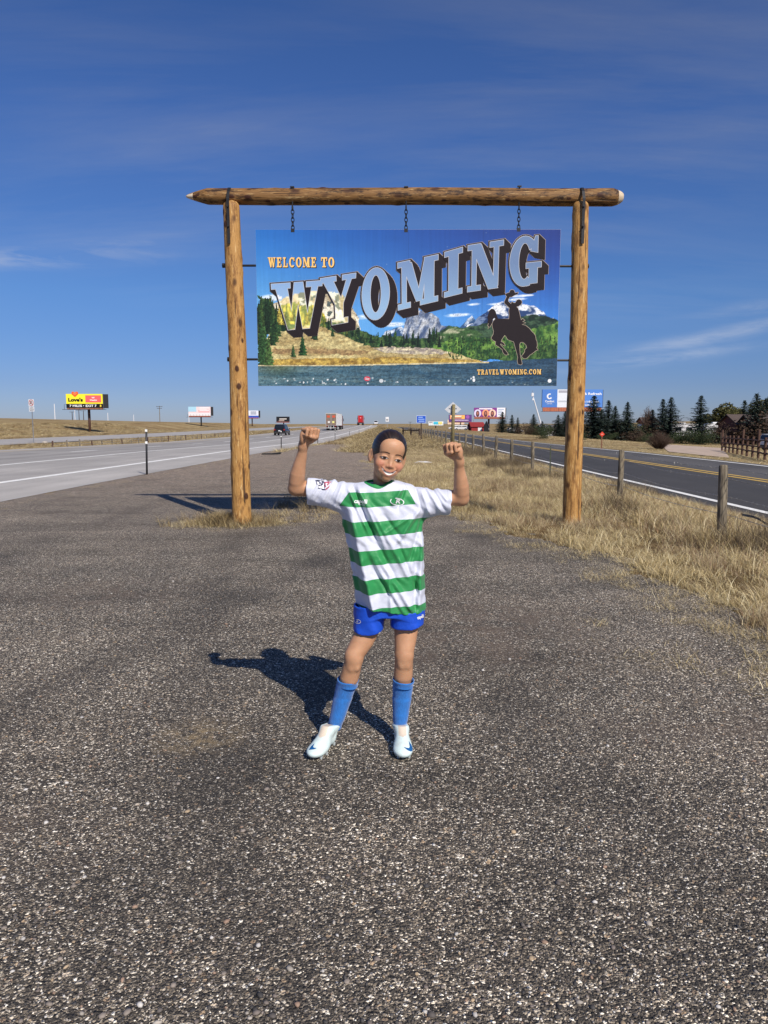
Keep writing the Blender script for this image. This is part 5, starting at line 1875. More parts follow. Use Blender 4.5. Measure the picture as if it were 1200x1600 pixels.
m_tick = plain('deep_blue_tick', (.012, .105, .30), .45, var=.05)
TICKS = {-1: [([(482.2, 1171.6), (486.3, 1165.7), (491.5, 1161.1), (489.4, 1166.4), (490.1, 1168.1), (495, 1168.8), (490.6, 1170.7)], m_tick)],
         1: [([(631.0, 1167.2), (635.9, 1168.4), (638.9, 1168.8), (640.3, 1166.9), (638.7, 1157.6), (642.4, 1163.0), (645.2, 1168.6), (645.2, 1172.8), (642, 1174.2), (637.2, 1172.3)], m_tick)]}
for KN, AN, pt, pb, w_t, w_b, toe, heel, sd in ((KNL, ANL, (544, 1061), (522.5, 1138), 16.8, 10.6, G(487, 1190, .012), G(530, 1146, .012), -1),
                                               (KNR, ANR, (630.5, 1061), (624.5, 1138), 17.0, 10.4, G(632, 1190, .012), G(623.5, 1140, .012), 1)):
    top = gp(pt[0], pt[1], 3.205)
    bot = gp(pb[0], pb[1], 3.225)
    mb = MB()
    rings = []
    n = 26
    for i in range(31):
        t_ = i / 30
        c0 = top * (1 - t_) + bot * t_
        c0 = c0 + np.array((0, .012 * sin(pi * min(t_ * 1.4, 1)), 0))
        w_ = (w_t * (1 - t_) + w_b * t_) * SC
        w_ *= 1 + .05 * sin(pi * min(1, t_ * 1.5)) * (t_ < .67)
        pad = 1.06 if .38 < t_ < .86 else 1.0                  # shin guard
        if t_ < .06: pad = 1.03
        if t_ > .90: pad = 1 + .05 * sin((t_ - .9) * 130)
        ring = []
        for k in range(n):
            th = 2 * pi * k / n
            wob = 1 + .012 * sin(th * 2 + t_ * 9) + .008 * sin(th * 5 + t_ * 31)
            ring.append(c0 + np.array((cos(th) * w_ * pad * wob, sin(th) * w_ * 1.08 * (pad if sin(th) < 0 else 1) * wob, -.006 * cos(th + .6) * (t_ < .1))))
        rings.append([tuple(p - np.array(GO)) for p in ring])
    # rolled-in rim
    r0 = [np.array(p) for p in rings[0]]
    cen = sum(r0) / n
    rings.insert(0, [tuple(cen + (p - cen) * .93 + np.array((0, 0, -.002))) for p in r0])
    rings.insert(0, [tuple(cen + (p - cen) * .90 + np.array((0, 0, -.03))) for p in r0])
    mb.loft(rings, caps=False)
    mb.build('sock', m_sock, girl, smooth=True)
    # boot
    toe, heel = np.array(toe), np.array(heel)
    fd = toe - heel
    fd[2] = 0
    L = .232
    fd /= np.linalg.norm(fd)
    sdv = np.array((fd[1], -fd[0], 0))            # right-hand side of the foot seen from above, heel to toe
    toe = toe + fd * .0
    hb = toe - fd * L
    K = Field(np.minimum(hb, toe) - (.09, .09, .06), np.maximum(hb, toe) + (.09, .09, .20), .0030)
    Mf = np.stack([fd, sdv, np.array((0, 0, 1.))], 1)

    def ft(a_, b_, c_):
        return hb + fd * (a_ * L / .205) + sdv * b_ + np.array((0, 0, c_))
    K.ell(ft(.150, 0.002, .026), (.062, .043, .026), Mf, .01)
    K.ell(ft(.110, 0, .032), (.060, .037, .032), Mf, .02)
    K.ell(ft(.045, 0, .030), (.046, .031, .034), Mf, .02)
    K.chain([ft(.150, 0, .030), ft(.100, 0, .052), ft(.060, 0, .078)], [.020, .026, .031], .02)
    K.chain([ft(.055, 0, .070), bot + np.array((0, .0, .030))], [.033, .0345], .012)
    K.chain([ft(.030, 0, .040), bot + np.array((0, .004, .030))], [.028, .0335], .012)
    K.put(bot - .1, bot + .1, lambda x, y, z: (bot[2] + .022 + .25 * ((x - bot[0]) * fd[0] + (y - bot[1]) * fd[1])) - z, .003, 'cut')
    K.put(ft(.1, 0, .0) - .3, ft(.1, 0, .0) + .3, lambda x, y, z: z - hb[2] - .006, .003, 'cut')
    K.cap(bot + (0, 0, -.01), bot + (0, 0, .08), .0295, .031, .002, 'cut')
    V, Q = K.mesh()
    V = relax(V, Q, 1, .4)
    q = (V - hb)
    fa, fb, fc = q @ fd, q @ sdv, q[:, 2]
    tongue = .019 - np.abs(fb) - np.clip((fa - .125) * .9, 0, 1) + np.where(fc < .030, -1, 0) + np.where(fa < .02, -1, 0)
    tongue = tongue / .022
    bt = gmesh('boot', V, Q, m_boot, attrs={'tongue': tongue})
    bv = BVHTree.FromPolygons([tuple(v) for v in V.tolist()], [tuple(f) for f in Q.tolist()])
    for pp, mm in TICKS[sd]:
        cx_, cy_ = sum(p_[0] for p_ in pp) / len(pp), sum(p_[1] for p_ in pp) / len(pp)
        project([[(a_ - cx_, cy_ - b_) for a_, b_ in pp]], 'tick_mark', mm, cx_, cy_, 1, 1, .0018, bt, bv, cuts=5)
    for (a_, b_) in ((.165, .024), (.165, -.024), (.125, .030), (.125, -.030), (.035, .022), (.035, -.022)):
        mb = MB()
        c0 = Vector(ft(a_, b_, .007)) - GO
        mb.tube([c0, c0 - Vector((0, 0, .013))], [.0075, .0055], 8)
        mb.build('stud', m_stud, bt)
    mb = MB()
    c0 = Vector(bot) - GO + Vector(fd * .033) + Vector((0, 0, -.006))
    mb.box(c0, (.020, .005, .034), rz=atan2(fd[1], fd[0]) + pi / 2, tilt=Matrix.Rotation(-.25, 3, 'X'))
    mb.build('pull_tab', m_tab, bt)
    mb = MB()
    mb.box(c0 + Vector(fd * .004), (.005, .003, .026), rz=atan2(fd[1], fd[0]) + pi / 2, tilt=Matrix.Rotation(-.25, 3, 'X'))
    mb.build('tab_stripe', m_navy, bt)

# ------------------------------------------------------------------ beside and beyond
def hit(px, py, y0=3.0):
    Y = y0
    while Y < 3000:
        p = P(px, py, Y)
        if p.z <= H(p.x, Y):
            return Vector((p.x, Y, H(p.x, Y)))
        Y *= 1.004
    return P(px, py, 3000)


def foot(px, Y):
    X = XAT(px, Y)
    return Vector((X, Y, H(X, Y)))


m_steel = MC((.42, .43, .44), .45, .7)
m_dark = MC((.022, .022, .024), .5)
m_brownpole = plain('rust_brown_steel', (.085, .040, .030), .7, var=.25, scale=3)
m_wood = plain('weathered_grey_wood', (.20, .17, .125), .85, var=.35, scale=14, bump=.4)
m_wooddark = plain('dark_stained_wood', (.060, .040, .030), .8, var=.3, scale=10)
m_whitep = MC((.74, .74, .74), .5)

# roadside wire fence ------------------------------------------------
fence = thing('wire_fence', (4.5, 9.9, H(4.5, 9.9)), 'barbed wire fence on grey round wooden posts along the dark road', 'fence')
FO = fence.location
mfp, nt, b = material('grey_fence_post')
t = nd(nt, 'ShaderNodeTexCoord')
n1 = nd(nt, 'ShaderNodeTexNoise', {'Vector': nd(nt, 'ShaderNodeMapping', {0: t.outputs['Object'], 'Scale': (1, 1, .12)}).outputs[0], 'Scale': 42.0, 'Detail': 6.0})
n2 = nd(nt, 'ShaderNodeTexNoise', {'Vector': t.outputs['Object'], 'Scale': 5.0, 'Detail': 4.0})
c = ramp(nt, n1.outputs[0], [(.32, (.065, .052, .036)), (.5, (.19, .155, .105)), (.7, (.30, .255, .18))])
nt.links.new(mix(nt, 1.0, c, ramp(nt, n2.outputs[0], [(.3, .7), (.7, 1.15)]), 'MULTIPLY'), b.inputs['Base Color'])
b.inputs['Roughness'].default_value = .9
bp = nd(nt, 'ShaderNodeBump', {'Strength': .5, 'Height': n1.outputs[0], 'Distance': .01})
nt.links.new(bp.outputs[0], b.inputs['Normal'])
py_list = [(1133, 9.9), (970, 14.3), (902, 18.1), (832, 22.8), (799, 26.6), (774, 30.4), (755, 34.1), (739, 38), (727, 41.8), (717, 45.6)]
Yp = 50.0
while Yp < 135:
    py_list.append((600 + 4.55 / Yp * FPX, Yp))
    Yp += 4.2
tops = []
for i, (px, Y) in enumerate(py_list):
    X = XAT(px, Y)
    z0 = H(X, Y)
    ht = 1.02 + R.uniform(-.05, .10) if i > 1 else (.97, 1.02)[i]
    r_ = R.uniform(.055, .075)
    lean = (R.uniform(-.03, .03), R.uniform(-.03, .03))
    mb = MB()
    rr = [r_ * 1.06, r_ * 1.02, r_, r_ * .99, r_ * .97, r_ * .9, r_ * .6]
    hs = [-.25, .1, .35, .6, .85, .985, 1.0]
    mb.tube([(X + lean[0] * q, Y + lean[1] * q, z0 + ht * q) for q in hs], rr, 12)
    mb.v = [(x - FO.x, y - FO.y, z - FO.z) for x, y, z in mb.v]
    mb.build('post', mfp, fence, smooth=True)
    tops.append((X, Y, z0, ht))
for Y in (20.3, 54.0, 70.0):
    X = XAT(859.5, 20.3) if Y < 21 else 4.55
    z0 = H(X, Y)
    mb = MB()
    mb.box((X, Y, z0 + .42), (.035, .006, 1.0))
    mb.box((X, Y + .018, z0 + .42), (.006, .032, 1.0))
    for k in range(12):
        mb.box((X, Y - .006, z0 + .05 + k * .07), (.02, .006, .012))
    mb.v = [(x - FO.x, y - FO.y, z - FO.z) for x, y, z in mb.v]
    o = mb.build('steel_post', plain('dull_green_steel', (.075, .085, .06), .6, .3, .2), fence)
    o['label'] = 'thin steel T post in the wire fence'
m_wire = MC((.36, .35, .33), .5, .6)
line0 = [(5.0, 1.5, -.06, .98), (4.8, 5.6, -.06, 1.0)] + tops
for k, f_ in enumerate((.30, .55, .80, .95)):
    mb = MB()
    pts = []
    for i in range(len(line0) - 1):
        a_, b_ = line0[i], line0[i + 1]
        for j in range(5):
            t_ = j / 5
            pts.append((a_[0] * (1 - t_) + b_[0] * t_ + .07 - FO.x, a_[1] * (1 - t_) + b_[1] * t_ - FO.y, (a_[2] + a_[3] * f_) * (1 - t_) + (b_[2] + b_[3] * f_) * t_ - .05 * sin(pi * t_) - FO.z))
    mb.tube(pts, .0042, 4, caps=False)
    # barbs
    for i in range(len(line0) - 1):
        if line0[i][1] > 24: break
        a_, b_ = line0[i], line0[i + 1]
        L = abs(b_[1] - a_[1])
        nbar = int(L / .13)
        for j in range(nbar):
            t_ = (j + .5) / nbar
            p = Vector((a_[0] * (1 - t_) + b_[0] * t_ + .07 - FO.x, a_[1] * (1 - t_) + b_[1] * t_ - FO.y, (a_[2] + a_[3] * f_) * (1 - t_) + (b_[2] + b_[3] * f_) * t_ - .05 * sin(pi * ((t_ * 5) % 1) * 0 + pi * t_) - FO.z))
            d = Vector((R.uniform(-1, 1), R.uniform(-.3, .3), R.uniform(-1, 1))).normalized() * .016
            mb.tube([p - d, p + d], .003, 3)
    mb.build('wire', m_wire, fence)
# end brace of the next fence, farther up the verge
br0 = hit(630, 683)
brace = thing('brace_fence', br0, 'dark wooden brace fence end on the grassy verge left of the blue road sign', 'fence')
X2 = XAT(655, br0.y * .93)
pz = H(X2, br0.y * .93)
pts2 = [(0, 0, 0), ((X2 - br0.x) * .5, -br0.y * .035, (pz - br0.z) * .5), (X2 - br0.x, -br0.y * .07, pz - br0.z)]
for p in pts2:
    mb = MB()
    mb.tube([(p[0], p[1], p[2] - .2), (p[0], p[1], p[2] + 1.05)], .10, 8)
    mb.build('post', m_wooddark, brace)
for i in range(2):
    mb = MB()
    a_, b_ = Vector(pts2[i]), Vector(pts2[i + 1])
    mb.tube([a_ + Vector((0, 0, .80)), b_ + Vector((0, 0, .85))], .07, 8)
    mb.build('rail', m_wooddark, brace)

# delineator posts ------------------------------------------------------
def delineator(px, py, top, label):
    p = hit(px, py)
    h_ = (py - top) / FPX * p.y * 1.02
    o = thing('delineator_post', p, label, 'marker post', 'black delineator posts along the highway edge', R.uniform(-.3, .3))
    mb = MB()
    lean = R.uniform(.0, .05)
    mb.tube([(0, 0, -.1), (lean * .5, 0, h_ * .5), (lean, 0, h_)], [.030, .030, .028], 8)
    mb.build('stake', m_dark, o, smooth=True)
    for q in (.96, .70):
        mb = MB()
        mb.tube([(lean * q, -.028, h_ * q), (lean * q, -.042, h_ * q)], .034, 10)
        mb.box((lean * q, -.02, h_ * q), (.064, .02, .075))
        mb.build('reflector', MC((.78, .78, .74), .35), o)
    return o


delineator(229.5, 742, 672, 'tall black delineator post with two white reflectors, nearest one left of the sign')
delineator(439.5, 703, 674, 'black delineator post standing just behind the dark strip of tyre')
delineator(496.5, 694, 677, 'thin black delineator post right of the girl\'s left-hand fist in the picture')
delineator(523.5, 688, 671, 'small black delineator post below the white lorry trailer')
delineator(546, 681, 670, 'tiny delineator post halfway between the lorries and the girl\'s head')
delineator(561, 676.5, 668.5, 'farthest delineator post below the red lorry')

# sign texts ---------------------------------------------------------------
def flat_text(txt, w, h, name, mat, parent, x, z, y, bold=.02, shear_=0.0):
    """lettering w wide, h tall centred on x,z at depth y of the parent, facing the lens"""
    polys = text_polys(txt, shear_, bold)
    xs = [p[0] for q_ in polys for p in q_]
    zs = [p[1] for q_ in polys for p in q_]
    x0, x1, z0, z1 = min(xs), max(xs), min(zs), max(zs)
    mb = MB()
    for q_ in polys:
        mb.add([(x + ((p[0] - x0) / (x1 - x0) - .5) * w, y, z + ((p[1] - z0) / (z1 - z0) - .5) * h) for p in q_], [tuple(range(len(q_)))])
    return mb.build(name, mat, parent, fix=False)


def card(parent, name, mat, x0, z0, x1, z1, y):
    mb = MB()
    mb.add([(x0, y, z0), (x1, y, z0), (x1, y, z1), (x0, y, z1)], [(0, 1, 2, 3)])
    return mb.build(name, mat, parent, fix=False)


def poly_card(parent, name, mat, pts, y):
    tris = tessellate_polygon([[Vector((a_, b_, 0)) for a_, b_ in pts]])
    me = bpy.data.meshes.new(name)
    me.from_pydata([(a_, y, b_) for a_, b_ in pts], [], [tuple(t_) for t_ in tris])
    me.materials.append(mat)
    return link(name, me, parent)


INK = MC((.015, .015, .016), .5)
WHT = MC((.76, .76, .76), .5)
REDS = MC(rgb(190, 40, 35), .5)

# no u-turn sign in the median
p = hit(52.5, 693)
s_ = p.y / FPX
uturn = thing('road_sign', p, 'white no U-turn sign with a small text plate below, left edge of the picture', 'road sign', None, radians(-22))
ht = (693 - 625) * s_
mb = MB(); mb.box((0, .03, ht * .46), (.07, .05, ht * .92)); mb.build('post', m_steel, uturn)
mb = MB(); mb.box((-.02, 0, ht - .36), (.76, .012, .74)); mb.build('sign_plate', WHT, uturn)
mb = MB(); mb.box((.0, 0, ht - 1.02), (.74, .012, .50)); pl2 = mb.build('sign_plate', WHT, uturn)
zc = ht - .36
mb = MB()
for q_ in ring_poly(.33, .33, .055, 0, 360, 28):
    mb.add([(a_ - .02, -.010, zc + b_) for a_, b_ in q_], [(0, 1, 2, 3)])
mb.build('prohibition_ring', REDS, uturn, fix=False)
mb = MB()
for q_ in arc(0, .05, .13, .13, .07, .07, 0, 180, 14):
    mb.add([(a_ - .02, -.008, zc + b_) for a_, b_ in q_], [(0, 1, 2, 3)])
mb.add([(.05, -.008, zc - .2), (.11, -.008, zc - .2), (.11, -.008, zc + .05), (.05, -.008, zc + .05)], [(0, 1, 2, 3)])
mb.add([(-.15, -.008, zc - .04), (-.09, -.008, zc - .04), (-.09, -.008, zc + .05), (-.15, -.008, zc + .05)], [(0, 1, 2, 3)])
mb.add([(-.21, -.008, zc - .04), (-.12, -.008, zc - .17), (-.03, -.008, zc - .04)], [(0, 1, 2)])
mb.build('u_turn_arrow', INK, uturn, fix=False)
mb = MB()
mb.add([(-.26, -.012, zc + .20), (-.22, -.012, zc + .24), (.22, -.012, zc - .20), (.18, -.012, zc - .24)], [(0, 1, 2, 3)])
mb.build('prohibition_bar', REDS, uturn, fix=False)
for k, (tx, w_) in enumerate((('EXCEPT', .42), ('AUTHORIZED', .62), ('VEHICLES', .50))):
    flat_text(tx, w_, .085, 'lettering', INK, uturn, 0, ht - .88 - .14 * k, -.009)

# blue road sign
p = hit(658, 690)
s_ = p.y / FPX
bs = thing('road_sign', p, 'blue rectangular road sign on a post beside the far end of the wire fence', 'road sign')
h_ = 40 * s_
mb = MB(); mb.box((0, .03, h_ * .48), (.10, .05, h_ * .96)); mb.build('post', m_wooddark, bs)
mb = MB(); mb.box((0, 0, h_ - 5.6 * s_), (14.5 * s_, .012, 11.6 * s_)); mb.build('sign_plate', MC(rgb(205, 215, 235), .5), bs)
card(bs, 'blue_field', MC(rgb(28, 84, 190), .45), -6.8 * s_, h_ - 10.9 * s_, 6.8 * s_, h_ - .4 * s_, -.010)
for k, (w_, x_) in enumerate(((7, -1), (10, 0), (9, .5))):
    card(bs, 'lettering', MC(rgb(150, 180, 235), .5), (x_ - w_ / 2) * s_, h_ - (3.2 + k * 3) * s_, (x_ + w_ / 2) * s_, h_ - (1.8 + k * 3) * s_, -.014)

# diamond sign seen from behind, its wooden post towards us
p = foot(707, 42)
p.z = H(p.x, 42)
s_ = 42 / FPX
ds = thing('road_sign', p, 'bare back of a diamond road sign on a thick wooden post above the right-hand fist', 'road sign')
zt = P(707, 628, 42).z - p.z
mb = MB(); mb.tube([(0, -.02, -.2), (0, -.02, zt * .55), (.03, -.02, zt - .14)], [.10, .097, .09], 10); mb.build('post', plain('greenish_treated_wood', (.20, .165, .075), .85, var=.3, scale=12), ds, smooth=True)
mb = MB()
hh = 11.2 * s_
mb.prism([(0, zt - 2 * hh), (12.8 * s_, zt - hh), (0, zt), (-12.8 * s_, zt - hh)], .09, .10)
mb.build('sign_plate', MC((.60, .61, .62), .5, .2), ds)
mb = MB(); mb.box((0, .075, zt - .35), (.45, .03, .05)); mb.box((0, .075, zt - .62), (.45, .03, .05)); mb.build('bracket', m_steel, ds)

# small white sign on the crest
p = hit(605, 664.5)
p.y = min(p.y, 210); p = foot(605, p.y)
s_ = p.y / FPX
ws = thing('road_sign', p, 'small white sign on the grassy crest above the girl\'s head', 'road sign')
zt = P(605, 651.5, p.y).z - p.z
mb = MB(); mb.box((0, .05, zt * .5), (.12, .06, zt)); mb.build('post', m_steel, ws)
mb = MB(); mb.box((0, 0, zt - 3.5 * s_), (5 * s_, .02, 7.2 * s_)); mb.build('sign_plate', WHT, ws)
flat_text('80', 3.2 * s_, 2.6 * s_, 'lettering', INK, ws, 0, zt - 4.4 * s_, -.02)

# red marker beyond the road
p = hit(940, 703)
s_ = p.y / FPX
rs_ = thing('marker_sign', p, 'little red diamond marker on a thin post beyond the dark road', 'road sign')
zt = 29 * s_
mb = MB(); mb.box((0, .03, zt * .48), (.055, .04, zt * .98)); mb.build('post', plain('rusty_post', (.20, .085, .045), .8), rs_)
mb = MB()
mb.prism([(4.2 * s_ * cos(radians(a_)), zt - 5 * s_ + 4.2 * s_ * sin(radians(a_))) for a_ in (0, 90, 180, 270)], -.012, 0)
mb.build('sign_plate', MC(rgb(205, 62, 38), .5), rs_)
mb = MB()
mb.box((0, -.016, zt - 5 * s_), (3.2 * s_, .004, .9 * s_)); mb.build('sign_band', MC(rgb(240, 170, 150), .5), rs_)

# cable barrier in the median
X0 = -26.7 + .02 * 58
cb = thing('cable_barrier', (X0, 58, H(X0, 58)), 'low post and wire barrier in the median left of the yellow billboard', 'barrier')
for i in range(24):
    Y = 57 + i * 2.4
    X = -26.7 + .02 * Y + R.uniform(-.1, .1)
    mb = MB()
    mb.tube([(X - X0, Y - 58, H(X, Y) - cb.location.z - .1), (X - X0 + R.uniform(-.05, .05), Y - 58, H(X, Y) - cb.location.z + R.uniform(.5, .8))], .055, 6)
    mb.build('post', m_wood if i % 3 else m_brownpole, cb)
for zq in (.35, .55):
    mb = MB()
    mb.tube([(-26.7 + .02 * (57 + i * 2.4) - X0, i * 2.4 - 1, H(-26.7 + .02 * (57 + i * 2.4), 57 + i * 2.4) - cb.location.z + zq) for i in range(24)], .012, 4)
    mb.build('cable', m_steel, cb)

# billboards ----------------------------------------------------------------
def billboard(px0, px1, py0, py1, pyb, pxp, Y, label, apron=3.0, apron_mat=None, pole_mat=None, lean=0.0, ppx=2.0, back=True):
    xc = (px0 + px1) / 2
    X = XAT(pxp, Y)
    z0 = H(X, Y)
    o = thing('billboard', (X, Y, z0), label, 'billboard')
    s = Y / FPX
    zt, zb = P(xc, py0, Y).z - z0, P(xc, py1, Y).z - z0
    x0, x1 = (px0 - pxp) * s, (px1 - pxp) * s
    mb = MB(); mb.tube([(0, .9, -.6), (0, .9, zb + .3)], ppx * s, 12); mb.build('pole', pole_mat or m_brownpole, o, smooth=True)
    mb = MB(); mb.box(((x0 + x1) / 2, .35, (zt + zb) / 2), (x1 - x0, .55, zt - zb)); mb.build('panel', MC((.10, .10, .11), .7), o)
    if back:
        mb = MB(); mb.box(((x0 + x1) / 2 + .5, 1.6, (zt + zb) / 2), (x1 - x0, .4, zt - zb)); mb.build('rear_panel', MC((.03, .03, .034), .8), o)
    mb = MB()
    za = zb - apron * s
    mb.box(((x0 + x1) / 2 + .01 * s, .25, (zb + za) / 2), ((x1 - x0) * .97, .5, zb - za))
    n = 24
    for i in range(n):
        mb.box((x0 + (x1 - x0) * (.03 + .94 * (i + .5) / n), -.03, (zb + za) / 2), (.06, .06, zb - za - .05))
    mb.build('apron', apron_mat or plain('rust_apron', (.23, .085, .05), .8, var=.2, scale=2), o)
    mb = MB()
    mb.box(((x0 + x1) / 2 + .02 * (x1 - x0), -.55, za + .02), (x1 - x0 + 1.2, .9, .06))
    for i in range(9):
        mb.box((x0 + (x1 - x0 + .6) * i / 8, -.95, za + .5), (.05, .05, 1.0))
    mb.box(((x0 + x1) / 2 + .3, -.95, za + 1.0), (x1 - x0 + .6, .04, .04))
    mb.build('catwalk', m_dark, o)

    def C(name, col, a0, b0, a1, b1, lay=1):          # picture fractions, y down
        m = col if not isinstance(col, tuple) else MC(rgb(*col), .5)
        return card(o, name, m, x0 + (x1 - x0) * a0, zt - (zt - zb) * b1, x0 + (x1 - x0) * a1, zt - (zt - zb) * b0, .07 - .02 * lay)

    def T(txt, col, a, b_, w, h, lay=3, bold=.02, shear_=0.0):
        return flat_text(txt, w * (x1 - x0), h * (zt - zb), 'lettering', MC(rgb(*col), .5), o, x0 + (x1 - x0) * a, zt - (zt - zb) * b_, .07 - .02 * lay, bold, shear_)

    def E(name, col, a, b_, rx, ry, lay=2, n=18, pts=None):
        pts = pts or [(cos(2 * pi * i / n), sin(2 * pi * i / n)) for i in range(n)]
        return poly_card(o, name, MC(rgb(*col), .5), [(x0 + (x1 - x0) * (a + rx * q_[0]), zt - (zt - zb) * (b_ - ry * q_[1])) for q_ in pts], .07 - .02 * lay)
    return o, C, T, E


HEART = [(0, -1), (.5, -.45), (.92, .05), (1, .45), (.8, .85), (.45, .95), (.12, .75), (0, .5), (-.12, .75), (-.45, .95), (-.8, .85), (-1, .45), (-.92, .05), (-.5, -.45)]
o, C, T, E = billboard(108.5, 165, 615.5, 637.5, 675, 140.5, 150, 'yellow and black billboard with a red heart over its top edge on a brown pole', 2.6, plain('brick_apron', (.30, .13, .08), .8), None, ppx=2.0)
C('yellow_field', (250, 236, 52), 0, 0, 1, .70)
C('black_band', (18, 18, 18), 0, .70, 1, 1.0)
C('red_field', (236, 104, 104), .53, .10, .96, .60, 2)
T('Love\'s', (22, 20, 18), .26, .41, .40, .27, 3, .05)
E('heart', (240, 92, 40), .25, .02, .095, .20, 3, pts=HEART)
E('heart', (250, 130, 74), .25, .0, .060, .12, 4, pts=HEART)
T('7 MILES \u2022 EXIT 7', (250, 250, 250), .46, .84, .74, .17, 3, .03)
T('W', (250, 240, 240), .745, .27, .09, .10, 3, .05)
T('Wendy\'s', (250, 240, 240), .745, .45, .20, .13, 3, .05)
E('emblem', (240, 210, 60), .94, .84, .022, .09, 3)

o, C, T, E = billboard(297, 331.5, 635.5, 649.5, 671, 315.5, 250, 'pale pink and blue billboard on a dark pole left of the sign\'s left post', 2.4, plain('brick_apron', (.34, .12, .08), .8), m_dark, ppx=1.1)
C('pale_field', (238, 214, 214), 0, 0, 1, 1)
C('blue_field', (170, 212, 230), 0, 0, .36, .55, 2)
C('pink_field', (238, 180, 180), .45, .35, .95, .62, 2)
C('white_band', (244, 240, 240), 0, .74, 1, 1, 2)
for k in range(3):
    C('lettering', (248, 246, 246), .50, .10 + .15 * k, .93 - .1 * (k % 2), .18 + .15 * k, 3)
o, C, T, E = billboard(382, 405.5, 641.5, 652.5, 668, 395, 330, 'blue and white billboard just right of the sign\'s left post', 1.4, plain('red_apron', (.42, .10, .08), .8), None, ppx=.9)
C('white_field', (228, 232, 240), 0, 0, 1, .72)
C('blue_band', (60, 92, 190), 0, .72, 1, 1)
C('blue_field', (66, 104, 210), 0, 0, .34, .72, 2)
for k in range(2):
    C('lettering', (120, 130, 150), .48, .14 + .26 * k, .86, .28 + .26 * k, 2)
o, C, T, E = billboard(433, 453.5, 651, 659, 668, 444, 380, 'small black billboard with pale lettering behind the dark car', 1.4, plain('red_apron', (.36, .12, .10), .8), None, ppx=.9, back=False)
C('black_field', (26, 26, 30), 0, 0, 1, 1)
C('lettering', (216, 210, 200), .24, .36, .78, .54, 2)
C('picture_field', (170, 150, 140), .20, .62, .60, .9, 2)

o, C, T, E = billboard(669, 692, 658.5, 664.5, 672, 680.5, 350, 'small white and turquoise billboard right of the blue road sign', .5, MC((.6, .6, .6), .7), m_dark, ppx=.7, back=False)
C('white_field', (232, 236, 232), 0, 0, 1, 1)
C('turquoise_field', (70, 196, 222), .34, .08, .66, .8, 2)
C('cream_field', (240, 224, 130), .66, .08, .92, .8, 2)
C('lettering', (90, 80, 110), .04, .12, .28, .3, 2)
o, C, T, E = billboard(700.5, 736, 648, 659, 674, 719, 300, 'purple and orange billboard partly behind the diamond sign\'s post', 1.2, MC(rgb(150, 110, 90), .7), m_dark, ppx=.8, back=False)
C('purple_field', (96, 64, 130), 0, 0, 1, 1)
C('orange_field', (240, 176, 110), .05, .05, .70, .62, 2)
C('lettering', (250, 236, 206), .10, .14, .58, .30, 3)
C('lettering', (120, 60, 120), .10, .42, .55, .54, 3)
E('round_print', (250, 190, 90), .62, .34, .07, .25, 3)
E('round_print', (160, 90, 170), .82, .32, .08, .26, 3)
C('lettering', (220, 200, 230), .20, .72, .86, .84, 2)
o, C, T, E = billboard(698.5, 724.5, 656, 663, 674, 711, 330, 'lower cream and orange billboard half hidden below the purple one', .5, MC((.4, .3, .25), .7), m_dark, ppx=.8, back=False)
C('cream_field', (238, 206, 176), 0, 0, 1, 1)
C('lettering', (226, 140, 90), .3, .3, .9, .6, 2)
o, C, T, E = billboard(739.5, 788, 637, 651.5, 674, 763, 250, 'purple and white billboard showing three dark haired faces on a brown pole', 3.2, plain('orange_apron', (.42, .15, .085), .8), None, ppx=1.5)
C('purple_field', (132, 62, 140), 0, 0, .73, 1)
C('white_field', (236, 236, 240), .73, 0, 1, 1)
for a_, c_ in ((.115, (226, 214, 236)), (.37, (240, 160, 120)), (.585, (244, 206, 180))):
    E('halo_print', c_, a_, .60, .115, .42, 2)
    E('hair_print', (92, 56, 66), a_, .66, .056, .34, 3)
    E('face_print', (176, 112, 92), a_, .60, .032, .17, 4)
C('lettering', (244, 240, 248), .16, .06, .58, .18, 3)
for k in range(4):
    C('lettering', (150, 170, 196), .77, .16 + .17 * k, .95 - .05 * (k % 2), .23 + .17 * k, 2)
o, C, T, E = billboard(844.5, 938, 608.5, 636.5, 676, 893, 180, 'large blue and white hotel billboard half hidden behind the sign\'s right post', 6.6, plain('orange_red_apron', (.48, .16, .085), .8, var=.15, scale=3), None, ppx=3.0)
C('blue_field', (78, 126, 200), 0, 0, .25, 1)
C('photo_field', (226, 230, 236), .25, 0, .52, 1)
C('photo_shade', (170, 170, 180), .27, .05, .52, .18, 2)
C('photo_shade', (190, 196, 204), .27, .62, .52, .70, 2)
C('blue_field', (84, 136, 212), .52, 0, 1, 1)
mm_ = MC(rgb(236, 240, 246), .5)
x0_, sc_ = (844.5 - 893) * 180 / FPX, 180 / FPX
zt_ = P(890, 608.5, 180).z - o.location.z
mb = MB()
for q_ in arc(0, 0, 4.4, 4.4, 1.9, 2.6, 60, 330, 22):
    mb.add([(x0_ + (11.3 + a_) * sc_, .01, zt_ + (-10.5 + b_) * sc_) for a_, b_ in q_], [(0, 1, 2, 3)])
mb.build('emblem', mm_, o, fix=False)
T('Comfort', (236, 240, 246), .125, .66, .15, .12, 3, .03)
T('HOTEL', (220, 228, 240), .125, .80, .09, .055, 3, .02)
T('Rest & Refresh', (240, 244, 250), .76, .24, .44, .14, 3, .03)
T('Take I-80 East', (226, 236, 248), .77, .68, .34, .11, 3, .03)
T('Exit 362', (226, 236, 248), .79, .86, .22, .11, 3, .03)

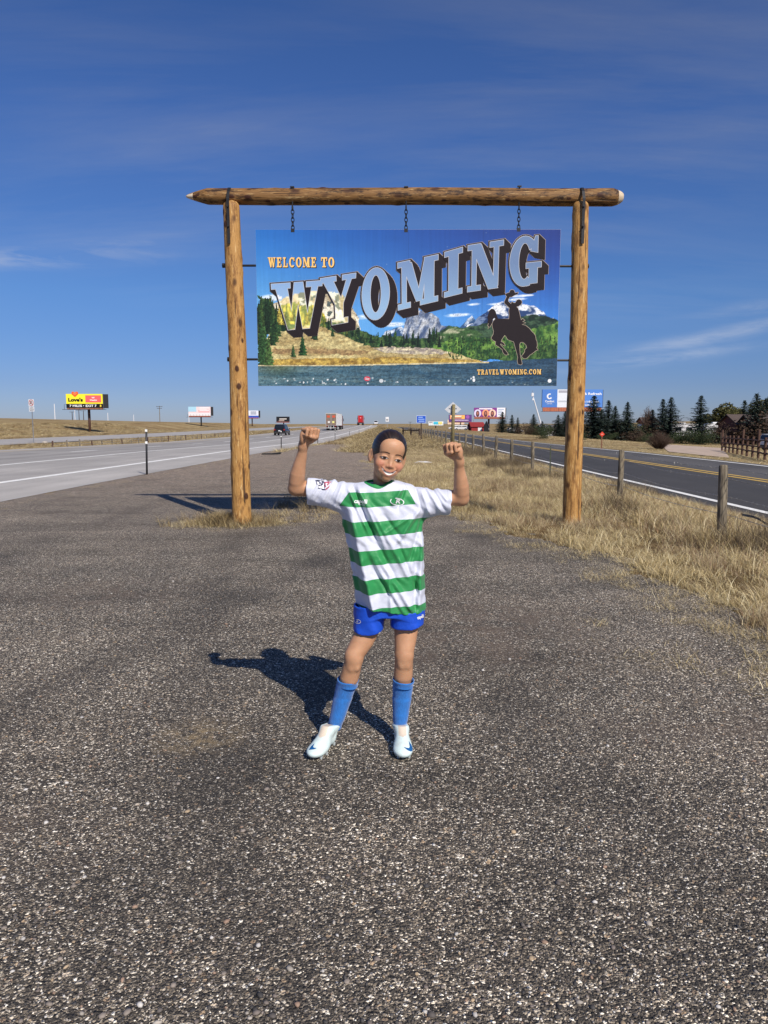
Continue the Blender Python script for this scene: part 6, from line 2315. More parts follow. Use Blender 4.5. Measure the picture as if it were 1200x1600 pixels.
# vehicles --------------------------------------------------------------------
GLASS = plain('dark_glass', (.012, .014, .017), .12, var=.05, spec=.6)
TYRE = plain('black_rubber', (.018, .018, .019), .85, var=.2)
RIM = MC((.35, .35, .36), .35, .8)
TAIL = plain('red_lamp', (.36, .018, .014), .3, var=.05)
PLATE = MC((.62, .64, .66), .5)


def wheel(parent, x, y, r, w):
    mb = MB()
    mb.tube([(x - w / 2, y, r), (x - w / 2 + .03, y, r), (x + w / 2 - .03, y, r), (x + w / 2, y, r)], [r * .93, r, r, r * .93], 18)
    t_ = mb.build('wheel', TYRE, parent, smooth=False)
    mb = MB()
    mb.tube([(x - w / 2 - .01, y, r), (x + w / 2 + .01, y, r)], r * .58, 14)
    mb.build('rim', RIM, t_)


def car(name, loc, rz, label, cat, paint_, Lh=4.75, W=1.90, Hh=1.76, tall=True, group=None):
    o = thing(name, loc, label, cat, group, rz)
    # stations along the car: rear is y=0, front y=Lh
    def ring(y, w, zb, zt, tw):
        return [(-w / 2, y, zb + .12), (-w / 2 + .1, y, zb), (w / 2 - .1, y, zb), (w / 2, y, zb + .12), (w / 2, y, zb + (zt - zb) * .62), (tw / 2, y, zt), (-tw / 2, y, zt), (-w / 2, y, zb + (zt - zb) * .62)]
    mb = MB()
    mb.loft([ring(0, W * .88, .42, .95, W * .82), ring(.06, W * .97, .36, 1.03, W * .88), ring(.5, W, .30, 1.05, W * .9), ring(Lh * .5, W, .28, 1.02, W * .92), ring(Lh * .74, W, .28, .99, W * .9), ring(Lh - .25, W * .95, .32, .86, W * .84), ring(Lh, W * .82, .42, .72, W * .74)])
    mb.build('body', paint_, o)
    yb = .10 if tall else .95
    cab = [(yb, 1.0, W * .90, 1.04, W * .86), (yb + (.22 if tall else .55), 1.0, W * .92, Hh - .06, W * .74), (Lh * .45, 1.0, W * .92, Hh, W * .74), (Lh * .55, 1.0, W * .92, Hh - .05, W * .74), (Lh * .74, .96, W * .9, 1.0, W * .84)]
    mb = MB()
    rg = []
    for y, zb, w, zt, tw in cab:
        rg.append([(-w / 2, y, zb), (w / 2, y, zb), (tw / 2 + .04, y, zt - .05), (tw / 2 - .1, y, zt), (-tw / 2 + .1, y, zt), (-tw / 2 - .04, y, zt - .05)])
    mb.loft(rg)
    mb.build('cabin', paint_, o)
    # windows stand a little proud of the cabin
    mb = MB()
    y0, y1 = cab[0][0], cab[1][0]
    a0, a1 = .22, .90
    zb, zt = cab[0][3], cab[1][3]
    w0, w1 = W * .78, W * .66
    mb.add([(-w0 / 2, y0 + (y1 - y0) * a0 - .035, zb + (zt - zb) * a0), (w0 / 2, y0 + (y1 - y0) * a0 - .035, zb + (zt - zb) * a0), (w1 / 2, y0 + (y1 - y0) * a1 - .035, zb + (zt - zb) * a1), (-w1 / 2, y0 + (y1 - y0) * a1 - .035, zb + (zt - zb) * a1)], [(0, 1, 2, 3)])
    mb.build('rear_window', GLASS, o)
    mb = MB()
    ya, ybk = Lh * .56, Lh * .73
    mb.add([(-W * .40, ybk + .03, 1.04), (W * .40, ybk + .03, 1.04), (W * .34, ya + .05, Hh - .10), (-W * .34, ya + .05, Hh - .10)], [(0, 1, 2, 3)])
    mb.build('windscreen', GLASS, o)
    for s_ in (-1, 1):
        mb = MB()
        q0 = .35 if tall else 1.25
        mb.add([(s_ * (W * .455 + .006), q0 + .1, 1.10), (s_ * (W * .455 + .006), Lh * .66, 1.06), (s_ * (W * .385 + .02), Lh * .54, Hh - .16), (s_ * (W * .385 + .02), q0 + .3, Hh - .18)], [(0, 1, 2, 3)])
        mb.build('side_window', GLASS, o)
        for y in (Lh * .19, Lh * .80):
            wheel(o, s_ * (W / 2 - .10), y, .36, .24)
        mb = MB(); mb.box((s_ * W * .40, -.005 + .03, .93), (.24, .10, .20)); mb.build('tail_lamp', TAIL, o)
        mb = MB(); mb.box((s_ * (W / 2 + .08), Lh * .68, 1.08), (.18, .10, .13)); mb.build('mirror', paint_, o)
    mb = MB(); mb.box((0, -.02, .76), (.34, .02, .17)); mb.build('number_plate', PLATE, o)
    mb = MB(); mb.box((0, .01, .50), (W * .86, .14, .20)); mb.build('bumper', MC((.03, .03, .032), .6), o)
    if tall:
        mb = MB(); mb.box((0, .30, Hh - .01), (W * .62, .22, .03)); mb.build('spoiler', paint_, o)
    return o


Y = 120
X = XAT(437.5, Y)
car('parked_car' if False else 'car', (X, Y, float(hw(Y)) + .004), radians(-3), 'black SUV driving away on the highway', 'car', plain('black_car_paint', (.014, .015, .019), .25, .2, .05), 4.8, 1.98, 1.80)
# white lorry trailer
Y = 176
X = XAT(518, Y)
tr = thing('lorry', (X, Y, float(hw(Y)) + .004), 'white box trailer lorry with dull patched rear doors on the highway', 'lorry', None, radians(-1.4))
mwhite = plain('dirty_white_trailer', (.66, .66, .65), .5, var=.10, scale=.9)
mb = MB(); mb.box((0, 8.0, 2.62), (2.56, 16.0, 2.92)); box_ = mb.build('trailer_box', mwhite, tr)
mdoor, nt, b = material('patched_rear_doors')
t = nd(nt, 'ShaderNodeTexCoord')
v_ = nd(nt, 'ShaderNodeTexNoise', {'Vector': t.outputs['Object'], 'Scale': 1.6, 'Detail': 3.0})
nt.links.new(ramp(nt, v_.outputs[0], [(.3, (.16, .06, .05)), (.5, (.20, .17, .13)), (.7, (.26, .12, .08))]), b.inputs['Base Color'])
for s_ in (-1, 1):
    mb = MB(); mb.box((s_ * .62, -.03, 2.62), (1.18, .05, 2.76)); dr = mb.build('rear_door', mdoor, tr)
    mb = MB(); mb.tube([(s_ * .25, -.08, 1.3), (s_ * .25, -.08, 3.9)], .025, 6); mb.build('lock_bar', m_steel, dr)
    mb = MB(); mb.box((s_ * .62, -.062, 3.3), (.7, .01, .5)); mb.build('sticker', MC(rgb(200, 84, 52), .6), dr)
    mb = MB(); mb.box((s_ * .5, -.062, 2.0), (.55, .01, .45)); mb.build('sticker', MC(rgb(220, 216, 130) if s_ > 0 else rgb(220, 214, 206), .6), dr)
    mb = MB(); mb.box((s_ * 1.0, -.02, 1.05), (.3, .08, .14)); mb.build('tail_lamp', TAIL, tr)
    mb = MB(); mb.box((s_ * 1.0, 3.6, .62), (.62, .02, .65)); mb.build('mudflap', MC((.6, .6, .6), .7) if s_ > 0 else m_dark, tr)
    for y in (1.6, 2.9, 14.2, 15.4, 19.6):
        wheel(tr, s_ * .98, y, .50, .56)
mb = MB(); mb.box((0, -.05, .62), (2.3, .10, .12)); mb.box((-.6, 0, .85), (.10, .08, .5)); mb.box((.6, 0, .85), (.10, .08, .5)); mb.build('bumper', MC((.62, .62, .60), .6), tr)
mb = MB(); mb.box((0, 8.0, 1.08), (1.1, 15.8, .16)); mb.build('chassis', m_dark, tr)
mb = MB(); mb.box((0, 18.2, 2.35), (2.45, 2.4, 2.7)); mb.box((0, 20.3, 1.5), (2.1, 2.0, 1.4)); mb.build('cab', plain('maroon_cab', (.16, .035, .03), .4, .1, .05), tr)
for s_ in (-1, 1):
    mb = MB(); mb.box((s_ * 1.45, 18.9, 2.6), (.14, .12, .75)); mb.build('mirror', m_dark, tr)
mb = MB()
for k in range(30):
    mb.box((1.285, .3 + k * .53, 2.62), (.012, .05, 2.8)); mb.box((-1.285, .3 + k * .53, 2.62), (.012, .05, 2.8))
o = mb.build('panel_rib', mwhite, tr); o['kind'] = 'stuff'
# red tractor unit
Y = 300
X = XAT(563, Y)
rt = thing('lorry', (X, Y, float(hw(Y)) + .004), 'red lorry tractor without trailer near the crest of the highway', 'lorry', None, radians(-1))
mred = plain('bright_red_paint', (.52, .018, .022), .35, .1, .05)
mb = MB(); mb.loft([[(-1.25, y, zb), (1.25, y, zb), (1.25, y, zt - .3), (1.0, y, zt), (-1.0, y, zt), (-1.25, y, zt - .3)] for y, zb, zt in ((3.2, 1.1, 3.95), (5.4, 1.0, 4.0), (6.2, 1.0, 3.3))]); mb.build('sleeper_cab', mred, rt)
mb = MB(); mb.loft([[(-1.0, y, .8), (1.0, y, .8), (1.0, y, zt - .2), (.8, y, zt), (-.8, y, zt), (-1.0, y, zt - .2)] for y, zt in ((6.2, 2.2), (8.0, 1.9))]); mb.build('bonnet', mred, rt)
mb = MB(); mb.box((0, 3.0, .95), (.95, 6.0, .25)); mb.box((0, .9, 1.15), (1.0, .9, .10)); mb.build('chassis', m_dark, rt)
mb = MB(); mb.box((0, 3.17, 3.0), (.5, .02, .4)); mb.build('emblem', MC(rgb(240, 150, 150), .5), rt)
for s_ in (-1, 1):
    for y in (.7, 2.0, 7.2):
        wheel(rt, s_ * .95, y, .52, .58)
    mb = MB(); mb.box((s_ * .95, .02, .75), (.62, .03, .70)); mb.build('mudflap', m_dark, rt)
    mb = MB(); mb.tube([(s_ * 1.05, 3.0, .9), (s_ * 1.05, 3.0, 4.1)], .09, 8); mb.build('exhaust', m_steel, rt)
    mb = MB(); mb.box((s_ * 1.42, 5.6, 2.7), (.14, .12, .7)); mb.build('mirror', m_dark, rt)
mwc = plain('white_car_paint', (.70, .70, .70), .3, .05, .04)
X = XAT(587.5, 320)
wc = car('car', (X, 320, float(hw(320)) + .35), pi, 'tiny white car on the crest of the highway beside the verge', 'car', mwc, 4.7, 1.9, 1.7, True)

# houses, barn, caravans beyond the road ----------------------------------------
def house(loc, w, d, eave, ridge, wall, roof, label, cat, rz=0.0, name='house', wins=(), door=None, over=.35, trim=None):
    o = thing(name, loc, label, cat, None, rz)
    mb = MB(); mb.box((0, 0, eave / 2 - .3), (w, d, eave + .6))
    mb.prism([(-w / 2, eave), (w / 2, eave), (0, ridge)], -d / 2 + .001, d / 2 - .001) if False else None
    for s_ in (-1, 1):                                # gable ends
        mb.add([(s_ * w / 2, -d / 2, eave), (s_ * w / 2, d / 2, eave), (s_ * w / 2, 0, ridge)], [(0, 1, 2)])
    mb.build('wall', wall, o)
    mb = MB()
    for s_ in (-1, 1):
        a_ = [(-w / 2 - over, s_ * (d / 2 + over), eave - over * (ridge - eave) / (d / 2)), (w / 2 + over, s_ * (d / 2 + over), eave - over * (ridge - eave) / (d / 2)), (w / 2 + over, 0, ridge), (-w / 2 - over, 0, ridge)]
        mb.add([(x, y, z + .02) for x, y, z in a_] + [(x, y, z + .20) for x, y, z in a_], [(0, 1, 2, 3), (4, 5, 6, 7), (0, 1, 5, 4), (1, 2, 6, 5), (2, 3, 7, 6), (3, 0, 4, 7)])
    mb.build('roof', roof, o)
    for x, z, ww, hh in wins:
        mb = MB(); mb.box((x, -d / 2 - .03, z), (ww, .08, hh)); f_ = mb.build('window', trim or m_whitep, o)
        mb = MB(); mb.box((x, -d / 2 - .08, z), (ww - .16, .02, hh - .16)); mb.build('pane', GLASS, f_)
    if door:
        mb = MB(); mb.box((door[0], -d / 2 - .03, door[2] / 2), (door[1], .07, door[2])); mb.build('door', trim or m_whitep, o)
    return o


m_brick = plain('red_brown_brick', (.16, .055, .042), .85, var=.2, scale=3)
m_roofb = plain('brown_shingles', (.085, .062, .052), .9, var=.25, scale=4)
m_roofg = plain('grey_metal_roof', (.34, .33, .33), .5, .2, .1)
m_barnr = plain('barn_red', (.26, .022, .022), .7, var=.12)
b_ = foot(1163, 128)
house(b_, 7.0, 6.0, 3.1, 4.6, m_brick, m_roofb, 'dark red brick house with brown roof behind the tall spruce', 'house', .1, wins=((-1.2, 1.7, 1.2, 1.2), (1.8, 1.7, 1.2, 1.2)), door=(.4, .9, 2.0))
b_ = foot(1202, 122)
house(b_, 8.5, 7, 2.9, 4.5, m_brick, m_roofb, 'second dark brick house cut by the right edge of the picture', 'house', -.1, wins=((-2.8, 1.6, 1.0, 1.3), (.5, 1.6, 1.4, 1.2)), door=(-1.4, .9, 2.0))
b_ = foot(1008, 170)
house(b_, 3.0, 4, 3.6, 4.5, plain('orange_brick', (.26, .10, .065), .85, var=.15), m_roofb, 'tall orange brick house half hidden behind the bare tree', 'house', 0, wins=((0, 2.6, 1.0, 1.2),))
b_ = foot(743, 245)
house(b_, 4.2, 4.5, 1.5, 2.7, m_barnr, plain('red_metal_roof', (.27, .03, .028), .6, .1, .12), 'red barn with white doors beneath the billboard of faces', 'barn', .12, 'barn', wins=(), door=(.7, 1.3, 1.3))
b_ = foot(759, 240)
house(b_, 1.2, 1.6, 1.6, 3.2, m_dark, m_dark, 'narrow dark steep gabled shed right of the red barn', 'shed', 1.3, 'shed', wins=((0, .9, .5, .5),), over=.15)
b_ = foot(852, 165)
house(b_, 3.0, 4, 1.7, 2.3, plain('white_siding', (.66, .66, .64), .7), m_roofg, 'low white hut at the foot of the leaning white mast', 'shed', 0, 'shed', wins=((.5, 1.0, .6, .6),))


def caravan(px, Y, w, h_, label, rz=0.0, flip=1):
    o = thing('caravan', foot(px, Y), label, 'caravan', 'white caravans parked behind the spruces', rz)
    mb = MB()
    prof = [(-w / 2, .55), (w / 2 - .5, .55), (w / 2, 1.1), (w / 2 - .1, h_ - .5), (w / 2 - .6, h_), (-w / 2 + .3, h_), (-w / 2, h_ - .3)]
    mb.prism([(x * flip, z) for x, z in prof], -1.2, 1.2)
    mb.build('shell', mwc, o)
    mb = MB(); mb.box((0, -1.23, 1.3), (w * .9, .03, .28)); mb.build('stripe', MC((.20, .21, .24), .5), o)
    for x in (-w * .28, w * .08):
        mb = MB(); mb.box((x * flip, -1.22, h_ * .66), (w * .2, .05, .6)); mb.build('window', GLASS, o)
    mb = MB(); mb.box((w * .30 * flip, -1.22, h_ * .52), (.7, .05, h_ * .62)); mb.build('door', MC((.60, .60, .60), .5), o)
    for x in (-.5, .5):
        wheel(o, 0, 0, .36, .3) if False else None
        mb = MB(); mb.tube([(x, -1.15, .36), (x, 1.15, .36)], .36, 14); mb.build('wheel', TYRE, o)
    mb = MB(); mb.box((-.4, 0, h_ + .12), (.9, .9, .22)); mb.build('roof_unit', m_whitep, o)
    return o


caravan(1018, 152, 6.0, 3.1, 'white caravan farthest left, between the bare tree and the twin spruces')
caravan(1066, 150, 6.2, 3.2, 'white caravan with dark windows between the twin spruces and the lone spruce', .05)
caravan(1116, 148, 5.0, 3.3, 'white caravan behind the bare shrub right of the lone spruce', -.1, -1)
for px, Y, lb in ((722, 252, 'white pickup sized car parked left of the red barn'), (731, 246, 'white car parked hard against the left side of the red barn'), (792, 228, 'white car parked right of the barn under the spruces'), (1190, 75, 'white car at the right edge behind the rail fence')):
    car('car', foot(px, Y) + Vector((0, 0, .02)), radians(R.choice([80, -80, 60])), lb, 'car', mwc, 4.8, 1.9, 1.7)

# dark board fence
a_ = foot(1124, 118)
bf = thing('board_fence', a_, 'tall dark board fence in front of the brick house', 'fence')
mb = MB()
nb_ = 26
for i in range(nb_):
    x = i * .205
    mb.box((x, R.uniform(-.01, .01), .85 + R.uniform(-.02, .02)), (.19, .03, 1.9))
o = mb.build('board', m_wooddark, bf); o['kind'] = 'stuff'
for i in range(4):
    mb = MB(); mb.box((i * 1.72, .1, .9), (.1, .1, 2.0)); mb.build('post', m_wooddark, bf)
mb = MB(); mb.box((2.6, -.04, 1.86), (5.3, .05, .08)); mb.build('cap_rail', m_wooddark, bf)

# corral rails at the right edge
A_, B_ = hit(1128, 705), hit(1206, 722)
cr = thing('rail_fence', A_, 'dark wooden rail fence beside the pinkish drive', 'fence')
m_rail = plain('red_brown_rail', (.095, .052, .036), .85, var=.3, scale=6)
n = 11
prev = None
for i in range(n):
    t_ = i / (n - 1)
    q = A_ * (1 - t_) + B_ * t_
    q.z = H(q.x, q.y)
    hh = .95 if i not in (0, 5, 8) else 1.28
    mb = MB(); mb.tube([q - A_ + Vector((0, 0, -.2)), q - A_ + Vector((R.uniform(-.03, .03), 0, hh))], .058, 8); mb.build('post', m_rail, cr)
    if prev is not None:
        for zq in (.28, .52, .80):
            mb = MB(); mb.tube([prev - A_ + Vector((0, -.09, zq)), q - A_ + Vector((0, -.09, zq + R.uniform(-.04, .04)))], .036, 6); mb.build('rail', m_rail, cr)
    prev = q

# masts and poles on the skyline ----------------------------------------------
def mast(name, px, top, Y, r_, mat, label, arms=(), cat='pole', group=None):
    p = foot(px, Y)
    h_ = P(px, top, Y).z - p.z
    o = thing(name, p, label, cat, group)
    mb = MB(); mb.tube([(0, 0, -.5), (0, 0, h_)], [r_, r_ * .75], 8); mb.build('pole', mat, o)
    for zf_, w in arms:
        mb = MB(); mb.box((0, -.15, h_ * zf_), (w, .12, .14)); mb.build('crossarm', m_wooddark, o)
        for k in (-1, 0, 1):
            mb = MB(); mb.tube([(k * w * .45, -.15, h_ * zf_), (k * w * .45, -.15, h_ * zf_ + .3)], .06, 6); mb.build('insulator', m_steel, o)
    return o


g_ = 'utility poles on the left skyline'
mast('utility_pole', 252.5, 634, 290, .16, m_wood, 'wooden utility pole with crossarm between the yellow and the pale billboard', ((.95, 2.4), (.84, 2.0)), 'utility pole', g_)
for px, top, lb in ((117, 643, 'utility pole seen below the left half of the yellow billboard'), (127.5, 640, 'utility pole seen just left of the yellow billboard\'s pole'), (134.5, 641, 'utility pole hard by the yellow billboard\'s pole')):
    mast('utility_pole', px, top, 330, .18, m_wooddark, lb, ((.94, 2.2),), 'utility pole', g_)
for px, top, Y, lb in ((90, 631, 420, 'white mast on the hill right of the no U-turn sign'), (121, 641, 520, 'faint white mast behind the yellow billboard'), (172, 645, 520, 'faint white mast right of the yellow billboard'), (297.5, 650, 450, 'thin white mast by the left edge of the pale billboard'), (212, 648, 600, 'faint white mast between the yellow billboard and the crossarm pole')):
    mast('mast', px, top, Y, .30, MC((.66, .67, .70), .5), lb, (), 'mast', 'white masts on the skyline')
mast('utility_pole', 640.5, 659, 420, .14, m_wooddark, 'far utility pole left of the blue road sign', ((.93, 2),), 'utility pole')
a_ = foot(849, 160)
lm = thing('leaning_mast', a_, 'thin white mast leaning left with a lamp box on top beside the hotel billboard', 'mast')
tp = P(832.5, 618, 160) - a_
mb = MB(); mb.tube([(0, 0, 0), tp * .55, tp], [.16, .14, .10], 8); mb.build('pole', m_whitep, lm)
mb = MB(); mb.box(tp + Vector((-.05, 0, .2)), (.5, .4, .7)); mb.box(tp + Vector((.05, 0, -.8)), (.3, .3, .4)); mb.build('lamp_box', m_whitep, lm)
mb = MB(); mb.tube([tp, tp + Vector((-.1, 0, 1.1))], .04, 6); mb.build('aerial', m_steel, lm)

# litter -------------------------------------------------------------------------
p = hit(425, 711.5)
ty = thing('tyre_strip', p + Vector((0, 0, .02)), 'curled black strip of burst tyre on the gravel behind the sign\'s left post', 'tyre scrap')
mb = MB()
mb.loft([[(x, y, z) for x, y, z in ((t_ * .95 - .5, -.10 + .05 * sin(t_ * 5), .02 + .05 * max(0, t_ - .6)), (t_ * .95 - .5, .10 + .05 * sin(t_ * 5), .02 + .10 * max(0, t_ - .5)), (t_ * .95 - .5, .10 + .05 * sin(t_ * 5), .06 + .14 * max(0, t_ - .5)), (t_ * .95 - .5, -.10 + .05 * sin(t_ * 5), .05 + .10 * max(0, t_ - .6)))] for t_ in [i / 12 for i in range(13)]])
mb.build('tread', TYRE, ty)
mb = MB()
for i in range(14):
    mb.box((-.45 + i * .065, .05 * sin(i / 14 * 5), .075 + .1 * max(0, i / 14 - .5)), (.03, .17, .02))
o = mb.build('tread_block', TYRE, ty); o['kind'] = 'stuff'
p = hit(661, 725)
bg_ = MB()
n = 14
rr = random.Random(4)
rings = []
for i in range(7):
    t_ = i / 6
    rings.append([(-.32 + .64 * t_ + rr.uniform(-.02, .02), sin(2 * pi * k / n) * .17 * sin(pi * (.08 + .84 * t_)) * rr.uniform(.7, 1.2), .05 + cos(2 * pi * k / n) * .065 * sin(pi * (.08 + .84 * t_)) * rr.uniform(.6, 1.3)) for k in range(n)])
bg_.loft(rings)
o = bg_.build('plastic_bag', plain('crumpled_white_plastic', (.66, .67, .68), .5, var=.15, scale=14), None, True, p)
tag(o, 'crumpled white plastic bag lying in the dry grass', 'litter')
p = hit(1180, 838)
pipe = thing('plastic_strip', p, 'shiny black strip of plastic trim lying in the grass by the nearest fence post', 'litter')
mb = MB()
pts = [(-.18, .05, .30), (-.10, .04, .285), (-.03, .02, .27), (.03, 0, .245), (.09, -.02, .20), (.22, -.05, .13)]
mb.loft([[(x, y - .015, z - .018), (x + .005, y + .02, z - .012), (x, y + .02, z + .014), (x, y - .012, z + .016)] for x, y, z in pts])
mb.build('trim', plain('glossy_black_plastic', (.012, .012, .014), .2, spec=.6), pipe)

# ------------------------------------------------------------------ trees and shrubs
m_trunk = plain('grey_brown_bark', (.075, .055, .042), .9, var=.3, scale=12)


def leaf_mat(name, cols, rough=.8):
    m, nt, b = material(name)
    nt.links.new(ramp(nt, attr(nt, 'tone'), [(i / (len(cols) - 1), c) for i, c in enumerate(cols)]), b.inputs['Base Color'])
    b.inputs['Roughness'].default_value = rough
    b.inputs['Specular IOR Level'].default_value = .2
    return m


m_spruce = leaf_mat('blue_green_needles', [(.016, .026, .020), (.035, .056, .042), (.066, .092, .074), (.105, .132, .115)])
m_olive = leaf_mat('olive_leaves', [(.022, .026, .010), (.055, .058, .018), (.095, .090, .030), (.14, .115, .038)])
m_brownl = leaf_mat('brown_leaves', [(.030, .020, .014), (.065, .042, .028), (.10, .068, .045)])
m_junip = leaf_mat('dark_juniper', [(.016, .026, .012), (.040, .058, .024), (.070, .088, .040)])
m_twig = leaf_mat('red_brown_twigs', [(.045, .026, .020), (.085, .052, .038), (.13, .090, .065)])


def tree_obj(verts, faces, tones, mat, name, parent):
    return np_mesh(name, np.array(verts), np.array(faces), mat, parent, smooth=False, attrs={'tone': np.array(tones)})


def conifer(seed, wid, gap):
    """unit-high spruce: whorls of drooping boughs made of needle sprays"""
    rr = random.Random(seed)
    o = thing('spruce_tree', (0, 0, 0), 'spruce', 'tree')
    mb = MB(); mb.tube([(0, 0, -.05), (0, 0, .5), (0, 0, .99)], [.022, .013, .002], 7); mb.build('trunk', m_trunk, o)
    V_, F_, T_ = [], [], []
    z = .05
    while z < .99:
        f_ = (z - .05) / .95
        r_ = wid * (1 - f_) ** .70 * rr.uniform(.78, 1.14) + .006
        nb__ = max(5, int(12 * (1 - f_) + 5))
        for k in range(nb__):
            a0 = 2 * pi * (k + rr.random() * .8) / nb__
            L = r_ * rr.uniform(.62, 1.10)
            if rr.random() < gap: continue
            dz = -.10 * L + rr.uniform(-.01, .014)
            tone0 = rr.uniform(.15, .8)
            ns = max(3, int(L / .022))
            for j in range(ns):
                t0 = (j + .3) / ns
                x, y = cos(a0) * L * t0, sin(a0) * L * t0
                zz_ = z + dz * t0 * 2 + .06 * L * t0 * t0 * 3 + rr.uniform(-.006, .006)
                for q_ in range(3):
                    aa = a0 + rr.uniform(-1.1, 1.1)
                    ln = rr.uniform(.028, .055) * (1.15 - .4 * f_)
                    wdt = rr.uniform(.009, .017)
                    dx, dy = cos(aa) * ln, sin(aa) * ln
                    n0 = len(V_)
                    tz = rr.uniform(-.022, .010)
                    V_ += [(x - dy / ln * wdt, y + dx / ln * wdt, zz_), (x + dy / ln * wdt, y - dx / ln * wdt, zz_ + rr.uniform(-.006, .006)), (x + dx, y + dy, zz_ + tz)]
                    F_.append((n0, n0 + 1, n0 + 2))
                    T_ += [min(1, max(0, tone0 + rr.uniform(-.25, .25)))] * 3
        z += .026 * (1.1 - .5 * f_)
    for k in range(10):
        n0 = len(V_)
        a0 = k * .63
        V_ += [(.006 * cos(a0), .006 * sin(a0), .96), (-.006 * cos(a0), -.006 * sin(a0), .96), (.010 * cos(a0 + 1), .010 * sin(a0 + 1), 1.0 - .004 * k)]
        F_.append((n0, n0 + 1, n0 + 2)); T_ += [.4] * 3
    tree_obj(V_, F_, T_, m_spruce, 'crown', o)
    return o


def leafy(seed, mat, name, cat, w=.42, zc=.58, hz=.42, n=2600, lobes=9, leaf=.030, trunk=True, bare=0.0):
    """unit-high broadleaf tree or bush: clumps of leaf faces with gaps, on limbs"""
    rr = random.Random(seed)
    o = thing(name, (0, 0, 0), name, cat)
    cl_ = []
    for i in range(lobes):
        th = rr.uniform(0, 2 * pi)
        rad = w * rr.uniform(.15, .75)
        cl_.append((cos(th) * rad, sin(th) * rad, zc + rr.uniform(-.7, .75) * hz * (1 - .5 * rad / w), rr.uniform(.28, .5) * w))
    if trunk:
        mb = MB()
        mb.tube([(0, 0, -.03), (.01, 0, zc * .5), (0, .01, zc)], [.030, .022, .012], 7)
        mb.build('trunk', m_trunk, o)
        for c_ in cl_[:7]:
            mb = MB()
            mb.tube([(0, 0, zc * .35), (c_[0] * .5, c_[1] * .5, zc * .35 + (c_[2] - zc * .35) * .6), c_[:3]], [.014, .010, .004], 5)
            mb.build('limb', m_trunk, o)
    V_, F_, T_ = [], [], []
    for i in range(n):
        c_ = cl_[i % lobes]
        d = Vector((rr.gauss(0, 1), rr.gauss(0, 1), rr.gauss(0, 1))).normalized()
        r_ = c_[3] * rr.uniform(.55, 1.08) ** .6
        p = Vector(c_[:3]) + d * r_
        if p.z < .01: p.z = rr.uniform(.01, .06)
        u = Vector((rr.uniform(-1, 1), rr.uniform(-1, 1), rr.uniform(-1, 1))).normalized()
        v = u.cross(d).normalized()
        s_ = leaf * rr.uniform(.5, 1.2)
        n0 = len(V_)
        V_ += [tuple(p - u * s_), tuple(p + v * s_ * .6), tuple(p + u * s_), tuple(p - v * s_ * .6)]
        F_.append((n0, n0 + 1, n0 + 2, n0 + 3))
        tn = min(1, max(0, .5 + rr.uniform(-.35, .35) + .2 * (vnoise(p.x * 9 + 5, p.z * 9 + 5, seed) - .5)))
        T_ += [float(tn)] * 4
    tree_obj(V_, F_, T_, mat, 'crown', o)
    return o


def twiggy(seed, name, n=420, w=.6, mat=None, label='shrub'):
    """unit-high bare shrub: many forking stems fanning out"""
    rr = random.Random(seed)
    o = thing(name, (0, 0, 0), label, 'shrub')
    V_, F_, T_ = [], [], []

    def stem(a, b_, r0, r1, tn):
        a, b_ = Vector(a), Vector(b_)
        d = (b_ - a).normalized()
        u = d.cross(Vector((.3, .5, .8))).normalized()
        v = d.cross(u)
        n0 = len(V_)
        for p, r_ in ((a, r0), (b_, r1)):
            for k in range(3):
                V_.append(tuple(p + (u * cos(k * 2.1) + v * sin(k * 2.1)) * r_))
                T_.append(tn)
        for k in range(3):
            F_.append((n0 + k, n0 + (k + 1) % 3, n0 + 3 + (k + 1) % 3, n0 + 3 + k))
    for i in range(n):
        th = rr.uniform(0, 2 * pi)
        out = rr.random() ** .6
        tip = Vector((cos(th) * w * out, sin(th) * w * out, (1.0 - .55 * out ** 2) * rr.uniform(.55, 1.0)))
        base = Vector((cos(th) * .10 * out, sin(th) * .10 * out, 0))
        mid = base * .5 + tip * .5 + Vector((rr.uniform(-.06, .06), rr.uniform(-.06, .06), .06))
        tn = rr.random()
        stem(base, mid, .0075, .005, tn)
        stem(mid, tip, .005, .002, tn)
        for k in range(3):
            q = mid + (tip - mid) * rr.uniform(.1, .9)
            stem(q, q + Vector((rr.uniform(-.12, .12), rr.uniform(-.12, .12), rr.uniform(.02, .14))), .0035, .0015, min(1, tn + .2))
    tree_obj(V_, F_, T_, mat or m_twig, 'twigs', o)
    return o


def put(first, proto, loc, h_, label, group, w=1.0, rz=None):
    o = proto if first else dup(proto, loc, 0, label)
    o.location = loc
    o.rotation_euler = (0, 0, R.uniform(0, 6.28) if rz is None else rz)
    o.scale = (h_ * w, h_ * w, h_)
    o['label'] = label
    if group: o['group'] = group
    return o


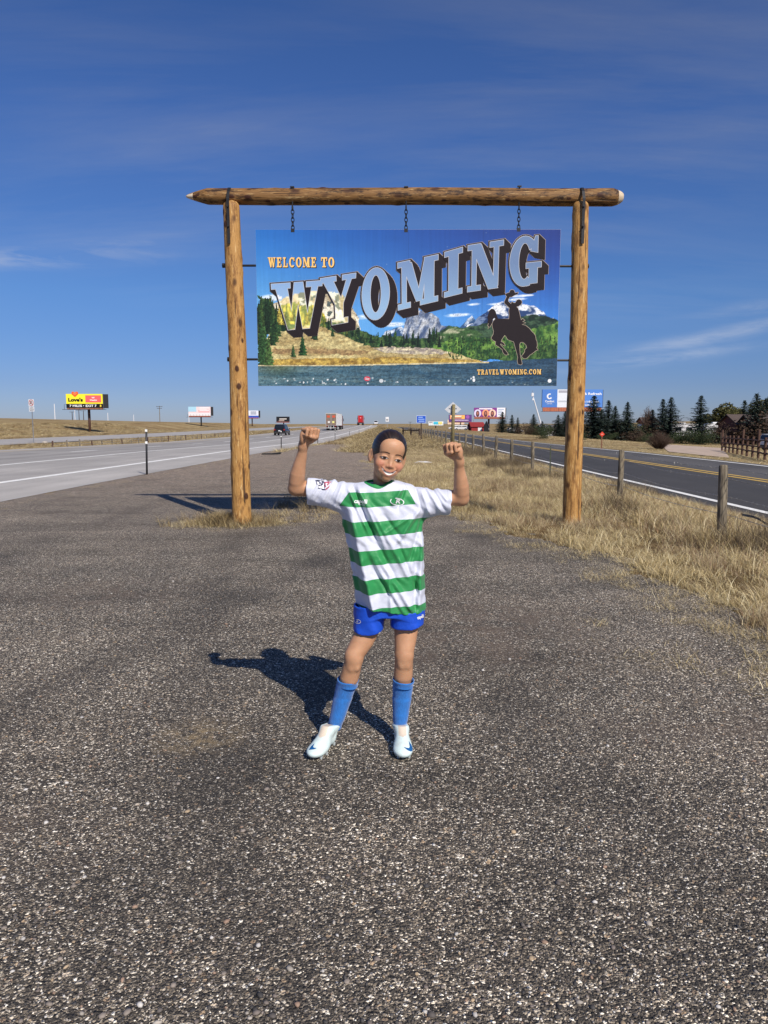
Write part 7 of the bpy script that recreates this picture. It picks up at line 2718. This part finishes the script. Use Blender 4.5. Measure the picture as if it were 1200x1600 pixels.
sp = [conifer(1, .36, .06), conifer(2, .31, .10), conifer(3, .42, .04)]
used_ = [False] * 3
SPR = [(925, 618, 118, 2, 1.25, 'broad dark spruce right beside the sign\'s right post, in front of the hotel billboard'), (947.5, 625, 124, 1, 1.15, 'slim spruce just right of the broad one beside the hotel billboard'), (958, 634, 126, 0, 1.0, 'shorter spruce in the gap before the third tall spruce'),
       (977, 628, 122, 0, 1.0, 'tall spruce left of the bare brown tree'), (1031.5, 623, 130, 1, 1.0, 'left and slimmer one of the twin spruces behind the bare shrub'), (1044, 620.5, 122, 2, 1.0, 'right and fuller one of the twin spruces behind the bare shrub'),
       (1090, 618, 118, 0, 1.05, 'lone tall spruce between two white caravans'), (1158, 625, 145, 1, 1.1, 'spruce behind the dark red house, left of the tallest one'), (1176, 614.5, 116, 2, 1.0, 'tallest spruce in front of the dark red house at the right'),
       (1191, 622, 135, 2, 1.2, 'spruce right of the tallest spruce near the picture edge'), (1016, 640, 150, 0, 1.3, 'spruce half hidden behind the bare brown tree'), (937, 640, 140, 0, 1.4, 'spruce showing between the broad spruce and the slim one'), (870, 648, 125, 0, 1.1, 'small spruce left of the sign\'s right post'), (881, 642, 130, 2, 1.0, 'spruce touching the left side of the sign\'s right post'), (783.5, 643.5, 190, 0, 1.2, 'spruce overlapping the billboard of faces'), (798.5, 648, 195, 1, 1.1, 'spruce right of the billboard of faces'),
       (807.5, 652, 205, 1, 1.0, 'small slim spruce left of the brown thicket'), (832, 647, 165, 2, 1.0, 'spruce behind the leaning white mast'), (845.5, 658, 160, 0, 1.3, 'low spruce at the foot of the leaning white mast')]
for px, top, Y, k, w, lb in SPR:
    loc = foot(px, Y)
    h_ = P(px, top, Y).z - loc.z
    put(not used_[k], sp[k], loc, h_, lb, 'dark spruces beyond the road', w)
    used_[k] = True
olv = [leafy(5, m_olive, 'leafy_tree', 'tree', n=5200, lobes=14, leaf=.034), leafy(6, m_olive, 'leafy_tree', 'tree', .48, .55, .45, n=5200, lobes=14, leaf=.034)]
used_ = [False] * 2
for px, top, Y, k, w, lb in ((1132, 631, 165, 0, 1.2, 'rounded olive tree left of the spruce pair by the dark red house'), (1112, 645, 175, 1, 1.5, 'lower olive tree behind the white caravan'), (1150, 637, 172, 1, 1.0, 'olive yellow tree tucked behind the spruce left of the house'), (1199, 619, 150, 0, 1.1, 'big olive tree at the right edge above the house roof'), (1186, 632, 158, 1, 1.0, 'olive tree right behind the tallest spruce')):
    loc = foot(px, Y)
    put(not used_[k], olv[k], loc, P(px, top, Y).z - loc.z, lb, 'olive leafy trees behind the houses', w)
    used_[k] = True
brn = leafy(8, m_brownl, 'thicket_bush', 'bush', .75, .45, .5, 1700, 10, .035)
first = True
for px, top, Y, w, lb in ((1003, 656, 135, 1.2, 'brown leafless thicket between the tall spruce and the twin spruces'), (1019, 662, 128, 1.3, 'reddish brown thicket below the orange brick house'), (820, 660, 155, 1.4, 'brown thicket left of the leaning mast'), (828, 664, 150, 1.3, 'low brown thicket in front of the leaning mast'), (965, 663, 124, 1.4, 'brown bush under the spruces right of the hotel billboard'), (1108, 664, 125, 1.0, 'brown bush before the white caravan right of the lone spruce'), (1120, 658, 122, .9, 'greyish brown bare bush left of the dark board fence'), (987, 668, 118, 1.5, 'dark low bush at the foot of the third tall spruce')):
    loc = foot(px, Y)
    put(first, brn, loc, max(.8, P(px, top, Y).z - loc.z), lb, 'brown thickets among the spruces', w)
    first = False
jun = leafy(9, m_junip, 'juniper_bush', 'bush', .85, .42, .5, 2400, 9, .030, False)
first = True
for px, top, Y, w, lb in ((852, 661, 78, 1.0, 'dark green juniper bush beyond the road left of the sign\'s right post'), (905, 672, 76, .9, 'juniper bush mostly hidden by the sign\'s right post'), (1070, 669, 112, 1.2, 'low juniper hedge bush below the middle caravan'), (1058, 671, 112, 1.2, 'juniper bush right of the bare brown shrub'), (1098, 668, 110, 1.1, 'juniper bush at the foot of the lone spruce'), (955, 674, 112, 1.3, 'juniper bush under the slim spruces'), (935, 678, 112, 1.2, 'juniper bush at the foot of the broad spruce'), (1012, 675, 112, 1.3, 'juniper bush below the reddish thicket')):
    loc = foot(px, Y)
    put(first, jun, loc, max(.7, P(px, top, Y).z - loc.z), lb, 'dark junipers below the spruces', w)
    first = False
tw = twiggy(3, 'bare_shrub', 420, .62)
loc = hit(1030, 702)
put(True, tw, loc, P(1030, 671, loc.y).z - loc.z, 'rounded bare reddish brown shrub beside the pinkish drive', None, 1.25)
o = dup(tw, hit(1130, 697), 1, 'small bare shrub at the near end of the rail fence', (.9, .9, .8))
bt = twiggy(12, 'bare_tree', 150, .22, m_twig, 'bare tree')
loc = foot(1009, 132)
put(True, bt, loc, P(1009, 631, 132).z - loc.z, 'bare brown tree standing left of the twin spruces', None, 1.0)
bt['category'] = 'tree'
tag(bt, None, 'tree')
# the packed undergrowth that closes the row below the spruces
PACK = ((1196, 640, 112, 1.5, 'dark evergreen bush closing the right edge in front of the second brick house'), (842, 660, 150, 1.3, 'dark bush between the leaning mast and the juniper'), (864, 656, 138, 1.1, 'dark bush behind the small spruces left of the sign post'), (938, 655, 132, 1.1, 'dark bush just behind the broad spruce by the billboard'), (966, 652, 134, 1.0, 'tall dark bush between the slim spruce and the third tall spruce'),
        (990, 655, 130, 1.1, 'dark bush right of the third tall spruce'), (1143, 650, 150, 1.0, 'dark bush against the left wall of the red house'), (1190, 655, 118, 1.0, 'dark bush right of the tallest spruce'))
for px, top, Y, w, lb in PACK:
    loc = foot(px, Y)
    put(False, jun if px % 4 else brn, loc, max(.9, P(px, top, Y).z - loc.z), lb, 'undergrowth closing the row of spruces', w)
# small rocks along the road edge
mb = MB(); mb.ball((0, 0, .1), (.3, .22, .16), 8, 5)
rock = mb.build('rock', plain('pale_rock', (.42, .38, .33), .9, var=.2), None, False, hit(70, 693))
tag(rock, 'pale rock in the median grass right of the no U-turn sign post', 'rock')

# ------------------------------------------------------------------ dry grass
m_grass, nt, b = material('dry_grass')
nt.links.new(attr(nt, 'col', 'Color'), b.inputs['Base Color'])
b.inputs['Roughness'].default_value = .75
b.inputs['Specular IOR Level'].default_value = .2
b.inputs['Transmission Weight'].default_value = 0.0
STRAW = np.array([(.66, .52, .26), (.74, .61, .34), (.55, .42, .20), (.38, .28, .13), (.60, .46, .27), (.36, .29, .13), (.78, .68, .43)])
WEED = np.array([(.16, .115, .07), (.22, .16, .10), (.11, .085, .055), (.25, .20, .13)])
GREENY = np.array([(.24, .23, .09), (.30, .27, .11), (.20, .19, .08), (.40, .33, .16)])
PINKY = np.array([(.40, .26, .17), (.46, .33, .22), (.36, .22, .14)])


def tuft(seed, n, hgt, spread, lean, wid, pal, curl=.5, wind=(-.15, .0), stalk=0):
    rr = np.random.default_rng(seed)
    V_, F_, C_ = [], [], []
    for i in range(n):
        a0, r0 = rr.uniform(0, 2 * pi), spread * sqrt(rr.random())
        bx_, by__ = r0 * cos(a0), r0 * sin(a0)
        h_ = hgt * rr.uniform(.45, 1.1)
        da = rr.uniform(0, 2 * pi)
        ln = abs(rr.normal(lean, lean * .5))
        dx, dy = cos(da) * ln + wind[0], sin(da) * ln + wind[1]
        w_ = wid * rr.uniform(.6, 1.3)
        fx, fy = -sin(da + rr.uniform(-1, 1)), cos(da + rr.uniform(-1, 1))
        col = pal[rr.integers(len(pal))] * rr.uniform(.45, 1.22)
        pts = []
        sN = 3
        for k in range(sN + 1):
            t_ = k / sN
            hz_ = h_ * (t_ - curl * ln * t_ * t_ * .5)
            ox, oy = dx * h_ * t_ ** 1.6, dy * h_ * t_ ** 1.6
            pts.append((bx_ + ox, by__ + oy, max(hz_, .004 + .01 * t_)))
        n0 = len(V_)
        for k, p in enumerate(pts):
            ww = w_ * (1 - k / sN) * .5 + w_ * .08
            V_ += [(p[0] - fx * ww, p[1] - fy * ww, p[2]), (p[0] + fx * ww, p[1] + fy * ww, p[2])]
            C_ += [col, col]
        for k in range(sN):
            q = n0 + k * 2
            F_.append((q, q + 1, q + 3, q + 2))
    me = bpy.data.meshes.new('grass_tuft')
    me.from_pydata(V_, [], F_)
    me.materials.append(m_grass)
    c = np.ones((len(V_), 4), np.float32)
    c[:, :3] = np.array(C_)
    at = me.attributes.new('col', 'FLOAT_COLOR', 'POINT')
    at.data.foreach_set('color', c.ravel())
    return bpy.data.objects.new('grass_tuft', me)


tufts = bpy.data.collections.new('grass_tufts')
defs = [(54, .25, .12, .70, .0046, STRAW), (54, .30, .13, .75, .0046, np.concatenate([STRAW, PINKY])), (48, .19, .14, 1.1, .0046, STRAW), (44, .12, .16, 1.7, .0046, np.concatenate([STRAW, STRAW[:2]])),
        (44, .08, .15, 2.0, .0032, np.concatenate([GREENY, STRAW])), (46, .34, .12, .60, .0040, np.concatenate([WEED, STRAW[2:4]])), (60, .34, .12, .60, .0034, np.concatenate([PINKY, STRAW])), (36, .46, .16, .70, .0050, WEED)]
for i, d in enumerate(defs):
    tufts.objects.link(tuft(100 + i, *d))

ng = bpy.data.node_groups.new('scatter_grass', 'GeometryNodeTree')
ng.interface.new_socket('Geometry', in_out='INPUT', socket_type='NodeSocketGeometry')
ng.interface.new_socket('Geometry', in_out='OUTPUT', socket_type='NodeSocketGeometry')
gi, go = ng.nodes.new('NodeGroupInput'), ng.nodes.new('NodeGroupOutput')
ci = ng.nodes.new('GeometryNodeCollectionInfo')
ci.inputs['Collection'].default_value = tufts
ci.inputs['Separate Children'].default_value = True
ci.inputs['Reset Children'].default_value = True
iop = ng.nodes.new('GeometryNodeInstanceOnPoints')
iop.inputs['Pick Instance'].default_value = True


def named(nm, typ):
    n = ng.nodes.new('GeometryNodeInputNamedAttribute')
    n.data_type = typ
    n.inputs['Name'].default_value = nm
    return n.outputs['Attribute']


ng.links.new(gi.outputs[0], iop.inputs['Points'])
ng.links.new(ci.outputs[0], iop.inputs['Instance'])
ng.links.new(named('pick', 'INT'), iop.inputs['Instance Index'])
ng.links.new(named('rot', 'FLOAT_VECTOR'), iop.inputs['Rotation'])
ng.links.new(named('size', 'FLOAT_VECTOR'), iop.inputs['Scale'])
ng.links.new(iop.outputs[0], go.inputs[0])


def scatter(name, pts, pick, size, label):
    me = bpy.data.meshes.new(name)
    pts = np.asarray(pts, np.float32)
    n = len(pts)
    me.vertices.add(n)
    me.vertices.foreach_set('co', pts.ravel())
    a = me.attributes.new('pick', 'INT', 'POINT'); a.data.foreach_set('value', np.asarray(pick, np.int32))
    rot = np.zeros((n, 3), np.float32); rot[:, 2] = RN.uniform(-.7, .7, n) + np.where(RN.random(n) < .3, pi, 0)
    a = me.attributes.new('rot', 'FLOAT_VECTOR', 'POINT'); a.data.foreach_set('vector', rot.ravel())
    a = me.attributes.new('size', 'FLOAT_VECTOR', 'POINT'); a.data.foreach_set('vector', np.asarray(size, np.float32).ravel())
    me.materials.append(m_grass)
    o = link(name, me)
    md = o.modifiers.new('scatter', 'NODES')
    md.node_group = ng
    return tag(o, label, 'grass', kind='stuff')


def zat(X, Y):
    return height(u_of(X, Y), Y)


# verge between the gravel and the dark road, near part
N = 29000
Y = 1.0 + RN.random(N) ** 1.2 * 42
X = RN.uniform(-1.0, 6.35, N)
e = lot_edge(X, Y)
dr = lot_right(Y)
inside = X - dr
keep = (e < .06 - .2 * RN.random(N) + np.where(RN.random(N) < .16, .8 * RN.random(N) ** 2, 0)) & (X < 6.30)
dens = sstep(-.4, .5, inside) * .5 + .5
keep &= RN.random(N) < dens * (np.where(inside < 1.0, .8, .32) + .75 * sstep(.38, .58, fbm(X * 1.5 + 3, Y * 1.1, 64, 3)))
X, Y, inside = X[keep], Y[keep], inside[keep]
n = len(X)
cl1 = fbm(X * .9, Y * .9, 61, 3)
cl2 = fbm(X * .7 + 9, Y * .45, 62, 3)
near = inside < .55
by_fence = np.abs(X - 4.7) < 1.1
r_ = RN.random(n)
pick = np.where(near, np.where(r_ < .55, 3, np.where(r_ < .85, 4, 2)), np.where(by_fence, np.where(cl2 > .54, np.where(r_ < .5, 5, 7), np.where(r_ < .5, 1, 0)), np.where(cl1 > .56, np.where(r_ < .6, 6, 1), np.where(r_ < .40, 2, np.where(r_ < .75, 0, 3)))))
sc = np.where(near, RN.uniform(.5, .95, n), RN.uniform(.55, 1.05, n)) * np.where(by_fence, 1.1, .74)
sc *= np.where(X > 5.7, .75, 1)
size = np.stack([sc * 1.1, sc * 1.1, sc * RN.uniform(.75, 1.15, n)], 1)
scatter('verge_grass', np.stack([X, Y, zat(X, Y) - .01], 1), pick, size, 'long dry straw coloured grass on the verge round the sign\'s right post')

# verge farther off, the mound and the strip by the fence
N = 15000
Y = 40 + RN.random(N) ** 1.3 * 130
U = RN.uniform(-6.8, 6.1, N)
X = U + shear(U, Y)
keep = (lot_edge(X, Y) < .2) & (RN.random(N) < .35 + .65 * fbm(X * .3, Y * .12, 66, 3))
X, Y = X[keep], Y[keep]
n = len(X)
pick = RN.choice([2, 3, 0, 3, 5], n)
sc = RN.uniform(1.0, 1.9, n) * (1 + Y / 200)
scatter('verge_grass', np.stack([X, Y, zat(X, Y) - .02], 1), pick, np.stack([sc * 1.5, sc * 1.5, sc * .62], 1), 'pale dry grass on the mound between the highway and the fence')

# thin scatter in the gravel, the clump at the left post, the strip under the panel
lp, rp = G(379, 818), G(893, 822)
N = 900
a0 = RN.random(N) * 2 * pi
rr_ = np.abs(RN.normal(0, .36, N))
X = lp.x - .16 + np.cos(a0) * rr_ * 1.15
Y = lp.y + .0 + np.sin(a0) * rr_ * .75
pick = RN.choice([3, 4, 4, 5, 3, 2], N)
sc = RN.uniform(.4, .85, N)
X2 = RN.uniform(lp.x + .2, 1.6, 1400)
Y2 = 12.6 + RN.normal(0, .85, 1400) + .25 * (X2 - lp.x)
k2 = RN.random(1400) < .25 + .75 * sstep(-1.2, .6, X2)
X2, Y2 = X2[k2], Y2[k2]
X3 = RN.uniform(-7, 3, 900)
Y3 = RN.uniform(5, 40, 900)
k3 = (fbm(X3 * .5, Y3 * .5, 70, 3) > .58) & (lot_edge(X3, Y3) > 0) & (Y3 > 15)
X3, Y3 = X3[k3], Y3[k3]
X4 = RN.normal(-6.9, .35, 420)
Y4 = RN.uniform(9, 45, 420)
X4 = X4 + .02 * (Y4 - 18)
Xa, Ya = np.concatenate([X, X2, X3, X4]), np.concatenate([Y, Y2, Y3, Y4])
n = len(Xa)
pick = np.concatenate([pick, RN.choice([3, 4, 2, 5], len(X2)), RN.choice([3, 4], len(X3) + len(X4))])
sc = np.concatenate([sc, RN.uniform(.45, .95, len(X2)), RN.uniform(.25, .5, len(X3) + len(X4))])
scatter('weed_clumps', np.stack([Xa, Ya, zat(Xa, Ya)], 1), pick, np.stack([sc * 1.1, sc * 1.1, sc * .85], 1), 'dry weeds round the foot of the sign\'s left post')
# beyond the road and in the median
N = 16000
Y = 22 + RN.random(N) ** 1.4 * 90
X = 13.6 + RN.random(N) * (6 + .62 * Y)
keep = RN.random(N) < .2 + .8 * sstep(.42, .6, fbm(X * .22, Y * .16, 71, 3))
drv = np.array(big_ring)
keep &= ~inpoly(X, Y, [tuple(p) for p in drv])
X, Y = X[keep], Y[keep]
n = len(X)
sc = RN.uniform(.6, 1.3, n) * (1 + Y / 120)
scatter('field_grass', np.stack([X, Y, zat(X, Y) - .02], 1), RN.choice([2, 3, 4, 3], n), np.stack([sc * 1.5, sc * 1.5, sc * .5], 1), 'short dry grass in the field beyond the dark road')
N = 14000
Y = 30 + RN.random(N) ** 1.3 * 160
U = np.where(RN.random(N) < .5, RN.uniform(-36.4, -25.2, N), RN.uniform(-76, -52, N))
X = U + .02 * Y
keep = RN.random(N) < .3 + .7 * sstep(.4, .6, fbm(X * .2, Y * .1, 73, 3))
X, Y = X[keep], Y[keep]
n = len(X)
sc = RN.uniform(.8, 1.6, n) * (1 + Y / 200)
scatter('median_grass', np.stack([X, Y, zat(X, Y) - .02], 1), RN.choice([2, 3, 5, 0, 6], n), np.stack([sc * 1.6, sc * 1.6, sc * .6], 1), 'tawny grass in the highway median and on the far embankment')
